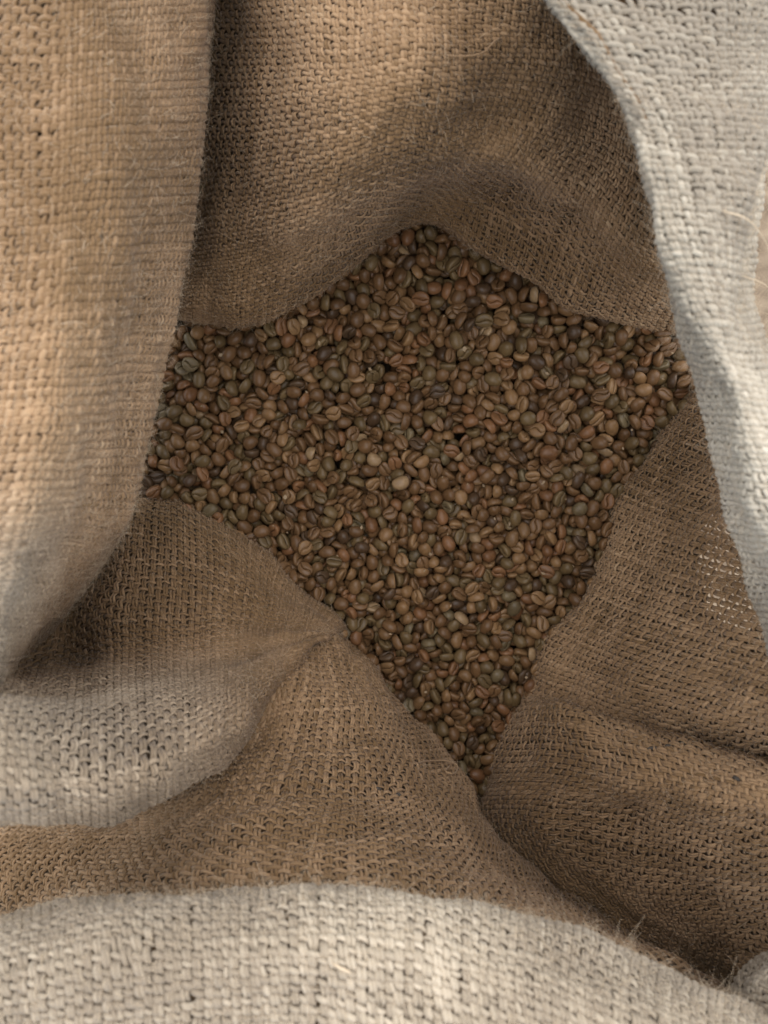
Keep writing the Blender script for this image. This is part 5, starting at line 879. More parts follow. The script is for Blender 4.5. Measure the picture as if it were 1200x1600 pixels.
    150,1578,154,62,58,-99,-49,5, -721,187,115,7,33,99,-85,1, -194,630,85,44,79,-99,24,0, -444,1206,89,39,-22,-99,43,0, -773,335,126,29,-99,27,-19,0, 579,1062,78,1,57,99,-41,1, -1031,947,90,99,-17,-69,89,1, 1301,1043,203,3,-99,-11,36,1,
    -266,-505,82,99,-27,-5,39,0, -695,-262,56,99,21,-14,-37,1, -1316,89,107,28,99,-40,16,2, -7,-202,43,44,52,29,-99,0, -390,578,79,24,-3,-15,99,1, -1285,680,111,35,49,99,10,1, -1098,297,90,99,-45,18,-71,7, -66,-1169,170,99,-13,-72,97,3,
    -441,371,34,26,99,89,22,4, -1015,-55,86,99,31,21,2,3, -430,-595,85,79,-99,7,-40,4, 1219,1009,40,79,-59,99,-9,0, -886,10,100,99,38,9,10,4, 44,-701,97,-18,99,37,10,5, 340,1027,95,9,-7,60,99,2, -459,-96,125,-28,99,-64,6,1,
    -1088,-103,109,34,11,-58,-99,7, 818,-756,211,31,99,17,4,5, -1389,877,128,-7,49,99,-24,7, -360,-630,69,18,-20,31,99,4, 580,-745,120,0,44,99,-69,4, 621,846,80,60,13,-28,99,4, -1316,331,97,45,-15,28,-99,6, -1367,834,75,46,80,-99,17,2,
    -1285,936,91,99,-32,61,-25,7, 688,-939,102,44,99,-40,-4,4, -1012,272,117,-23,30,99,-5,2, -734,-405,106,35,-9,43,-99,0, -790,-72,82,99,29,88,-26,0, -202,1082,100,99,7,43,-85,2, 857,481,82,6,89,99,5,1, -678,95,105,28,-43,-25,99,1,
    560,-1213,86,99,39,10,-48,0, 410,92,100,-17,21,-99,12,1, -23,433,72,82,99,26,36,4, 408,911,120,-47,99,19,51,1, 546,1304,105,-1,-99,-22,15,1, 398,-1611,135,4,99,-35,0,2, 487,890,130,17,99,66,-10,2, -9,-1281,41,99,-4,83,70,5,
    194,1158,88,19,-99,-93,16,7, 757,346,152,99,42,-41,-86,1, 44,1572,14,62,2,-2,99,4, 64,248,95,44,-72,-99,-41,2, 1280,567,97,-14,99,-48,-53,1, 779,-661,138,42,23,-32,99,2, -1098,1006,94,99,-25,22,-2,0, -390,854,102,84,76,99,45,4,
    128,984,124,32,-47,-99,-53,0, -198,387,38,30,99,11,-43,7, 1219,352,79,-15,99,15,-8,0, 521,-401,107,81,2,-37,99,4, -195,-822,47,85,-99,-97,-85,4, -565,795,103,70,-99,-10,-3,0, -126,-788,124,99,39,-16,37,2, 408,-221,97,59,99,-61,85,1,
    690,240,104,99,-10,-37,32,4, 115,744,100,7,99,28,19,5, 148,1454,92,22,-99,-38,-4,3, -508,1020,81,95,92,50,99,2, -335,1155,62,60,-99,-10,4,0, -580,367,107,99,18,2,23,4, -461,-255,133,99,-60,4,1,1, -537,-149,122,56,-69,99,38,6,
    1302,873,109,99,-27,35,-67,0, 274,1244,124,4,48,99,-1,1, 1573,-61,129,90,-99,22,86,1, 851,280,95,29,99,65,10,6, 291,-17,74,47,-99,-33,8,5, 348,1293,58,1,16,99,-30,3, 15,411,95,99,5,83,-54,4, -223,986,115,15,-27,-99,76,0,
    1224,282,54,6,16,1,99,7, 1004,104,105,99,-92,-83,27,6, 267,1012,124,-11,43,99,0,4, 215,-537,92,99,39,12,36,0, -728,884,59,99,-22,-33,-76,5, -903,255,101,15,-97,-99,-1,4, 35,-64,116,17,-91,99,-20,4, 35,622,92,99,-62,42,-63,0,
    300,1471,163,-21,99,-48,26,5, -99,-342,84,37,-14,38,-99,3, -118,220,96,13,99,11,-3,1, -82,955,89,31,99,34,6,2, -5,-988,70,99,19,32,-8,2, -1271,139,32,92,-15,-99,97,3, 1289,694,113,28,58,99,25,4, -331,181,106,31,-65,73,-99,1,
    97,-1344,94,6,14,22,-99,1, 674,575,91,31,5,99,-47,2, 460,-182,119,-3,23,-99,-52,5, -367,151,15,85,19,12,-99,5, 370,-1450,48,99,23,-41,32,5, 380,-810,93,63,-12,-99,81,3, 268,128,82,75,-29,-99,72,1, -239,-88,92,67,-99,-55,28,1,
    -240,309,102,99,92,1,77,0, 104,891,74,13,79,-99,-16,6, 83,1153,96,16,99,72,-2,2, 144,870,91,-45,69,-99,27,5, 1041,278,69,42,-26,-38,-99,3, 984,1132,186,14,99,-8,-69,4, 907,-527,85,99,19,36,15,0, 882,-276,97,22,99,79,-38,0,
    392,-891,123,41,99,-38,-35,3, -357,1333,110,99,-35,-3,57,1, 156,1135,51,-47,14,99,25,5, 267,-1228,123,99,-15,-30,-9,1, -404,1269,86,75,32,-1,-99,2, 216,-1064,105,68,14,-72,-99,0, 571,893,103,-47,98,99,-40,1, 75,-617,81,33,84,-99,-37,5,
    -1576,277,35,28,-99,-60,-23,1, -794,537,78,63,45,-99,-22,2, -1143,854,81,99,-39,-40,53,1, -1204,109,86,12,-99,12,-23,2, 537,-207,117,4,99,13,3,0, -350,993,109,-2,-99,60,38,1, 341,377,100,-39,97,-99,-14,5, -243,-772,15,99,17,-3,3,0,
    838,151,73,36,-59,-99,92,1, -393,-296,82,3,-42,99,-10,7, -1404,548,114,10,99,-69,-5,6, 283,568,53,70,-80,-9,-99,5, 504,-110,117,37,-39,-99,-12,0, -1147,609,40,22,52,8,-99,5, -1082,904,69,99,94,63,-16,3, 446,28,107,-17,6,-99,5,5,
    -24,-267,85,22,20,-99,39,7, 1228,698,85,41,-52,22,99,0, -348,-523,84,43,99,-12,-1,5, 1133,586,118,24,-25,99,-78,1, 221,1481,80,6,8,-10,-99,1, -1385,1052,178,28,-19,99,-7,4, -310,666,135,32,-15,99,48,0, -126,1188,89,42,-11,-19,99,2,
    -767,-367,159,99,98,26,84,5, -254,-233,70,62,-99,-29,36,3, -129,-730,138,-12,99,-35,5,0, 1139,-177,166,90,-61,-99,70,2, 62,964,121,99,-9,-2,65,3, 683,-386,33,38,3,51,-99,0, -1061,412,72,21,52,99,38,2, -1045,509,99,99,-86,-73,25,0,
    -770,469,78,20,-7,-99,47,3, -298,-670,97,20,-99,84,8,3, -221,-369,129,2,-43,-99,-18,1, -772,-21,99,39,28,69,99,4, 278,-580,40,76,-99,21,38,2, -1236,99,102,99,0,-11,6,0, 1209,864,14,99,17,-2,60,4, -675,1082,99,45,99,4,-21,5,
    -113,1005,99,9,-12,30,99,4, 87,-1179,104,30,99,-41,-28,2, -885,305,35,15,-31,99,-65,1, -256,1385,34,99,28,-29,50,0, 191,-1520,203,63,-26,1,99,2, -753,640,33,32,-25,-57,99,0, 940,557,136,19,99,52,26,3, -472,835,72,99,-23,-22,-71,0,
    311,-536,90,33,-99,24,6,2, 207,748,36,8,-61,-99,-2,0, 1125,154,91,74,-14,35,-99,4, 332,-1345,82,99,-19,-6,18,4, 873,1100,117,-23,99,-24,39,5, 1043,-339,43,30,-99,43,79,4, 342,1102,78,99,-18,-8,22,7, -796,1019,57,29,0,-42,-99,1,
    428,-1222,79,99,71,23,-1,5, 777,1003,91,-31,67,-99,16,1, 840,-14,49,-6,99,4,-68,1, 1043,153,88,6,99,-21,15,1, 952,301,51,32,28,99,11,4, -908,669,45,-54,99,-35,18,2, -615,-499,107,99,43,-63,-23,0, -429,-216,56,30,8,35,-99,5,
    -423,180,85,30,-53,-99,-69,5, -79,-202,31,99,75,47,15,3, 1,1205,91,-23,99,2,-22,5, 662,984,58,99,44,-44,-33,2, 664,-1004,90,45,-11,-99,-13,2, 674,393,100,30,-99,49,-17,3, 6,1156,116,10,-3,-99,44,5, 981,-369,73,9,95,-99,-24,0,
    -591,548,65,1,2,25,-99,0, 1128,-36,97,14,-9,-13,-99,3, -1026,115,94,58,-29,-23,-99,3, 119,-463,83,25,27,18,99,3, 154,604,90,25,99,-48,26,1, 25,1492,86,33,9,35,99,3, 468,-1530,122,99,-67,8,-4,5, 806,782,63,99,35,-43,-79,0,
    -796,-320,149,93,99,-81,-47,5, 559,763,35,99,23,-68,-30,6, -350,442,130,-53,99,89,57,2, -562,1097,56,-4,2,30,99,0, -354,758,96,-15,81,99,-2,0, -137,731,37,11,99,67,-31,2, 29,1294,80,69,-3,49,-99,1, -924,-223,107,99,-48,93,-17,5,
    594,-173,132,1,-99,39,-22,3, 1013,57,90,-30,28,-99,28,1, -290,-906,172,56,99,-10,24,1, -84,1584,160,5,99,-42,-28,6, 870,747,81,99,-67,-33,90,5, 653,-468,106,99,-80,-37,8,1, 496,718,98,6,99,-8,10,5, 121,935,50,18,97,99,53,5,
    927,313,93,12,48,-99,-67,2, 597,985,93,34,-56,99,4,5, 449,-983,125,13,-3,-16,99,2, -909,828,98,21,-58,99,81,5, 266,632,98,-47,54,-99,-62,3, 536,544,85,22,99,-35,-31,0, 574,-277,99,61,21,23,99,0, -558,246,81,24,99,88,5,3,
    -808,-290,105,32,-99,-14,-6,1, -80,-981,87,40,99,67,12,5, -576,921,95,-10,-18,99,-83,4, -1256,377,100,39,99,-51,36,4, 835,-141,73,58,-99,-64,24,2, -1440,439,87,43,25,99,56,3, 914,-156,54,99,19,48,-79,1, 552,-1029,76,99,2,-26,50,0,
    87,1485,120,21,99,-72,-57,0, 235,-1433,98,29,1,-62,99,1, 890,-416,80,34,-2,99,-46,3, 837,1129,82,59,48,-96,-99,0, -1448,265,35,22,-14,42,-99,2, -550,646,113,28,14,99,-9,0, 193,857,139,38,99,77,56,5, -291,-140,36,25,99,13,6,7,
    -992,997,91,25,99,51,-5,1, 784,-552,131,44,-25,99,61,0, -831,-41,73,87,36,21,-99,2, -183,1009,62,17,-60,99,20,1, -161,1130,61,99,-30,62,21,5, -1253,442,84,33,-99,45,13,7, -866,533,98,6,-38,99,3,1, -1109,262,37,71,-32,-99,86,5,
    -182,503,95,18,99,-33,-9,7, 181,-429,101,99,48,-9,-14,0, -1000,-118,114,79,93,-31,-99,5, 607,-409,113,49,-82,99,10,1, 1089,407,36,0,55,-99,1,0, -1158,352,74,39,-6,99,87,5, -1158,489,90,16,99,5,24,5, 1532,-483,186,99,-62,-63,37,7,
    622,-303,85,66,99,61,49,0, -1311,974,36,99,-53,39,-14,5, -407,412,79,55,-99,-16,44,4, -1423,610,74,55,-13,-62,99,0, 908,891,136,44,36,-83,99,4, 162,-11,94,48,-75,-73,99,2, -1007,606,38,2,53,-99,-6,5, -17,-1261,154,-52,99,50,-12,3,
    731,-722,116,-40,99,-2,-3,3, 561,-349,89,12,99,6,-16,1, 1009,232,60,24,-5,65,99,2, 998,744,48,-11,16,99,-26,0, -181,-111,80,23,-99,70,-5,1, 908,-4,36,4,30,99,-1,2, -1040,585,91,99,-50,-13,96,6, -92,612,82,22,12,-99,-34,1,
    -767,-148,92,53,-99,-2,-39,2, -406,-715,55,40,35,35,99,5, 112,190,53,99,-22,-37,-84,2, 109,437,36,0,38,99,0,0, -831,957,82,73,31,-14,-99,4, -968,-27,110,34,77,96,99,2, 56,1337,34,49,6,59,-99,0, -135,399,61,30,-99,-79,9,4,
    -235,692,83,99,59,-13,-14,6, 742,-496,125,74,-63,-99,-44,4, -210,152,74,15,-99,39,-28,0, 165,-1021,80,27,-49,99,-56,0, 87,-360,39,16,-27,-99,-57,2, 42,736,72,3,99,-69,25,2, 16,-1189,73,18,-99,44,-11,5, 152,-1094,87,12,34,30,99,3,
    101,-850,68,99,19,-54,-58,2, -1077,616,83,86,-55,-99,-14,4, 646,-1123,71,40,44,-35,-99,1, 676,-855,81,28,56,-99,-45,5, 557,-1288,67,10,-11,99,22,0, -33,666,73,53,99,-32,5,4, 818,543,82,-35,4,-99,-42,2, 831,865,50,85,-38,6,-99,7,
    429,854,90,16,99,17,-14,0, 501,1340,59,93,-59,89,-99,4, -541,95,83,-22,30,99,-24,4, 1126,690,100,-32,99,-15,-1,5, 78,957,78,29,-99,-72,4,0, -585,-369,75,37,0,-24,-99,0, 318,-463,115,75,-34,4,-99,7, 314,321,61,99,16,17,-19,2,
    475,-784,116,30,99,34,12,5, 886,624,76,65,99,-46,-27,2, 143,491,90,99,45,-20,-56,1, 307,482,99,12,-16,-99,-3,0, 297,-1042,92,38,21,99,-2,5, 1152,1083,79,51,99,-45,-12,5, -1212,465,131,19,38,71,99,4, 1329,1011,128,4,-99,0,2,5,
    -728,-132,33,99,-58,-52,81,0, 342,652,37,6,-13,-99,-24,5, 1211,541,52,10,-50,99,60,7, 1244,635,70,67,-52,-99,-4,1, -420,-360,95,18,99,-1,33,0, -438,-69,63,99,-1,14,-37,0, 404,-1507,77,64,-99,-67,-12,1, 568,327,77,19,-5,-11,-99,2,
    -634,1163,59,55,97,99,-47,5, -600,171,35,48,-99,-28,20,2, -555,886,36,64,-99,85,24,3, 575,1123,99,49,99,-46,4,7, 484,1262,69,27,99,22,22,3, 356,255,71,14,3,99,-13,0, 335,-1497,87,99,-27,10,-37,3, 359,-1065,83,49,-99,78,-83,2,
    268,-414,76,99,-73,47,-31,2, -1197,38,101,0,-99,-21,20,0, -43,-30,66,55,39,-99,-60,4, 1539,-152,153,16,58,-25,-99,0, 1516,93,188,66,7,99,-6,2, 1572,815,192,1,-27,45,99,0, -685,949,40,3,57,-65,99,5, -591,-245,68,14,-39,8,-99,1,
    1,134,92,15,8,-99,34,2, 15,293,112,99,-48,-40,-11,1, 1160,483,89,-7,42,99,-63,0, -892,-51,50,-38,77,99,62,0, -845,696,36,67,-99,52,0,0, 221,-1412,79,65,-99,77,57,1, 1114,-14,35,99,-52,-24,19,0, -896,549,35,48,29,-99,-67,1,
    -1045,521,47,43,99,81,35,0, -1015,654,69,99,19,-15,14,0, -1034,1047,70,99,-13,-13,-11,4, -914,38,67,46,99,60,16,3, -911,350,74,5,35,99,38,7, -297,875,88,52,-11,69,99,4, 154,-1389,94,17,99,-96,-56,3, 177,-1137,132,-18,18,99,48,4,
    1451,939,98,90,-57,99,8,2, -20,1329,65,10,21,19,99,4, -856,-244,83,6,59,88,99,3, 652,78,101,6,36,77,99,1, 612,1310,71,99,18,-33,1,7, 406,-1068,149,7,99,97,25,0, 715,1168,66,28,99,-5,36,7, 288,-949,74,99,-72,-31,49,6,
    -131,-343,31,25,-21,-19,99,5, -247,-428,33,99,56,-15,-27,2, 425,-1424,96,99,6,-53,-69,1, 408,-1356,74,-55,99,-88,18,5, -147,925,50,41,99,-29,53,0, 3,468,37,23,-34,99,22,6, -7,593,82,76,99,38,-43,0, 1288,632,54,99,88,39,47,5,
    336,985,101,6,21,-99,0,2, -769,984,113,49,-99,86,38,5, -1056,91,75,65,80,99,0,0, 1469,592,93,61,4,61,-99,5, -847,-113,99,40,11,99,-65,1, -948,521,83,-42,51,-99,10,0, -95,51,99,19,99,14,-22,5, 1506,627,36,66,-65,35,-99,5,
    1010,-444,79,19,-99,20,14,0, 943,-149,120,31,59,99,-37,1, -1161,57,37,25,-99,-78,25,2, -1365,1088,115,66,5,-39,-99,5, -1134,750,69,63,87,-99,-33,0, 761,-412,15,25,2,-2,-99,7, 218,-867,91,99,43,36,-23,5, -1089,837,65,99,31,1,3,4,
    1121,-113,147,7,-16,-99,27,3, -412,-639,14,49,-3,14,99,4, -509,347,39,85,99,-48,12,5, 262,269,73,15,99,18,55,1, 192,772,96,-4,51,99,11,0, 482,-867,120,-61,44,-99,-65,4, 1246,442,79,3,-99,51,10,0, 1142,51,102,32,99,67,-7,4,
    453,-317,64,74,22,-3,-99,4, 414,397,66,49,-66,-99,78,1, 586,-538,80,30,-31,-58,-99,5, 689,775,90,67,69,99,59,2, 687,1215,84,99,28,-17,75,5, 194,-374,94,1,5,-99,20,1, 128,313,91,51,-99,-43,-25,1, -273,1042,107,17,99,36,-31,4,
    146,-748,112,50,-63,-68,99,6, -1137,424,55,99,-17,30,-13,1, 167,-1227,91,99,-25,-61,13,1, -61,-825,70,88,-62,-17,-99,5, -338,-757,79,50,77,-34,-99,1, -111,1265,80,6,-29,99,-51,0, -53,-1142,88,-43,69,-99,52,4, -113,-458,99,9,-27,99,-49,4,
    1265,880,73,44,99,49,93,1, -208,-946,97,61,99,81,31,0, -1358,1052,33,99,68,52,64,4, -1232,806,55,5,82,37,99,1, -1222,970,92,31,-85,-99,-65,0, 406,-1710,84,42,-39,-91,-99,5, 827,624,120,99,15,-19,78,5, 908,383,82,99,63,-27,-49,6,
    749,-781,130,-27,99,18,17,3, 962,165,91,28,-38,-99,29,4, 965,1089,96,21,-42,-99,-9,2, 510,887,59,99,-7,1,2,2, -362,1091,57,62,31,-14,-99,6, -207,-735,70,47,99,-67,5,5, -250,574,49,-42,23,-99,-22,1, -1248,1093,116,99,-9,-16,-16,4,
    883,654,33,2,12,-99,-4,3, 945,696,36,0,76,99,-1,1, 592,-982,118,99,-91,91,-11,3, -1117,49,71,99,-86,-31,36,7, -1353,999,105,27,64,99,-26,7, -1269,602,94,12,80,-99,30,4, -524,-311,68,18,91,-99,87,0, -209,66,112,-9,91,99,-56,2,
    -1400,266,64,77,-33,27,-99,0, 110,577,85,22,-29,-99,81,2, 640,-1190,100,50,99,-41,-31,2, 551,250,79,-4,99,-2,-3,0, -1187,1015,104,67,-69,-4,-99,2, -791,827,98,99,91,-4,35,7, -1293,803,83,99,10,-30,89,6, -1037,193,111,22,99,65,1,1,
    228,-1349,33,53,21,-46,-99,0, 274,-1181,73,-33,99,28,26,1, -771,916,104,30,-99,-9,-11,3, 94,-783,81,1,3,-99,-32,4, 57,-17,59,-1,15,-99,36,7, 97,7,97,31,99,44,-35,2, 132,413,55,99,37,14,30,2, 364,-1611,48,47,-46,99,-79,0,
    305,-1433,14,72,-6,-6,99,4, 344,-1369,37,99,-29,-40,-40,5, 361,-776,64,14,-99,36,13,1, -192,931,79,99,-61,26,-48,6, -208,-433,74,42,-45,-35,-99,0, -243,-299,110,35,83,99,77,2, -68,-1211,125,44,88,99,20,0, 207,1113,29,69,8,-61,-99,4,
    -1285,223,40,54,75,75,-99,1, 1067,161,37,22,96,-99,6,7, 370,920,115,65,80,-39,-99,5, -1008,573,83,29,99,6,42,0, -1009,871,76,99,15,-1,11,0, -892,-166,75,99,3,13,8,0, -1348,120,34,41,2,-74,-99,1, -1356,241,15,99,0,2,38,0,
    -1361,880,35,10,-37,99,43,2, 155,-335,95,40,5,-73,-99,6, -1001,478,87,29,99,31,-28,0, 706,-497,90,41,77,-99,-34,0, 776,-199,95,62,-99,-57,21,4, 301,788,93,80,99,45,42,2, 341,1357,72,55,99,15,-9,2, 798,315,97,-7,99,20,56,0,
    773,530,116,-3,40,99,-33,5, 932,651,69,37,66,99,12,3, 340,547,96,28,99,49,0,0, 1026,-113,95,25,99,-2,1,4, 490,-288,33,83,-58,95,-99,4, -187,1421,54,6,-64,-99,38,5, -221,-506,34,69,17,-77,-99,4, -205,444,40,56,-99,-5,-79,2,
    454,941,76,77,3,-62,99,1, 956,-581,84,99,-52,-22,21,2, -468,460,14,99,1,5,-12,4, -379,797,37,44,4,-84,-99,4, 742,205,123,20,-21,99,30,3, -483,1002,38,16,72,-99,0,0, -296,-476,45,71,-40,-99,-38,4, -444,59,35,3,-5,99,-17,1,
    1037,397,80,99,9,40,1,2, 964,808,97,14,99,-80,-5,3, 464,528,63,24,26,5,99,0, -315,-635,35,41,-99,37,-23,1, 447,-1178,72,65,-99,-8,35,4, 457,-811,60,10,-99,1,42,7, 436,-622,97,99,-63,20,2,4, 241,-451,61,96,-20,-31,-99,6,
    246,-149,66,99,21,36,86,2, 414,239,88,25,-78,81,-99,4, 1119,554,81,19,99,50,-9,0, 1074,627,101,57,-42,-74,99,5, -300,960,35,22,-99,-76,19,1, -344,1229,35,42,80,99,38,2, -280,648,37,43,9,-99,51,4, 415,-1559,88,49,-99,-55,20,1,
    475,-1458,98,44,99,-85,6,1, 1233,814,65,99,-94,-53,-37,1, 446,-486,75,99,39,20,35,6, 529,653,73,46,-99,32,-37,1, 515,-1195,74,87,-92,-99,43,1, 538,-966,83,92,-99,-2,90,2, 910,-349,69,99,46,35,31,0, 942,-63,52,0,-82,66,-99,6,
    696,863,99,76,88,-99,26,1, 577,-1098,88,13,99,27,-29,5, 587,-620,82,99,62,17,54,0, 704,-429,89,-29,99,25,-4,5, 620,1238,88,49,-37,-99,0,4, 585,417,81,18,95,99,-2,4, -191,-17,75,-37,52,99,-57,4, 731,-1002,92,42,-99,39,-47,3,
    658,-766,102,83,-10,-24,99,0, 783,-319,92,61,-99,-94,-15,4, -448,651,51,99,-8,20,-16,3, -431,1051,65,13,21,-99,-13,0, -394,-88,34,44,-43,99,-38,4, 742,-141,68,30,2,-50,99,6, 764,188,65,13,-57,99,26,0, 710,443,67,10,13,30,-99,2,
    -494,92,110,-39,29,99,-14,1, 746,260,73,19,52,-99,37,4, 634,462,35,22,49,-99,-29,2, 718,598,34,26,32,58,-99,3, 689,705,35,99,-8,-66,35,3, 745,1030,42,88,60,-99,-58,4, -290,-713,32,83,-40,12,-99,0, 325,-852,87,38,24,-17,99,5,
    -152,-38,38,-5,99,-12,23,6, -207,249,13,29,-6,-7,99,3, 1030,-198,50,16,-31,57,-99,4, 488,-672,89,32,29,-19,99,0, 393,-124,103,-5,99,-2,3,5, 427,-50,71,99,-26,18,-69,0, 636,1154,66,62,-5,-9,-99,7, 510,-8,72,5,47,99,1,2,
    387,335,41,93,-65,-50,-99,1, 687,170,77,13,2,-60,-99,5, 624,214,65,47,-1,-33,-99,7, 953,70,63,99,-16,1,49,5, 912,240,46,-23,12,99,48,0, -616,938,37,48,-99,75,-36,5, 1610,-429,107,99,71,-92,-76,7, -175,1542,161,99,63,-8,-71,0,
    -1517,67,107,24,99,60,15,2, 270,-1455,40,25,-39,-41,99,4, 236,-1303,67,19,18,30,99,3, 204,-1198,42,20,65,-22,-99,7, -20,-421,68,4,18,99,-22,4, 111,1087,73,99,-18,-12,26,1, 163,695,78,39,-99,-27,29,1, 111,1002,44,65,-99,91,67,4,
    -1232,873,84,99,67,-18,-9,4, 52,-481,36,62,99,94,22,0, -40,-269,35,13,98,-99,-8,4, -81,-33,34,0,99,-79,-40,4, 111,-79,101,-29,99,65,-60,2, 151,61,46,-41,54,99,-44,0, 59,93,46,-58,99,1,25,4, -9,1485,75,28,44,-99,9,3,
    109,-1256,103,43,99,1,-1,3, 96,-640,37,16,74,99,-15,0, 27,154,47,7,9,99,34,4, -126,347,13,99,0,0,-35,3, -134,1290,37,32,71,-99,9,7, -108,1464,36,-20,99,-17,1,2, -2,521,81,99,18,7,-8,5, 33,-1286,88,99,-17,-3,-60,7,
    565,-1346,72,21,99,21,-31,4, 610,-915,87,17,46,-99,2,7, 557,-584,61,99,-78,-38,-10,5, 547,365,31,41,7,58,-99,3, 454,74,52,-51,99,80,81,4, 425,162,75,99,46,-15,70,0, 473,-919,100,14,99,4,-1,7, 423,613,72,14,23,99,-62,0,
    -102,550,120,99,16,22,40,1, 759,1208,82,99,-60,-7,-60,1, 712,355,82,21,-45,81,-99,3, 591,917,117,99,-31,21,-62,4, -587,640,63,14,99,-10,-49,4, -1,354,74,39,-22,-99,76,5, -200,-99,35,11,-99,-26,5,1, 951,-221,39,30,-99,-10,-36,0,
    -59,886,77,-4,5,99,14,4, 64,608,35,-4,0,-99,47,0, -69,-446,38,12,99,99,28,5, -117,301,65,99,-41,16,18,2, -56,467,88,51,99,55,55,6, -315,-367,39,99,-4,56,-11,1, -315,-129,85,10,12,-99,-33,5, -49,-488,77,45,66,-92,-99,1,
    205,-973,36,51,99,-1,-24,0, 233,-847,34,-6,99,-83,-52,1, -747,409,113,45,96,99,19,4, -170,1468,85,19,99,10,-25,2, -763,714,45,51,74,99,-17,2, 908,121,58,24,-29,99,-16,3, 948,432,67,-57,75,99,-69,4, -504,-186,70,55,-99,97,0,0,
    -623,-37,84,0,78,99,27,2, -527,1169,87,76,7,40,-99,1, -388,-9,36,91,99,-42,-26,0, -347,647,88,22,51,-99,-18,2, 915,734,66,39,-99,-86,62,4, 69,366,103,4,79,-99,7,0, 391,-317,97,58,99,48,-96,1, 412,-871,92,99,-81,70,11,6,
    311,1289,115,-56,99,95,30,4, 332,-1140,95,20,81,-99,14,1, 427,-1621,14,99,1,-2,53,1, -756,-26,34,91,67,99,76,1, -723,241,33,99,-49,18,-22,0, -486,608,92,-38,99,-31,1,0, 1123,645,134,-39,-10,-99,5,4, -950,-111,105,23,99,-69,-30,0,
    -750,-306,36,12,-99,96,-33,0, 454,315,35,32,-99,-53,-11,0, 461,393,14,99,10,12,64,1, 385,277,35,33,-99,30,-25,2, 247,-729,40,99,-59,-38,-82,7, -654,43,71,-15,39,-99,-19,4, 427,-1550,37,4,99,-25,27,2, 192,-495,14,99,0,1,86,1,
    180,-205,13,73,5,31,99,3, -416,787,122,64,99,12,15,6, -435,-4,95,7,42,99,-12,3, 515,-864,75,34,53,99,5,3, -454,427,102,99,-35,-38,11,1, 536,836,13,99,18,1,92,3, -1582,25,204,3,8,-99,17,1, -759,-398,83,34,-99,-87,-3,5,
    -636,393,74,59,0,-4,-99,0, -627,1031,127,-28,99,-32,-51,0, -1042,846,36,12,-50,-99,-36,7, 1002,396,75,79,-60,-99,-5,3, 101,-1308,63,99,66,17,43,3, -799,85,37,-4,31,-99,-40,5, -814,274,34,8,-20,-99,35,1, 254,-1097,94,36,31,-99,-30,1,
    181,-504,85,61,-99,-49,16,2, -834,-117,47,19,99,-15,25,1, -1192,1694,179,9,71,99,-47,6, -1178,-38,125,72,9,7,-99,2, 1539,-16,124,70,22,-64,-99,2, -990,28,63,99,-93,28,-21,2, -1028,768,55,61,14,25,-99,5, -974,831,62,59,99,67,36,4,
    -1419,771,105,89,-99,8,82,0, 1343,942,97,99,21,11,56,5, 1216,201,109,5,14,-65,-99,2, 1581,-156,101,-12,20,-45,99,2, 10,1572,104,8,89,-99,25,2, -52,1616,120,59,99,-47,-11,4, 149,-1162,65,41,-22,41,-99,6, 222,69,82,-32,99,63,-3,1,
    214,613,54,73,-18,-30,-99,3, -118,-409,66,42,-99,18,13,2, -29,768,46,36,99,59,19,4, 40,1449,39,82,91,61,-99,1, -70,-1078,35,36,-99,30,-18,1, -109,-896,64,21,-70,-99,-6,7, -93,-524,69,45,99,-62,-32,1, 52,1124,57,47,89,-99,-28,5,
    1056,1108,76,-12,88,99,28,0, 1149,248,84,-46,99,-26,39,5, -757,-215,55,37,-99,-36,-52,0, -810,18,45,99,38,5,79,5, 717,923,46,24,65,-5,-99,0, 617,-1061,30,66,12,28,99,2, 694,-838,32,13,-74,99,-2,3, 742,-588,69,70,26,13,-99,2,
    1489,532,139,20,-65,-99,-9,2, -136,-279,96,-34,65,-99,30,1, -932,447,84,21,91,-99,-66,1, -848,803,64,-57,99,40,47,2, -1057,-146,162,-32,99,79,20,4, -1133,-65,152,10,68,-99,48,4, -1024,-31,68,-56,99,48,6,2, -1454,708,99,29,-15,-9,99,0,
    1053,-35,90,99,22,39,76,0, -991,-184,149,9,-99,5,31,4, -1093,775,32,40,-99,93,17,3, 1004,646,97,-19,99,-24,-7,1, 864,-242,32,99,56,46,19,2, 1068,-392,118,-28,99,-77,-45,0, -30,-322,71,63,15,92,-99,3, 48,-136,125,29,-99,-32,-98,6,
    -39,40,105,46,-70,66,-99,0, 1175,525,113,15,99,-30,27,0, 1199,638,92,99,10,-60,-12,1, 41,-263,105,34,99,87,26,3, -1093,480,42,44,96,-29,99,1, -368,128,63,99,47,6,0,7, -268,626,103,21,10,-99,-11,0, 1283,974,31,53,18,99,85,3,
    200,309,73,23,-63,99,42,2, -29,-724,84,27,-99,80,-21,2, -106,511,90,66,99,47,-45,0, -99,688,80,13,-99,3,-48,6, -74,843,89,99,32,16,-86,1, -1237,675,52,99,-60,11,41,5, 1186,419,102,29,99,-45,17,3, -1342,563,84,37,-99,-3,-1,1,
    -305,1412,137,1,99,21,32,0, 1110,-85,87,99,2,18,15,0, 805,560,149,44,52,-99,16,5, 756,732,93,99,-48,-27,35,5, -544,533,117,99,-7,76,52,3, 650,838,144,1,-18,-71,99,3, 882,-468,26,48,-13,-23,99,2, 796,844,15,90,10,-4,99,5,
    733,1106,34,18,19,-54,99,1, 881,-79,37,14,99,99,-17,2, 426,-904,161,21,99,21,-8,1, 343,-1230,113,54,17,-99,-23,7, 1004,-411,36,1,70,99,2,2, 1031,85,39,29,-99,66,13,0, 982,142,37,6,23,-99,45,0, -1274,320,83,4,99,64,12,3,
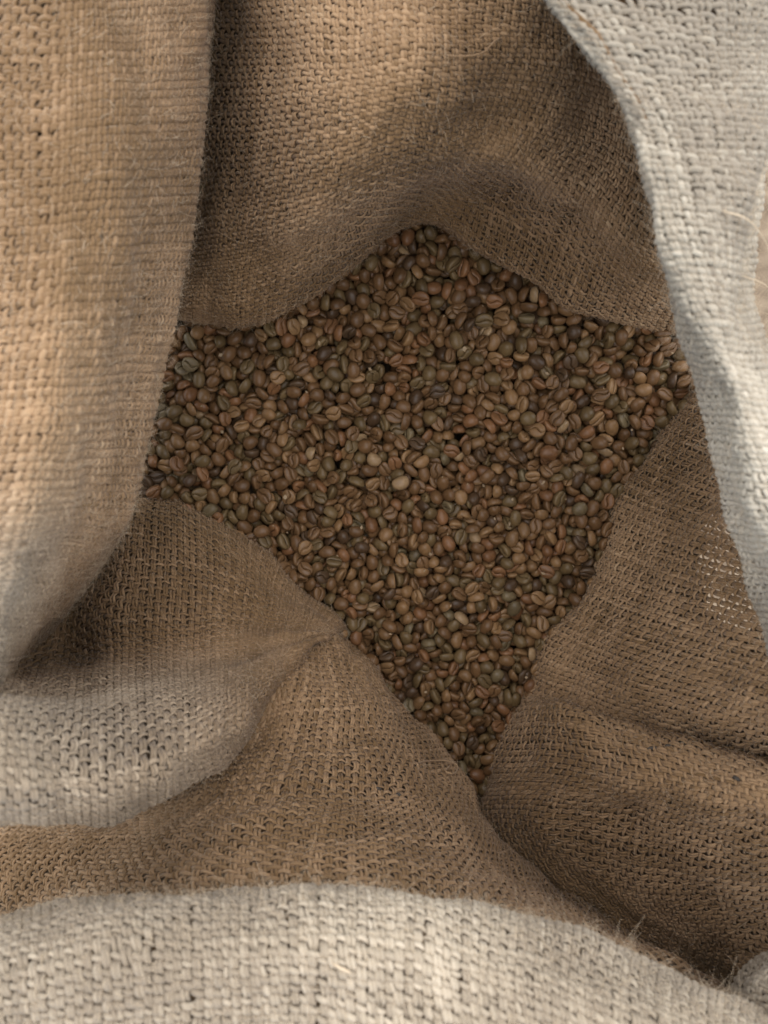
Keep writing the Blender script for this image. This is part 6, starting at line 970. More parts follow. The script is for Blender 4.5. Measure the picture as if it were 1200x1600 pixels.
    -264,352,82,86,-34,18,-99,3, -1450,346,93,40,62,-99,82,5, -706,1024,104,66,60,43,-99,5, 1425,724,88,33,-99,-8,-44,0, 1461,996,39,64,23,41,99,1, -964,549,35,15,74,-99,-63,4, -571,368,78,-1,-99,-31,-2,3, -998,776,15,69,22,-1,-99,0,
    -1095,554,15,99,12,0,39,2, -1095,627,34,31,-99,10,5,1, -1123,845,38,3,99,-21,0,5, -1191,916,86,23,99,36,20,1, -1059,36,37,51,99,-50,3,5, -1121,346,37,23,-93,99,-40,5, 770,-4,89,19,-99,-13,-8,5, -1484,480,38,73,1,85,-99,5,
    685,-1154,115,99,37,9,-57,2, 1554,733,76,61,99,-39,-5,6, 567,1197,107,47,-7,9,99,5, 1187,352,35,-12,-99,-97,21,1, -1284,910,36,16,7,-99,27,6, -627,112,73,30,-21,-7,-99,0, -1204,120,14,1,-22,-9,99,1, -1266,271,37,21,-28,-99,72,5,
    -1579,116,78,99,-36,-14,-23,4, -638,829,88,99,4,-57,-42,4, 1527,-602,165,-26,99,-59,-51,0, -434,-148,65,58,-9,61,99,2, -1457,701,35,-1,19,99,-5,1, -1401,652,36,47,31,-99,-31,1, -1041,228,35,50,-4,-65,99,0, -1393,142,107,28,-19,-99,1,4,
    -1583,873,32,99,-40,-5,16,5, -888,968,45,39,99,88,55,1, 171,992,87,17,99,99,34,5, 1290,291,90,50,45,-99,37,4, -1585,853,80,99,22,12,-49,2, -1584,945,43,14,-5,-99,-9,1, -1474,985,78,11,71,99,-14,7, -803,879,79,31,99,-21,-19,0,
    -794,1104,100,-4,23,-99,3,5, -835,1170,94,20,-99,-41,33,0, -587,-819,82,2,-60,99,38,1, -545,-756,109,11,31,-99,-23,1, -535,-603,107,81,71,-99,-43,1, 143,230,117,-15,99,-15,25,2, 557,-1607,93,23,99,21,7,7, 712,-1684,33,62,27,27,99,1,
    644,-1405,77,-38,11,99,9,0, 663,-734,79,-32,99,11,10,3, 751,-1333,73,11,49,99,-54,2, 967,-854,75,64,99,72,41,5, 1226,-56,81,5,77,99,-35,1, 1264,117,75,5,-3,-19,-99,2, 1246,763,105,21,99,-62,27,1, 1517,908,106,4,58,-99,35,1,
    -1611,186,107,67,94,66,99,4, -1587,607,95,99,12,0,-53,1, -1474,5,83,24,-99,50,-50,6, -1504,1040,98,10,-6,-99,-66,0, -1392,1296,108,24,81,66,99,4, -1343,1685,117,70,24,-33,-99,1, -1194,-197,98,27,-99,19,-75,1, -1143,-322,107,16,-99,-50,21,7,
    -1144,1159,105,57,31,-99,12,5, -1148,1613,80,99,3,32,-3,5, -968,1054,81,99,-10,53,52,5, -933,-527,117,68,99,-23,-82,2, -798,366,81,12,99,-65,-27,3, -833,636,58,3,-99,-13,-3,4, -766,1188,85,19,-23,28,-99,7, -704,-665,81,4,-27,-99,-94,5,
    -662,-365,74,55,-31,99,-20,0, -614,-752,100,80,58,-23,-99,1, -580,1321,139,-1,-73,99,-67,3, -463,768,103,-27,13,99,-2,1, -339,306,78,15,-78,-99,19,5, -243,1653,100,43,30,-99,10,7, -88,-915,107,9,99,-90,-62,1, -121,-178,83,35,99,-44,-25,0,
    -119,1588,74,99,7,-30,25,2, 3,-1453,67,18,7,99,-44,5, 119,-995,87,14,-19,99,4,4, 127,-267,91,7,3,41,-99,4, 90,1684,117,5,-99,75,-4,5, 243,-1586,96,10,99,-22,32,0, 226,-669,74,44,99,27,11,4, 293,-1233,80,0,-99,-32,14,5,
    285,-618,94,82,-99,-41,-42,3, 368,12,89,13,73,99,-37,2, 338,613,70,19,-1,-99,-1,3, 420,-746,94,60,-53,99,45,0, 481,213,82,20,92,99,21,1, 555,-415,83,18,99,-31,5,1, 591,-208,77,35,99,10,35,1, 584,-1,98,50,99,0,-14,5,
    695,-1710,97,12,-8,92,99,2, 642,693,88,-51,99,-68,11,0, 666,1360,103,-27,7,-99,-27,1, 744,-1418,92,72,89,99,72,4, 732,-1285,97,30,17,-99,-48,1, 804,224,87,99,-12,75,56,5, 877,-1126,67,99,-78,57,-45,4, 928,-266,67,49,87,99,24,0,
    932,-815,94,-2,99,60,19,2, 1054,-806,127,-16,99,-9,-26,2, 1156,-659,117,-13,99,-4,6,4, 1103,-505,107,99,-89,-61,69,3, 1204,-397,109,22,-99,81,17,0, 1230,-319,126,16,40,-99,-20,0, 1253,-107,124,70,74,99,-52,5, 1358,-597,98,42,11,-32,99,3,
    1288,-56,80,-1,-71,99,68,1, 1320,70,118,-37,94,-99,2,5, 1418,331,111,-8,6,-99,23,1, 1371,1133,89,21,94,99,-5,2, 1449,-867,101,-27,47,-99,-16,7, 1493,-722,104,54,-99,45,77,3, 1583,-326,86,33,-14,-99,30,5, 1541,-129,78,99,-7,-23,36,1,
    1583,44,83,8,14,99,-14,5, 1530,440,118,99,-77,77,-18,2, 1582,1021,102,-7,14,-99,12,0, -1589,-118,98,5,99,-5,13,1, -1548,386,114,68,-21,99,-83,5, -1541,548,91,49,99,-89,-20,2, -1592,558,147,-38,99,-52,-4,1, -1541,730,110,46,-8,99,-72,1,
    -1575,810,136,5,6,-99,37,0, -1584,1137,93,43,99,49,-58,7, -1439,839,70,99,4,29,-79,2, -1485,907,108,34,-99,-48,37,2, -1357,-165,113,29,11,-99,46,5, -1325,451,114,-21,42,99,-4,4, -1420,1001,113,-17,99,-96,-12,4, -1347,1167,137,14,54,-99,-4,4,
    -1326,1266,126,55,99,20,-17,7, -1321,1687,164,10,-13,0,-99,5, -1280,-202,89,40,-99,-14,-27,0, -1169,-124,106,9,-99,-2,-48,3, -1247,1671,143,53,-34,-47,99,1, -1078,-353,92,41,-65,22,99,1, -1114,-198,148,13,99,-18,35,7, -1139,1057,124,8,-20,-99,-20,6,
    -1109,1667,117,99,29,16,-27,5, -984,1171,111,-28,99,-86,21,3, -1012,1612,134,76,-54,-99,12,6, -865,383,78,41,-78,12,-99,1, -833,-409,90,18,-38,-99,33,0, -840,444,103,22,35,99,34,3, -732,1254,94,32,99,-75,71,4, -625,1342,92,41,99,69,16,5,
    -662,1400,70,99,22,12,44,0, -569,-891,68,-9,99,75,42,1, -552,-726,134,99,-14,3,-15,2, -611,-648,133,15,48,-99,-17,2, -517,28,96,18,99,-55,38,5, -596,1191,114,-18,63,99,-29,0, -557,1365,144,94,-87,-41,-99,1, -405,1377,82,70,89,50,99,2,
    -424,1459,98,99,38,66,99,6, -386,-1075,117,11,-69,25,99,5, -378,-927,111,99,-60,68,-48,0, -371,1577,106,42,99,9,29,4, -239,-1280,74,99,74,14,16,2, -254,-1227,84,10,99,-4,-44,3, -263,-1148,83,99,-38,-1,-16,1, -157,686,97,31,99,-21,37,7,
    -249,1479,110,27,-7,55,99,2, -255,1583,88,58,-8,-99,6,1, -210,1682,128,-17,99,-59,-30,0, -54,-1521,112,86,29,-99,-62,0, -68,-1405,79,58,-77,-32,-99,5, -157,-1297,77,29,67,99,-38,1, -160,-1247,80,99,48,-37,-50,6, -86,-1120,81,39,72,-99,-39,7,
    -90,381,79,32,99,-81,-87,4, 39,-1526,75,79,-27,-99,82,4, -42,-1289,83,80,-58,-52,99,1, 0,1653,118,-20,-11,-99,94,4, 90,-1509,72,99,-53,3,-9,1, 79,-1424,103,18,53,-99,-15,7, 99,650,73,89,1,27,-99,1, 69,1610,125,47,-43,-99,-85,5,
    223,-1689,110,32,99,-19,6,0, 195,-820,91,4,47,-99,25,1, 206,-251,83,16,72,99,-33,5, 161,-99,97,35,39,99,15,3, 218,939,125,4,99,21,-1,5, 189,1578,117,-21,99,-2,20,4, 316,150,82,31,99,-22,-27,0, 345,1558,105,30,57,99,15,4,
    311,1685,133,3,-35,-99,-33,2, 465,-1059,123,55,-43,99,7,5, 500,-338,112,-54,99,52,-17,0, 393,478,68,73,15,1,-99,0, 496,1437,78,21,99,8,76,0, 581,-1562,90,41,-50,-39,-99,3, 584,-1407,88,54,78,-30,-99,3, 509,-711,116,63,10,51,-99,5,
    577,1362,93,-9,44,-99,-38,0, 591,1438,130,-1,-60,-74,-99,0, 659,-1591,83,3,-23,-99,-20,6, 714,-1465,106,-11,10,99,-50,3, 639,-1262,89,-1,7,-99,68,5, 704,-1223,83,80,90,-22,99,4, 702,-1099,123,4,99,93,6,1, 629,1511,121,22,99,-96,41,0,
    785,-1235,74,99,64,19,-43,4, 825,-922,117,7,99,1,-6,3, 820,1333,127,25,14,-99,-14,0, 821,1401,114,5,99,-21,-25,6, 871,-861,84,99,18,-47,-85,0, 859,-715,91,-35,32,-99,38,2, 871,195,74,50,99,-70,21,2, 971,-947,131,79,57,-99,-43,2,
    1018,-888,111,46,99,-3,-9,3, 999,867,92,6,-50,-99,21,4, 974,1152,109,99,-42,11,16,4, 1088,-732,80,12,-30,99,-12,4, 1149,-549,104,-4,53,99,15,4, 1114,1132,101,-2,-75,-99,88,4, 1275,-378,112,99,25,19,-51,5, 1175,-267,133,65,99,44,31,2,
    1269,-208,104,99,2,82,-81,3, 1201,-36,131,37,99,17,-10,4, 1229,56,68,99,24,-39,14,4, 1207,1090,103,-40,99,17,-5,6, 1360,-735,92,30,-99,-84,-13,0, 1322,-151,102,16,-1,30,99,7, 1354,132,146,69,99,-10,-51,1, 1395,249,125,-10,99,27,-18,0,
    1312,513,112,19,93,45,-99,5, 1324,1081,101,66,82,90,-99,1, 1452,-250,142,12,99,29,8,2, 1459,-196,108,-6,99,67,35,5, 1432,100,112,33,99,-38,-44,5, 1536,351,109,85,-56,-99,71,0, 1464,1017,107,9,14,-99,15,4, 1432,1138,146,10,77,99,6,5,
    1523,-873,98,-6,99,-18,29,0, 1533,-293,134,97,99,-41,12,5, 1540,166,106,5,99,-8,4,0, 1593,610,136,-47,99,91,17,4, 1590,710,133,-21,99,4,-11,4, -1588,-188,107,6,30,-9,-99,6, -1588,-61,108,37,63,-99,7,5, -1572,1,94,99,-50,8,0,0,
    -1585,314,109,99,53,76,82,1, -1576,348,175,23,99,-35,51,5, -1533,512,123,99,-4,27,-90,1, -1583,684,120,39,99,-38,14,5, -1576,706,169,89,99,-28,16,7, -1578,911,134,-2,44,99,-45,5, -1560,1030,146,6,-5,99,-69,1, -1556,1173,114,8,13,-41,99,4,
    -1481,-56,118,30,10,-38,-99,1, -1479,645,124,32,-99,50,43,5, -1489,817,120,99,-50,8,19,5, -1489,988,106,21,-1,-10,99,1, -1465,1189,115,99,20,2,13,7, -1302,-93,114,99,27,-54,52,0, -1374,-90,93,26,-26,-39,99,0, -1287,1207,148,11,25,-99,20,5,
    -1283,1303,148,24,-99,22,-43,7, -1316,1546,161,29,-8,-64,-99,1, -1362,1613,130,15,-12,28,-99,5, -1253,-147,99,99,-48,22,16,5, -1171,227,88,99,-26,-56,28,1, -1190,1123,158,9,-7,-99,32,2, -1191,1234,137,30,-24,99,-6,2, -1229,1538,129,99,-59,-22,8,6,
    -1281,1612,160,74,99,-33,25,2, -1068,-278,104,-5,38,99,-50,4, -1164,-171,162,28,99,37,-4,0, -1084,1111,121,14,67,99,4,4, -1087,1193,95,51,76,-25,99,6, -1067,1660,153,99,16,1,92,0, -957,-353,115,5,-25,37,99,0, -1012,-308,95,28,99,56,27,2,
    -1004,1089,126,-60,99,33,6,5, -945,1233,118,99,-21,14,21,5, -991,1684,163,10,-99,-96,39,1, -880,-578,94,-60,93,99,-47,4, -890,-502,120,15,-99,50,18,1, -895,-422,137,9,-92,-99,40,1, -872,-334,115,16,-1,99,-36,2, -859,1253,130,47,-97,99,-44,6,
    -781,-476,119,77,99,4,61,7, -721,832,116,99,52,72,52,3, -746,1120,127,29,52,99,-5,0, -789,1245,130,49,-68,89,99,1, -740,1313,125,27,99,-25,-25,0, -665,-710,131,80,-62,99,22,1, -734,-590,110,44,99,71,63,2, -706,-474,117,27,-79,99,10,4,
    -703,1190,128,8,-8,-75,-99,5, -495,-679,133,29,-99,9,10,0, -609,-561,126,40,99,-3,24,0, -586,1250,133,44,-99,-5,47,1, -502,1366,100,99,-20,85,91,1, -431,-940,107,6,-23,-99,-34,5, -508,-896,98,-17,99,-24,13,1, -427,-720,125,58,99,-3,-1,1,
    -452,-618,149,64,88,-99,3,1, -452,1390,85,78,-57,99,30,4, -472,1477,140,45,-99,-14,-22,0, -338,-1115,106,18,9,99,-15,1, -327,-992,132,31,-34,-57,99,0, -305,1532,135,-31,99,76,-5,3, -324,1635,127,21,-99,-40,-8,2, -186,-1059,100,84,-31,77,99,3,
    -199,1578,105,75,99,-9,-45,7, -179,1683,171,-22,99,-50,-49,1, -139,-1450,107,8,-99,-8,47,1, -112,-1301,110,99,-17,18,-4,5, -145,-1180,104,7,-99,73,13,5, -113,439,94,99,-39,31,31,1, -70,1687,106,36,-35,99,-62,5, 43,-1687,107,35,30,99,12,1,
    -9,-1541,100,99,-23,-38,97,0, 5,-1409,88,31,-99,31,-45,3, 18,-1344,94,24,37,55,-99,1, 122,-1711,80,97,-99,64,60,1, 117,1654,156,45,99,-32,7,0, 185,-1666,156,99,37,-95,-48,0, 254,-1351,117,-10,76,99,16,1, 188,-707,125,28,-11,99,1,2,
    252,1600,151,99,-90,92,-95,7, 313,-1687,140,65,99,47,-26,1, 408,666,81,-23,99,-53,-46,6, 312,1565,144,28,99,44,29,5, 513,1559,128,43,99,42,96,2, 609,-1687,134,4,99,-10,22,7, 578,-1517,113,99,-60,13,-14,5, 562,1421,133,7,37,52,-99,2,
    572,1511,160,19,-47,99,-56,7, 675,-1623,127,99,1,-34,17,1, 690,-1429,96,36,-3,-69,-99,5, 676,-1345,91,56,99,35,19,5, 655,-30,92,27,-82,-99,-63,3, 703,1287,148,99,9,8,54,1, 722,1432,132,39,80,-99,-72,2, 657,1503,177,0,-77,-99,-40,5,
    813,-1352,109,23,99,-31,82,1, 819,-1216,131,-8,99,79,-3,0, 821,-1127,110,-25,99,-87,49,7, 782,-870,120,37,-56,-66,99,3, 832,-735,129,99,-27,4,-67,2, 811,950,108,81,80,-3,99,0, 750,1252,109,53,-26,24,99,7, 780,1300,169,18,30,99,9,7,
    892,-1163,128,25,-42,99,4,6, 970,-1077,94,16,78,-99,-34,4, 899,-940,104,99,-35,1,5,5, 928,-883,130,-8,58,99,8,3, 942,-705,133,99,36,-12,-84,4, 910,-646,105,99,-53,-49,34,0, 858,1205,137,29,99,24,90,1, 863,1363,150,37,7,-34,99,4,
    1039,-873,130,57,-4,42,99,2, 1038,-711,131,-53,88,99,-29,2, 980,-619,142,-27,99,37,-12,6, 1024,1219,151,14,20,99,12,5, 1107,-715,117,11,15,-18,-99,4, 1137,-591,130,14,-99,-5,-29,1, 1089,-466,138,24,-8,-34,-99,5, 1136,-412,119,-2,19,99,-20,3,
    1108,-293,127,-18,99,3,-16,1, 1075,1157,126,36,38,-35,-99,2, 1113,1230,141,-21,99,82,10,2, 1174,-475,119,35,-58,-99,-2,3, 1260,-264,146,29,-68,-99,-47,0, 1196,-155,113,50,17,-62,-99,6, 1193,77,123,31,-59,34,-99,4, 1258,1075,119,73,39,-24,-99,1,
    1153,1160,109,33,-13,-17,99,4, 1340,-664,130,77,53,99,57,3, 1380,-525,128,47,99,64,-5,7, 1361,-368,150,9,22,-99,-21,4, 1383,-287,116,55,23,-20,99,1, 1360,-216,106,99,15,2,26,0, 1312,170,105,48,36,-35,99,1, 1382,1086,138,34,93,99,41,4,
    1364,1156,123,99,8,-18,25,4, 1464,-780,116,20,6,-99,6,7, 1419,-626,125,66,13,33,99,1, 1448,-484,99,26,-17,28,-99,6, 1472,-403,106,6,99,9,-8,7, 1454,-334,128,10,-99,29,-5,7, 1419,-186,143,51,99,-55,-4,4, 1503,-89,146,94,99,87,17,5,
    1501,58,110,99,79,-37,-58,4, 1466,231,115,26,31,99,73,0, 1451,1063,127,6,9,99,-19,3, 1552,-932,118,59,-83,-99,-22,3, 1590,-816,121,-15,20,99,-9,2, 1532,-760,112,40,49,-99,-27,0, 1589,-627,126,39,99,-17,-23,7, 1542,-394,115,0,44,-99,48,2,
    1577,192,150,10,99,6,-7,2, 1589,238,93,99,-32,23,-82,1, 1583,355,134,-15,49,-99,-20,4, 1582,770,155,15,-99,16,-15,0, 1590,843,120,99,15,33,74,4, 1581,922,131,76,-99,12,-9,0, -1536,-49,129,99,24,-89,-37,6, -1606,209,182,99,-20,94,-29,5,
    -1590,273,148,67,22,-41,99,1, -1537,460,139,19,1,43,-99,2, -1585,506,167,24,42,99,-59,4, -1544,619,156,35,-99,75,-64,5, -1589,761,151,99,32,-25,20,6, -1523,907,171,26,42,-88,-99,5, -1537,953,143,31,-99,78,18,2, -1581,1080,156,52,99,30,-40,7,
    -1502,-124,118,89,-99,-42,-19,4, -1431,-6,141,51,99,-38,-10,2, -1445,860,157,34,32,99,35,3, -1443,925,144,4,73,-99,-34,1, -1441,1077,132,20,-39,99,-27,5, -1484,1125,148,-2,99,-52,-44,1, -1352,-153,141,99,-7,13,74,2, -1381,-30,119,-40,99,-41,50,1,
    -1286,1247,184,17,56,99,32,1, -1381,1651,197,18,-43,-99,5,2, -1227,-307,135,14,-99,-18,4,4, -1215,-126,127,75,12,53,99,0, -1227,-25,134,99,-78,-74,79,2, -1197,1159,159,91,-64,-50,-99,4, -1267,1157,141,23,-13,72,-99,1, -1167,1505,150,99,-80,-59,-64,0,
    -1141,-258,148,34,99,51,-32,5, -1171,-143,179,51,-11,-28,-99,1, -1062,1102,181,33,99,43,67,4, -1089,1265,162,8,99,-42,59,2, -1127,1614,151,99,83,-48,-31,1, -1020,-377,150,36,-99,54,-13,2, -1052,-206,111,99,-18,-17,31,1, -996,1171,138,23,-21,-23,99,6,
    -1042,1235,123,20,90,-99,-3,3, -985,1618,174,35,30,-30,99,0, -842,-456,156,23,99,75,2,3, -910,-374,163,29,18,26,99,5, -885,-288,135,21,-99,4,-61,3, -883,1251,147,99,-20,-29,96,3, -935,1675,172,35,99,90,9,2, -795,-605,116,99,7,-10,-10,7,
    -784,-533,128,99,90,-8,13,2, -812,-385,129,83,52,-99,12,0, -830,1114,149,2,99,-86,85,5, -728,1265,164,51,-53,-79,99,4, -699,-645,154,40,-99,22,7,0, -693,-525,151,54,78,26,99,2, -625,-200,116,13,47,99,-66,2, -715,1144,178,20,-61,-99,-68,3,
    -645,1281,137,2,41,99,54,6, -518,-869,111,15,-29,37,99,3, -542,-803,115,89,-15,10,-99,3, -545,-630,169,30,99,31,25,0, -614,-322,132,-38,99,98,11,3, -619,1371,183,16,-99,-37,22,5, -411,-1005,123,5,99,-3,52,2, -446,-846,111,20,-16,-99,-48,1,
    -473,-750,129,82,98,-6,-99,2, -433,1334,135,-41,65,99,-26,2, -390,1422,152,28,-39,-99,35,5, -410,1526,137,16,-99,53,-21,0, -315,-1069,113,10,-9,-72,-99,0, -294,-938,129,0,-25,99,-43,0, -372,-841,127,99,64,-45,41,5, -345,1477,117,32,-9,67,99,4,
    -314,1569,146,99,-36,-13,24,3, -206,-1200,104,99,43,-13,6,1, -244,-1107,105,48,0,73,99,0, -255,-1007,115,-48,99,58,-17,2, -229,-898,112,-4,-99,-53,6,3, -162,1586,165,80,-99,45,-27,5, -274,1690,155,44,99,-38,-41,3, -90,-1455,141,8,53,99,25,5,
    -128,-1378,113,78,0,99,-76,1, -99,-1222,128,99,-32,-66,69,0, -179,-1118,140,63,-15,99,-40,1, -166,1617,122,20,-99,-7,-1,4, -108,1711,137,99,86,-4,-6,1, 39,-1621,118,99,-3,22,62,0, -8,-1432,116,99,-26,-24,53,5, -46,-1354,119,17,51,99,-9,3,
    -14,1006,125,-7,-99,10,13,3, 19,1674,144,25,-9,71,99,2, 122,-1655,129,32,21,-99,-43,1, 136,-1546,119,0,-29,8,99,1, 183,1673,198,6,99,-20,-51,5, 254,-1643,138,39,99,23,-14,0, 225,-1591,158,-5,23,-99,36,1, 205,-1334,114,99,-37,-69,59,2,
    193,1629,129,99,-37,3,-21,4, 358,796,85,75,-80,99,-79,1, 368,1519,178,23,99,-83,-91,0, 296,1636,161,99,0,72,66,1, 496,-1638,116,30,20,-99,51,6, 395,-1168,99,88,-65,-17,99,6, 401,1479,134,11,-5,-86,99,1, 421,1540,147,19,-88,-99,78,7,
    568,-1676,169,99,85,-23,13,0, 529,-1552,155,43,8,99,34,1, 622,-1446,120,20,-99,77,22,3, 568,553,133,38,99,-44,6,1, 601,638,100,96,21,-99,-27,1, 482,1446,154,45,99,70,19,7, 666,-1688,158,32,-81,17,-99,3, 641,-1553,135,11,36,-99,41,4,
    662,-1401,158,-2,-99,-46,73,0, 657,-1333,111,86,4,-81,-99,1, 665,-1231,144,96,23,-99,46,5, 733,-1112,165,51,99,18,41,4, 620,1364,137,42,-59,99,26,4, 729,1356,136,33,-23,99,-20,1, 638,1489,198,99,22,-6,-7,5, 768,-1308,118,75,99,46,-56,1,
    759,-1176,137,19,-37,52,99,2, 778,-1097,134,58,99,32,25,1, 807,1215,156,4,-35,99,-31,1, 782,1440,147,1,-99,32,35,5, 903,-1083,121,6,72,-99,-4,4, 845,-957,151,53,99,-96,-73,2, 865,-823,144,6,23,99,-14,0, 889,-765,110,99,38,-12,40,6,
    925,1179,164,9,99,-39,5,0, 939,-811,128,99,11,-14,-2,3, 1047,-742,149,23,25,-18,99,3, 1043,-636,150,46,99,-42,-13,2, 1015,1283,168,99,90,27,-21,0, 1161,-656,147,10,-16,13,99,0, 1174,-532,157,39,75,-99,49,5, 1145,-398,167,18,99,-43,14,1,
    1137,-328,160,45,99,-2,-34,5, 1093,-203,100,99,10,-40,9,0, 1122,88,139,65,99,66,-10,0, 1158,1202,166,49,-99,-21,1,1, 1243,-444,128,9,8,-49,-99,4, 1261,-317,166,60,-76,99,-22,4, 1226,-196,158,31,99,6,71,5, 1256,-6,110,87,-99,-37,-67,0,
    1271,63,140,16,-81,-99,72,7, 1260,146,151,75,-28,7,-99,0, 1209,1073,158,13,99,-26,-54,6, 1236,1176,110,94,6,43,-99,4, 1386,-762,132,0,-99,72,-32,3, 1373,-660,166,99,-19,1,-78,5, 1402,-447,147,-1,31,-99,4,4, 1347,-178,176,9,46,99,-14,0,
    1388,-80,153,-11,-78,-99,-46,0, 1364,190,149,25,-20,-99,-22,2, 1317,1096,146,98,-7,36,99,1, 1299,1168,129,11,80,-99,-10,6, 1509,-818,124,99,80,6,-67,3, 1437,-714,140,56,-44,-99,14,4, 1467,-628,184,10,-16,34,99,0, 1436,-564,161,38,83,36,-99,0,
    1449,-400,157,57,99,-89,-14,3, 1387,-245,179,3,10,-99,0,0, 1459,-137,153,15,99,-23,4,3, 1404,-27,117,-10,99,-63,50,0, 1459,19,141,3,-14,-2,99,1, 1438,202,144,45,99,-47,-33,4, 1451,275,144,18,-4,31,99,0, 1432,375,139,28,73,98,-99,2,
    1528,976,116,-48,71,99,-19,2, 1439,1073,181,50,70,-99,57,7, 1594,-882,129,99,46,78,-22,3, 1590,-742,118,82,-16,12,-99,1, 1551,-471,134,20,-87,99,-56,1, 1535,-355,150,21,99,-6,20,5, 1580,-218,110,17,52,-99,75,7, 1534,95,104,92,44,-23,99,3,
    1586,197,178,35,16,-18,-99,1, 1549,295,125,36,-20,61,-99,0, 1589,348,187,-22,78,-99,-16,4, 1535,596,149,99,51,-35,37,2, 1576,877,154,22,-32,24,99,2, 1584,1005,133,38,15,5,99,5, 1588,1081,152,20,-99,-45,-54,5, -1574,-137,149,-3,2,99,17,4,
    -1590,-3,142,41,16,-12,-99,3, -1588,431,184,6,53,99,37,5, -1592,631,174,7,58,-68,99,1, -1531,764,167,69,-99,96,-64,6, -1577,845,175,5,10,99,33,4, -1430,-148,145,99,-1,-12,-25,0, -1413,-76,156,99,70,-26,-34,7, -1433,11,172,99,-78,7,-44,5,
    -1478,873,168,9,54,17,-99,1, -1440,996,160,11,12,-99,-10,1, -1497,1073,164,26,-2,-69,99,7, -1409,1227,147,90,-54,4,-99,4, -1310,-193,154,96,30,99,14,0, -1308,-18,140,76,70,17,99,0, -1369,19,163,30,9,99,-9,7, -1392,1129,171,63,-99,-82,34,5,
    -1340,1690,236,65,-27,-99,-89,1, -1233,-222,124,40,-45,17,-99,3, -1268,-137,175,55,50,99,-49,5, -1200,-80,176,39,-99,13,-12,3, -1220,1239,154,99,17,-34,-61,0, -1253,1520,189,78,-69,-99,60,0, -1182,1609,144,96,99,-68,-95,2, -1058,-300,149,99,-25,-37,76,0,
    -1091,930,88,27,8,-99,-43,3, -1119,1114,160,17,99,97,74,0, -1071,1177,170,5,99,-65,8,0, -1093,1540,188,7,41,99,14,7, -1068,1602,214,3,99,23,-12,5, -938,-448,153,65,-45,-58,99,0, -970,-314,172,91,99,-16,19,4, -1009,1238,162,11,77,-99,-60,3,
    -969,1692,217,4,89,99,-39,0, -869,-433,189,22,-99,-51,2,4, -930,-286,120,99,37,-49,-5,4, -932,1161,149,94,49,2,-99,4, -799,-594,165,99,-6,-3,56,1, -727,-488,171,-33,89,99,-17,3, -777,1156,163,43,72,-99,-2,4, -678,-599,129,-5,99,-30,8,1,
    -642,1213,180,-16,40,99,19,0, -659,1349,122,99,-59,-15,22,0, -577,-867,133,78,-99,33,86,3, -586,-780,163,24,6,99,11,1, -587,-687,184,-8,-99,58,-9,3, -502,1298,157,50,77,99,16,4, -607,1412,121,99,26,-42,89,1, -452,-1062,143,98,99,39,38,3,
    -448,-994,127,38,35,-20,-99,1, -450,-874,142,99,52,16,-7,5, -495,-812,173,-54,51,99,-21,7, -478,1265,126,6,-14,99,-33,1, -366,1485,182,44,34,68,-99,1, -301,-1170,147,89,53,-99,9,0, -350,-1039,182,24,99,-13,15,4, -264,-976,160,99,17,35,-28,0,
    -357,1521,183,-8,75,99,57,2, -228,-1270,125,68,-16,1,99,2, -254,-1053,153,71,22,-99,-50,5, -240,1520,143,82,-1,49,99,2, -246,1601,166,21,99,14,22,1, -160,-1341,117,99,38,-72,78,4, -132,-1186,153,39,17,-99,-80,0, -223,-1102,158,53,-25,0,-99,2,
    -66,1304,133,-12,99,-2,-42,6, -118,1644,142,99,-22,4,-18,3, 12,-1493,156,53,99,76,25,1, -13,-1320,139,51,-7,-17,-99,0, -19,1623,155,99,28,-5,-23,0, 104,-1687,152,10,-11,40,-99,7, 94,-1486,143,-2,99,-2,-36,7, 121,1700,187,0,99,46,-19,0,
    237,-1684,168,99,24,30,-65,5, 197,-1541,157,64,-99,90,14,6, 197,1591,189,21,99,44,41,7, 168,1690,114,99,-73,26,32,1, 284,1507,164,3,51,-84,-99,4, 505,-1711,133,50,-48,99,74,1, 441,1454,192,-52,99,87,13,7, 475,1552,162,51,-99,-89,55,2,
    537,-1593,140,80,99,-12,8,5, 581,-1470,170,24,99,35,-10,2, 533,1462,191,91,-39,-92,99,2, 522,1550,178,99,12,13,-78,2, 709,-1459,165,46,-59,-99,-92,2, 719,-1366,148,-44,76,99,-20,0, 719,-1285,164,31,-26,56,-99,0, 701,-1022,119,9,99,-57,-45,4,
    660,1424,168,36,-37,99,88,0, 774,-1403,152,95,-65,13,99,0, 780,-1323,153,86,26,23,99,1, 752,-1223,144,89,30,87,-99,4, 749,-1063,153,-85,99,0,29,1, 778,-1009,153,11,91,99,29,1, 800,-897,165,39,-4,36,-99,2, 852,-816,172,74,-23,29,99,2,
    728,1328,191,99,-7,4,79,2, 884,-1206,154,47,-99,-69,-1,3, 867,-1095,152,99,22,-25,-48,2, 860,-1011,141,99,79,45,34,4, 882,-891,153,54,99,-20,1,3, 906,-759,183,8,99,-68,17,0, 942,38,125,99,59,28,-56,4, 954,1246,148,80,99,-55,57,5,
    988,-859,144,60,34,-31,-99,3, 1043,-591,201,-10,99,-34,-12,1, 1054,789,114,50,99,5,-48,1, 1073,1242,185,23,-99,-28,87,1, 1089,-608,156,-27,99,-1,38,2, 1107,-539,165,-12,85,-99,-43,3, 1079,-397,174,-46,21,-99,18,3, 1125,-243,167,9,22,-99,26,5,
    1150,1126,174,-18,99,-82,-30,0, 1222,-392,163,99,-9,-17,1,0, 1207,-324,188,-35,18,-99,-5,0, 1177,-154,181,20,60,99,13,4, 1204,5,158,31,29,99,-23,1, 1223,1139,142,99,11,-21,11,1, 1272,1239,143,24,99,-20,38,1, 1423,-838,148,59,-60,41,99,2,
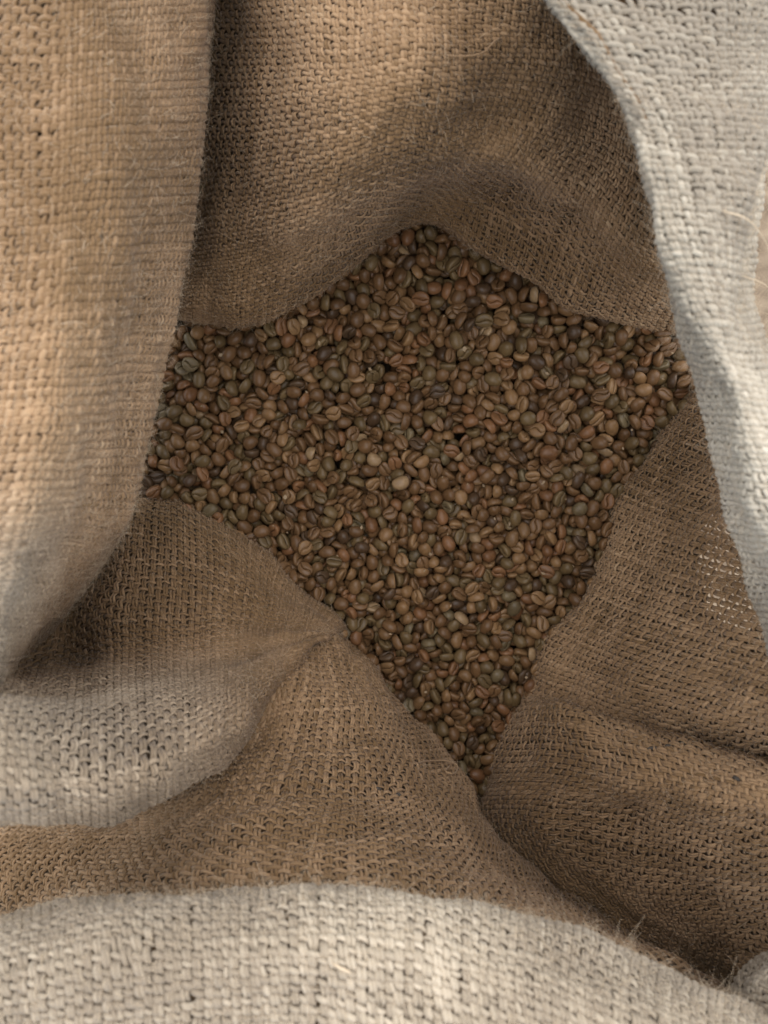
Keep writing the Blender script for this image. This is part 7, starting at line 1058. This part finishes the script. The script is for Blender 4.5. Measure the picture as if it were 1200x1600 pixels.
    1365,-735,174,11,2,99,-22,2, 1319,-644,210,56,-99,-79,24,2, 1380,-417,156,99,-64,-21,15,3, 1307,-212,161,76,99,-22,-90,1, 1320,-125,175,99,-77,-50,-26,5, 1288,-47,167,49,99,83,-5,1, 1323,1,179,18,-6,-99,-21,4, 1386,162,190,-26,19,99,9,2,
    1344,250,175,1,19,-99,-38,1, 1358,1061,175,82,92,46,99,1, 1477,-875,140,99,-14,41,-16,4, 1480,-756,159,37,-78,99,-20,3, 1481,-660,146,67,19,99,-82,0, 1489,-445,142,-2,50,99,-79,1, 1402,-352,189,3,99,6,-33,4, 1487,-268,187,82,99,77,6,5,
    1402,-144,185,37,24,99,18,7, 1470,-51,150,52,-99,-44,22,3, 1406,-21,175,7,42,37,99,0, 1475,190,167,1,47,23,99,0, 1523,243,170,29,51,99,-63,0, 1484,419,123,99,-33,35,-40,0, 1423,1180,183,99,64,-66,-9,0, 1550,-868,158,14,41,41,-99,0,
    1531,-776,169,99,37,48,28,7, 1483,-342,184,28,17,-99,0,4, 1599,265,171,-35,99,69,-12,4, 1594,436,170,-5,60,-99,10,4, 1566,535,126,52,14,-36,-99,4, 1585,646,185,99,85,-14,-44,0, 1606,695,184,7,99,-11,-84,5, 1511,1012,172,19,99,-65,14,4,
    1498,1106,155,-12,99,92,45,5, -1512,-118,193,13,99,-58,-38,4, -1583,-69,166,19,15,-5,-99,5, -1516,11,155,50,78,99,25,1, -1590,398,204,99,1,-21,81,0, -1583,557,179,99,16,22,12,1, -1514,651,187,99,-92,51,-49,0, -1581,755,219,16,32,-99,-15,4,
    -1527,820,193,36,18,-56,-99,1, -1537,1148,202,21,-28,-99,29,0, -1495,-65,195,17,25,99,17,1, -1461,753,153,79,-95,-27,99,4, -1407,974,201,-5,99,65,-21,0, -1442,1102,181,99,54,-43,-9,0, -1455,1184,170,99,-15,20,-30,4, -1372,-130,194,99,6,-22,13,4,
    -1340,-74,174,21,97,-99,-42,4, -1349,1201,197,-26,99,-55,33,5, -1391,1267,179,99,-45,7,23,0, -1242,-248,170,56,-8,18,99,7, -1274,-70,192,19,87,-99,26,0, -1252,1108,203,-1,99,23,32,0, -1248,1189,203,42,99,49,25,1, -1205,1553,192,16,-69,-99,88,0,
    -1277,1642,215,-18,28,99,42,1, -1121,-344,153,69,-51,-50,-99,5, -1106,-273,195,-21,99,57,-29,4, -1094,-140,181,99,18,-34,-20,0, -1135,1190,162,76,-47,1,99,1, -1128,1501,220,1,9,99,-15,4, -981,-259,158,56,12,49,99,1, -918,1230,205,4,99,22,11,2,
    -987,1534,188,15,99,75,-21,1, -1024,1688,211,30,57,-26,-99,1, -881,-527,167,15,19,-17,-99,0, -955,-385,188,99,5,-45,19,3, -844,-337,178,92,35,-13,-99,5, -882,1171,200,-20,78,-99,29,4, -817,-515,188,9,99,-75,-3,3, -785,-437,178,97,-99,-78,47,6,
    -837,1234,187,99,-69,58,-48,5, -709,-670,170,99,51,-2,31,1, -738,-565,188,-46,99,-90,-2,1, -633,-538,168,99,-23,39,-54,5, -673,1164,193,16,37,48,99,5, -691,1298,158,99,-52,-29,-11,3, -608,-613,173,27,-17,-99,-49,4, -538,-569,161,86,42,-99,96,4,
    -581,1215,199,33,-22,90,99,0, -421,-935,173,68,99,46,13,0, -495,-933,163,38,66,99,-31,1, -422,-796,154,49,99,-67,-47,6, -493,-685,189,74,-99,-92,-39,7, -394,1366,166,95,53,99,-90,5, -476,1414,151,-11,99,-28,27,3, -359,-955,188,-2,53,-99,31,7,
    -354,-894,181,-42,99,-1,-11,5, -337,1415,176,25,83,99,20,0, -299,1478,173,22,86,99,67,1, -300,1643,175,99,44,-6,-81,2, -155,-1387,182,10,12,99,15,1, -231,-1181,144,99,-31,-19,-1,5, -201,-1048,166,99,-92,-68,-80,3, -240,1710,193,99,83,-60,74,5,
    -36,-1469,175,16,-72,99,32,7, -84,-1292,157,99,-21,-1,-33,5, -158,-1257,151,36,-99,5,-40,1, -141,-1109,178,42,45,21,99,0, -126,1682,189,41,-2,-2,-99,5, 38,-1586,165,-3,-8,22,99,1, 39,-1385,157,69,99,-51,-36,7, -52,-1387,157,99,16,-6,5,2,
    -47,1698,192,33,64,99,-35,1, 130,-1642,206,47,42,-99,33,7, 165,-1580,176,7,-7,99,25,4, 62,1689,206,10,-13,-10,99,0, 274,-1646,179,99,-57,36,-44,4, 241,1666,200,99,49,-10,-27,5, 230,1688,174,-2,99,11,13,0, 346,1590,204,-24,99,47,21,3,
    410,1585,205,20,99,57,-18,2, 572,-1630,156,99,64,48,-10,3, 613,-1542,187,36,99,-77,-19,3, 590,-1375,158,61,29,99,33,4, 595,1453,203,52,-55,-63,99,2, 643,-1621,165,77,36,-26,-99,5, 684,-1557,176,90,-99,83,16,0, 641,-1491,150,35,99,38,69,2,
    644,-1305,151,99,-36,38,68,1, 602,1348,188,24,80,99,-41,0, 843,-1286,116,99,12,-6,38,1, 821,-1203,184,50,-58,99,-26,5, 812,-1130,192,-5,99,31,-14,4, 788,-977,205,28,99,88,-37,4, 782,1370,166,97,-99,35,-31,1, 922,-1047,147,52,-4,1,-99,3,
    916,-975,177,38,9,-99,14,1, 917,-876,169,99,-1,22,51,2, 876,-676,158,56,66,29,99,4, 931,1210,213,99,-57,63,-52,5, 907,1263,163,99,-40,-41,72,4, 907,1335,202,6,-99,50,70,1, 876,-1066,194,99,-25,0,-60,2, 958,-1015,176,41,45,22,99,1,
    1040,-808,163,39,6,-19,99,5, 1040,-696,197,38,-30,-20,99,2, 1032,-564,158,17,-99,-25,-15,0, 1011,1164,164,74,-99,58,-6,3, 958,1303,197,77,-52,-51,99,2, 1090,-688,186,19,99,16,-1,5, 1105,-638,203,-66,99,31,24,1, 1058,-507,199,28,80,-99,-16,0,
    1161,-485,183,6,-29,-97,99,7, 1158,-300,201,99,99,91,-53,2, 1116,1248,213,46,-67,-99,-3,5, 1229,-460,198,-27,99,10,16,3, 1193,-230,176,-2,-49,-4,99,4, 1243,-129,191,13,99,-26,3,0, 1203,-79,152,68,31,-16,99,4, 1247,1086,188,0,-98,99,-4,1,
    1193,1230,108,12,-37,48,99,0, 1442,-696,194,99,2,-19,-17,7, 1320,-440,193,41,99,23,-12,6, 1406,-312,190,39,-14,-32,-99,2, 1313,-255,190,57,52,-66,99,0, 1348,-84,196,37,1,65,99,1, 1362,72,186,21,99,32,-10,0, 1299,196,209,35,-1,99,-23,5,
    1397,320,194,8,57,99,-10,0, 1351,1198,158,99,-48,6,90,1, 1492,-845,182,77,-29,-3,-99,3, 1455,-776,172,-8,-24,-34,99,7, 1450,-514,156,42,-22,-1,99,4, 1490,-415,169,49,28,37,99,0, 1425,-238,193,38,30,6,99,4, 1479,-194,185,97,99,-72,-14,6,
    1484,-53,177,99,39,21,38,1, 1451,68,163,92,-35,81,99,4, 1475,342,145,68,11,99,-43,0, 1449,418,175,26,-22,-64,99,0, 1500,496,179,49,-78,-99,5,5, 1532,1091,213,2,19,26,99,2, 1589,-837,167,21,-99,47,4,3, 1530,-217,151,99,41,-28,69,4,
    1587,133,165,41,79,99,-29,0, 1528,137,189,99,-75,8,21,7, 1531,306,192,15,45,99,-10,3, 1535,394,181,-48,27,99,-19,1, 1589,501,183,-21,99,29,1,4, 1583,582,195,99,39,39,-44,7, 1588,765,221,70,99,-74,54,4, 1577,951,202,-8,52,99,0,7,
    1549,1059,191,49,99,60,-16,1,]
# ------------------------------------------------------------------ coffee beans
# settled heap, measured bean by bean: x, y, z in 0.1 mm, quaternion, shape
rec = np.array(BEANS, float).reshape(-1, 8)
NB = len(rec)
BEAN_K = 0.95
bp_ = rec[:, :3] * 1e-4 * BEAN_K
bq_ = rec[:, 3:7] / np.linalg.norm(rec[:, 3:7], axis=1, keepdims=True)
bv_ = rec[:, 7].astype(int)
HEAP_TILT = math.radians(9.5)
hx, hy, hd = (646 - 600) / F * 0.39, -(805 - 800) / F * 0.39, 0.391


def quat_mats(q):
    w_, x, y, z = q.T
    return np.stack([np.stack([1 - 2 * (y * y + z * z), 2 * (x * y - w_ * z), 2 * (x * z + w_ * y)], -1),
                     np.stack([2 * (x * y + w_ * z), 1 - 2 * (x * x + z * z), 2 * (y * z - w_ * x)], -1),
                     np.stack([2 * (x * z - w_ * y), 2 * (y * z + w_ * x), 1 - 2 * (x * x + y * y)], -1)], 1)


ct, st = math.cos(HEAP_TILT), math.sin(HEAP_TILT)
RT = np.array([[1, 0, 0], [0, ct, -st], [0, st, ct]])
mound = 0.0035 * np.sin(bp_[:, 0] * 31 + 0.6) * np.cos(bp_[:, 1] * 27 - 0.4) + 0.0018 * np.sin(bp_[:, 0] * 67 + 2 + bp_[:, 1] * 41)
bp_[:, 2] += mound - 0.0176
BP = bp_ @ RT.T + np.array([hx, hy, CAM_Z - hd])
BR = np.einsum('ij,njk->nik', RT, quat_mats(bq_))

SHAPES = [(8.6e-3, 7.2e-3, 4.8e-3), (8.1e-3, 7.1e-3, 4.7e-3), (9.3e-3, 7.2e-3, 4.8e-3), (7.8e-3, 6.4e-3, 4.4e-3),
          (8.8e-3, 6.7e-3, 4.7e-3), (8.3e-3, 7.5e-3, 4.9e-3), (7.0e-3, 6.1e-3, 4.9e-3), (9.5e-3, 7.4e-3, 4.8e-3)]



def bean_geometry(v, NS, dome, low=False, style=0):
    """Domed back (+z), flat face (-z) with a wavering slit along x; returns vertices, faces and how pale the skin is."""
    Lb, Wb, Tb = SHAPES[v]
    r = np.random.default_rng(100 + v + 50 * style)
    bend, ph_, open_, egg = r.uniform(.05, .15) * r.choice([-1, 1]), r.uniform(-.8, .8), r.uniform(.035, .085), r.uniform(-.15, .15)
    bow, sway, hump = r.uniform(-.05, .10), r.uniform(-.10, .10), r.uniform(-.08, .08)
    curl = r.uniform(0, .10)
    verts, faces, pale = [], [], []
    fl = [-.86, -.55, 0.0, .55, .86] if low else [-.93, -.7, -.4, -open_ * 2.4, -open_, 0.0, open_, open_ * 2.4, .4, .7, .93]
    nr = dome + len(fl)

    def put(x, y, z):
        c = x / (Lb / 2)
        verts.append((x, y + sway * Wb * c * c, z + bow * Tb * (c * c - .3)))

    put(-Lb / 2, 0, 0); pale.append(0)
    for i in range(1, NS):
        c = -math.cos(math.pi * i / NS)
        rr = math.sin(math.pi * i / NS) ** 0.86
        wob = 1 + egg * c + r.uniform(-.02, .02)
        y0 = Wb * bend * math.sin(math.pi * c * 1.15 + ph_)
        for k in range(dome):
            a = math.pi * k / (dome - 1)
            ca, sa = math.cos(a), math.sin(a)
            put(c * Lb / 2, Wb / 2 * rr * wob * math.copysign(abs(ca) ** 0.92, ca),
                Tb * (0.02 + (0.70 + hump * c + r.uniform(-.012, .012)) * rr ** 0.85 * abs(sa) ** 0.95))
            pale.append(0)
        for f in fl:
            z = -Tb * .27 * rr ** 0.6 * (1 - 0.62 * abs(f) ** 3.2)
            y = Wb / 2 * rr * wob * f
            p = 0.18
            if not low:
                z -= curl * Tb * rr * (abs(f) ** 2) * (1 - abs(f) ** 6)       # edges of the face roll a little
                near = abs(f) <= open_ * 2.5
                if near: y += y0 * min(1, rr * 1.3)
                elif abs(f) < .5: y += .5 * y0
                if abs(f) <= open_ * 1.01:
                    z += Tb * (.36 if f == 0 else .20) * min(1, rr * 1.6)
                    p = 0.3
                elif near:
                    z -= Tb * .012 * rr
                    p = .35
                elif abs(f) > .9:
                    p = .95
            put(c * Lb / 2, y, z)
            pale.append(p)
    put(Lb / 2, 0, 0); pale.append(0)
    last = len(verts) - 1
    for k in range(nr):
        faces.append((0, 1 + (k + 1) % nr, 1 + k))
        faces.append((last, 1 + (NS - 2) * nr + k, 1 + (NS - 2) * nr + (k + 1) % nr))
    for i in range(NS - 2):
        o = 1 + i * nr
        for k in range(nr):
            k2 = (k + 1) % nr
            faces.append((o + k, o + k2, o + nr + k2, o + nr + k))
    return np.array(verts), faces, np.array(pale)


def skin(me, pale):
    at = me.attributes.new('silverskin', 'FLOAT', 'POINT')
    at.data.foreach_set('value', np.asarray(pale, np.float32))


TONES = [('brown', (.140, .076, .033), 38), ('olive brown', (.130, .086, .038), 19), ('tan', (.212, .122, .054), 20),
         ('reddish brown', (.180, .088, .038), 12), ('dark brown', (.078, .046, .024), 7), ('pale', (.30, .20, .105), 2), ('greenish grey', (.140, .105, .055), 2)]


def bean_material(nm, c):
    m = bpy.data.materials.new('bean_' + nm.replace(' ', '_')); m.use_nodes = True
    t = m.node_tree; n = t.nodes; L = t.links
    b = n['Principled BSDF']
    b.inputs['Roughness'].default_value = 0.37
    b.inputs['Specular IOR Level'].default_value = 0.32
    geo = n.new('ShaderNodeNewGeometry'); oi = n.new('ShaderNodeObjectInfo'); tc = n.new('ShaderNodeTexCoord')
    rnd = n.new('ShaderNodeMath'); rnd.operation = 'ADD'
    L.new(geo.outputs['Random Per Island'], rnd.inputs[0]); L.new(oi.outputs['Random'], rnd.inputs[1])
    fr = n.new('ShaderNodeMath'); fr.operation = 'FRACT'; L.new(rnd.outputs[0], fr.inputs[0])
    nz = n.new('ShaderNodeTexNoise'); nz.noise_dimensions = '4D'; nz.inputs['Scale'].default_value = 420; nz.inputs['Detail'].default_value = 5; nz.inputs['Roughness'].default_value = .65
    wv = n.new('ShaderNodeMath'); wv.operation = 'MULTIPLY'; wv.inputs[1].default_value = 37.0
    L.new(fr.outputs[0], wv.inputs[0]); L.new(wv.outputs[0], nz.inputs['W']); L.new(tc.outputs['Object'], nz.inputs['Vector'])
    mx = n.new('ShaderNodeMix'); mx.data_type = 'RGBA'
    mx.inputs['A'].default_value = (c[0] * .62, c[1] * .60, c[2] * .58, 1)
    mx.inputs['B'].default_value = (min(1, c[0] * 1.42), min(1, c[1] * 1.42), min(1, c[2] * 1.42), 1)
    s1 = n.new('ShaderNodeMath'); s1.operation = 'MULTIPLY_ADD'; s1.inputs[1].default_value = 0.5; s1.inputs[2].default_value = -0.25
    L.new(fr.outputs[0], s1.inputs[0])
    s2 = n.new('ShaderNodeMath'); s2.operation = 'ADD'; L.new(nz.outputs['Fac'], s2.inputs[0]); L.new(s1.outputs[0], s2.inputs[1])
    L.new(s2.outputs[0], mx.inputs['Factor'])
    sk = n.new('ShaderNodeAttribute'); sk.attribute_name = 'silverskin'
    sm = n.new('ShaderNodeMath'); sm.operation = 'MULTIPLY'; sm.inputs[1].default_value = .5
    L.new(sk.outputs['Fac'], sm.inputs[0])
    m2 = n.new('ShaderNodeMix'); m2.data_type = 'RGBA'
    m2.inputs['B'].default_value = (c[0] * 1.5 + .05, c[1] * 1.55 + .04, c[2] * 1.6 + .025, 1)
    L.new(sm.outputs[0], m2.inputs['Factor']); L.new(mx.outputs['Result'], m2.inputs['A'])
    L.new(m2.outputs['Result'], b.inputs['Base Color'])
    bp = n.new('ShaderNodeBump'); bp.inputs['Strength'].default_value = .35; bp.inputs['Distance'].default_value = .0006
    L.new(nz.outputs['Fac'], bp.inputs['Height']); L.new(bp.outputs[0], b.inputs['Normal'])
    return m


BMATS = [bean_material(nm, c) for nm, c, _ in TONES]
tw_ = np.array([t[2] for t in TONES], float); tw_ /= tw_.sum()
tone = np.random.default_rng(5).choice(len(TONES), NB, p=tw_)
N_ONE = 300
GROUP = 'coffee beans heaped in the sack'

bpx, bpy_ = to_px(BP)
face_up = BR[:, 2, 2]
ang = np.degrees(np.arctan2(BR[:, 1, 0], BR[:, 0, 0])) % 180


def zone(x, y):
    if y > 1120: return 'in the narrow gap between the front and right walls'
    if x < 345 and y < 720: return 'beside the hanging left fold'
    if x < 420 and y > 640: return 'at the rolled fold, low on the left'
    if y < 470 and x < 760: return 'under the back wall'
    if x < 520 and y < 560: return 'under the big back bulge'
    if x > 900 and y < 620: return 'in the shade below the rim flap'
    if x > 860: return 'against the worn right wall'
    if y > 900 and x < 650: return 'by the tip of the rolled fold'
    if y > 900: return 'in the lower part of the heap'
    if x < 600: return 'in the open heap, left of its middle'
    return 'in the open heap, near its middle'


def look(i):
    f = face_up[i]
    a = ang[i]
    d = 'level' if a < 22 or a > 158 else 'upright' if 68 < a < 112 else 'slanting'
    if f < -.55: return d + ' crease showing'
    if f > .55: return 'round back up, ' + d
    return 'tipped on edge'


def rel(i, j):
    dx, dy = bpx[j] - bpx[i], bpy_[j] - bpy_[i]
    return ('above' if dy > 0 else 'below') if abs(dy) > abs(dx) else 'beside'


def art(s): return ('an ' if s[0] in 'aeiou' else 'a ') + s


lab = {}
for i in range(min(N_ONE, NB)):
    sz = SHAPES[bv_[i]][0]
    s_ = 'long ' if sz > 9.2e-3 else 'small ' if sz < 7.2e-3 else ''
    lab[i] = f"{s_}{TONES[tone[i]][0]} bean, {look(i)}, {zone(bpx[i], bpy_[i])}"
SHORT = {'in the narrow gap between the front and right walls': 'in the narrow gap', 'at the rolled fold, low on the left': 'at the rolled fold',
         'in the shade below the rim flap': 'below the rim flap', 'in the open heap, left of its middle': 'left of middle',
         'in the open heap, near its middle': 'near the middle', 'by the tip of the rolled fold': 'by the fold tip',
         'in the lower part of the heap': 'low in the heap', 'beside the hanging left fold': 'by the left fold',
         'under the big back bulge': 'under the bulge', 'against the worn right wall': 'against right wall', 'under the back wall': 'under back wall'}


def sets(d):
    s_ = {}
    for i, l in d.items(): s_.setdefault(l, []).append(i)
    return [v for v in s_.values() if len(v) > 1]


for same in sets(lab):
    if len(same) <= 3: continue
    for i in same:                                       # many alike: tell which neighbour it lies against
        dd = (bpx - bpx[i]) ** 2 + (bpy_ - bpy_[i]) ** 2
        dd[i] = 1e9; dd[N_ONE:] = 1e9
        j = int(np.argmin(dd))
        lab[i] = f"{lab[i].split(', ')[0]}, {look(i)}, {rel(i, j)} {art(TONES[tone[j]][0])} one, {SHORT[zone(bpx[i], bpy_[i])]}"
how_many = ['', '', 'two', 'three', 'four', 'five', 'six']
for same in sets(lab):
    same.sort(key=lambda i: bpy_[i])
    n_ = len(same)
    for k, i in enumerate(same):
        place = 'upper' if n_ == 2 and k == 0 else 'lower' if n_ == 2 else 'topmost' if k == 0 else 'lowest' if k == n_ - 1 else 'second down' if k == 1 else 'third down'
        p_ = lab[i].split(', ')
        body = f"{p_[0]}, {look(i)}, {SHORT[zone(bpx[i], bpy_[i])]}"
        if len(p_) > 3 or ' one' in lab[i]: body = lab[i].replace('round back up', 'round back')
        body = body.replace(' bean,', ' beans,', 1)
        for long_, brief in ((', in the open heap', ''), (' beside an ', ' by an '), ('against right wall', 'by right wall')):
            if len(body.split()) > 13: body = body.replace(long_, brief)
        lab[i] = f"{place} of {how_many[n_] if n_ < 7 else 'several'} " + body

for i in lab:
    if len(lab[i].split()) > 16: lab[i] = lab[i].replace('in the narrow gap between the front and right walls', 'in the narrow gap').replace(' one,', ',')
    if len(lab[i].split()) > 16: lab[i] = lab[i].replace(' up,', ',').replace('slanting crease showing', 'crease slanting').replace('upright crease showing', 'crease upright').replace('level crease showing', 'crease level')
    if len(lab[i].split()) > 16: lab[i] = lab[i].rsplit(', ', 1)[0]
from mathutils import Matrix
cache = {}
for i in range(min(N_ONE, NB)):
    key = (bv_[i], tone[i], i % 3)
    if key not in cache:
        v, f, p = bean_geometry(bv_[i], 14, 9, style=i % 3)
        me = bpy.data.meshes.new('coffee_bean')
        me.from_pydata(v.tolist(), [], f)
        me.polygons.foreach_set('use_smooth', np.ones(len(f), bool))
        skin(me, p)
        me.materials.append(BMATS[tone[i]])
        cache[key] = me
    o = link('coffee_bean', cache[key])
    M = np.eye(4); M[:3, :3] = BR[i]; M[:3, 3] = BP[i]
    o.matrix_world = Matrix(M.tolist())
    tag(o, lab[i], 'coffee bean', GROUP)
TRIS += 300 * 400

VV, FF, MI, PP, base_n = [], [], [], [], 0
geo_hi = [[bean_geometry(v, 9, 6, style=k) for v in range(8)] for k in range(3)]
geo_lo = [bean_geometry(v, 6, 5, True) for v in range(8)]
for i in range(N_ONE, NB):
    v, f, p = (geo_hi[i % 3] if i < 1500 else geo_lo)[bv_[i]]
    PP.append(p)
    VV.append(v @ BR[i].T + BP[i])
    FF += [tuple(base_n + k for k in q) for q in f]
    MI += [tone[i]] * len(f)
    base_n += len(v)
me = bpy.data.meshes.new('coffee_beans')
me.from_pydata(np.concatenate(VV).tolist(), [], FF)
me.polygons.foreach_set('use_smooth', np.ones(len(FF), bool))
skin(me, np.concatenate(PP))
for m in BMATS: me.materials.append(m)
me.polygons.foreach_set('material_index', np.array(MI, np.int32))
tag(link('coffee_beans', me), 'heap of dull brown coffee beans filling the open sack', 'coffee beans', GROUP, 'stuff')
TRIS += sum(len(q) - 2 for q in FF)

# chaff and silverskin flakes lying on the beans
cr_ = np.random.default_rng(77)
VV, FF = [], []
for i in cr_.choice(np.arange(min(1200, N_SEEN)), 60, replace=False):
    c0 = BP[i] + np.array([cr_.normal(0, .002), cr_.normal(0, .002), .0034])
    a0 = cr_.uniform(0, 6.28); l0 = min(.0014, cr_.gamma(2, .0003) + .0005); w0 = l0 * cr_.uniform(.3, .8)
    ax, ay = np.array([math.cos(a0), math.sin(a0), cr_.normal(0, .4)]), np.array([-math.sin(a0), math.cos(a0), cr_.normal(0, .4)])
    k0 = len(VV) * 6
    VV.append(np.array([c0 - ax * l0, c0 - ax * l0 * .3 + ay * w0, c0 + ax * l0 * .6 + ay * w0 * .8, c0 + ax * l0, c0 + ax * l0 * .2 - ay * w0, c0 - ax * l0 * .5 - ay * w0 * .7 + np.array([0, 0, .0005])]))
    FF += [(k0, k0 + 4, k0 + 1), (k0, k0 + 5, k0 + 4), (k0 + 1, k0 + 4, k0 + 2), (k0 + 2, k0 + 4, k0 + 3)]
me = bpy.data.meshes.new('chaff')
me.from_pydata(np.concatenate(VV).tolist(), [], FF)
me.materials.append(plain('chaff_flake', (.34, .25, .15), .6, .3))
tag(link('chaff', me), 'pale flakes of chaff scattered over the brown coffee beans', 'chaff', None, 'stuff')

print('TRIS', TRIS)
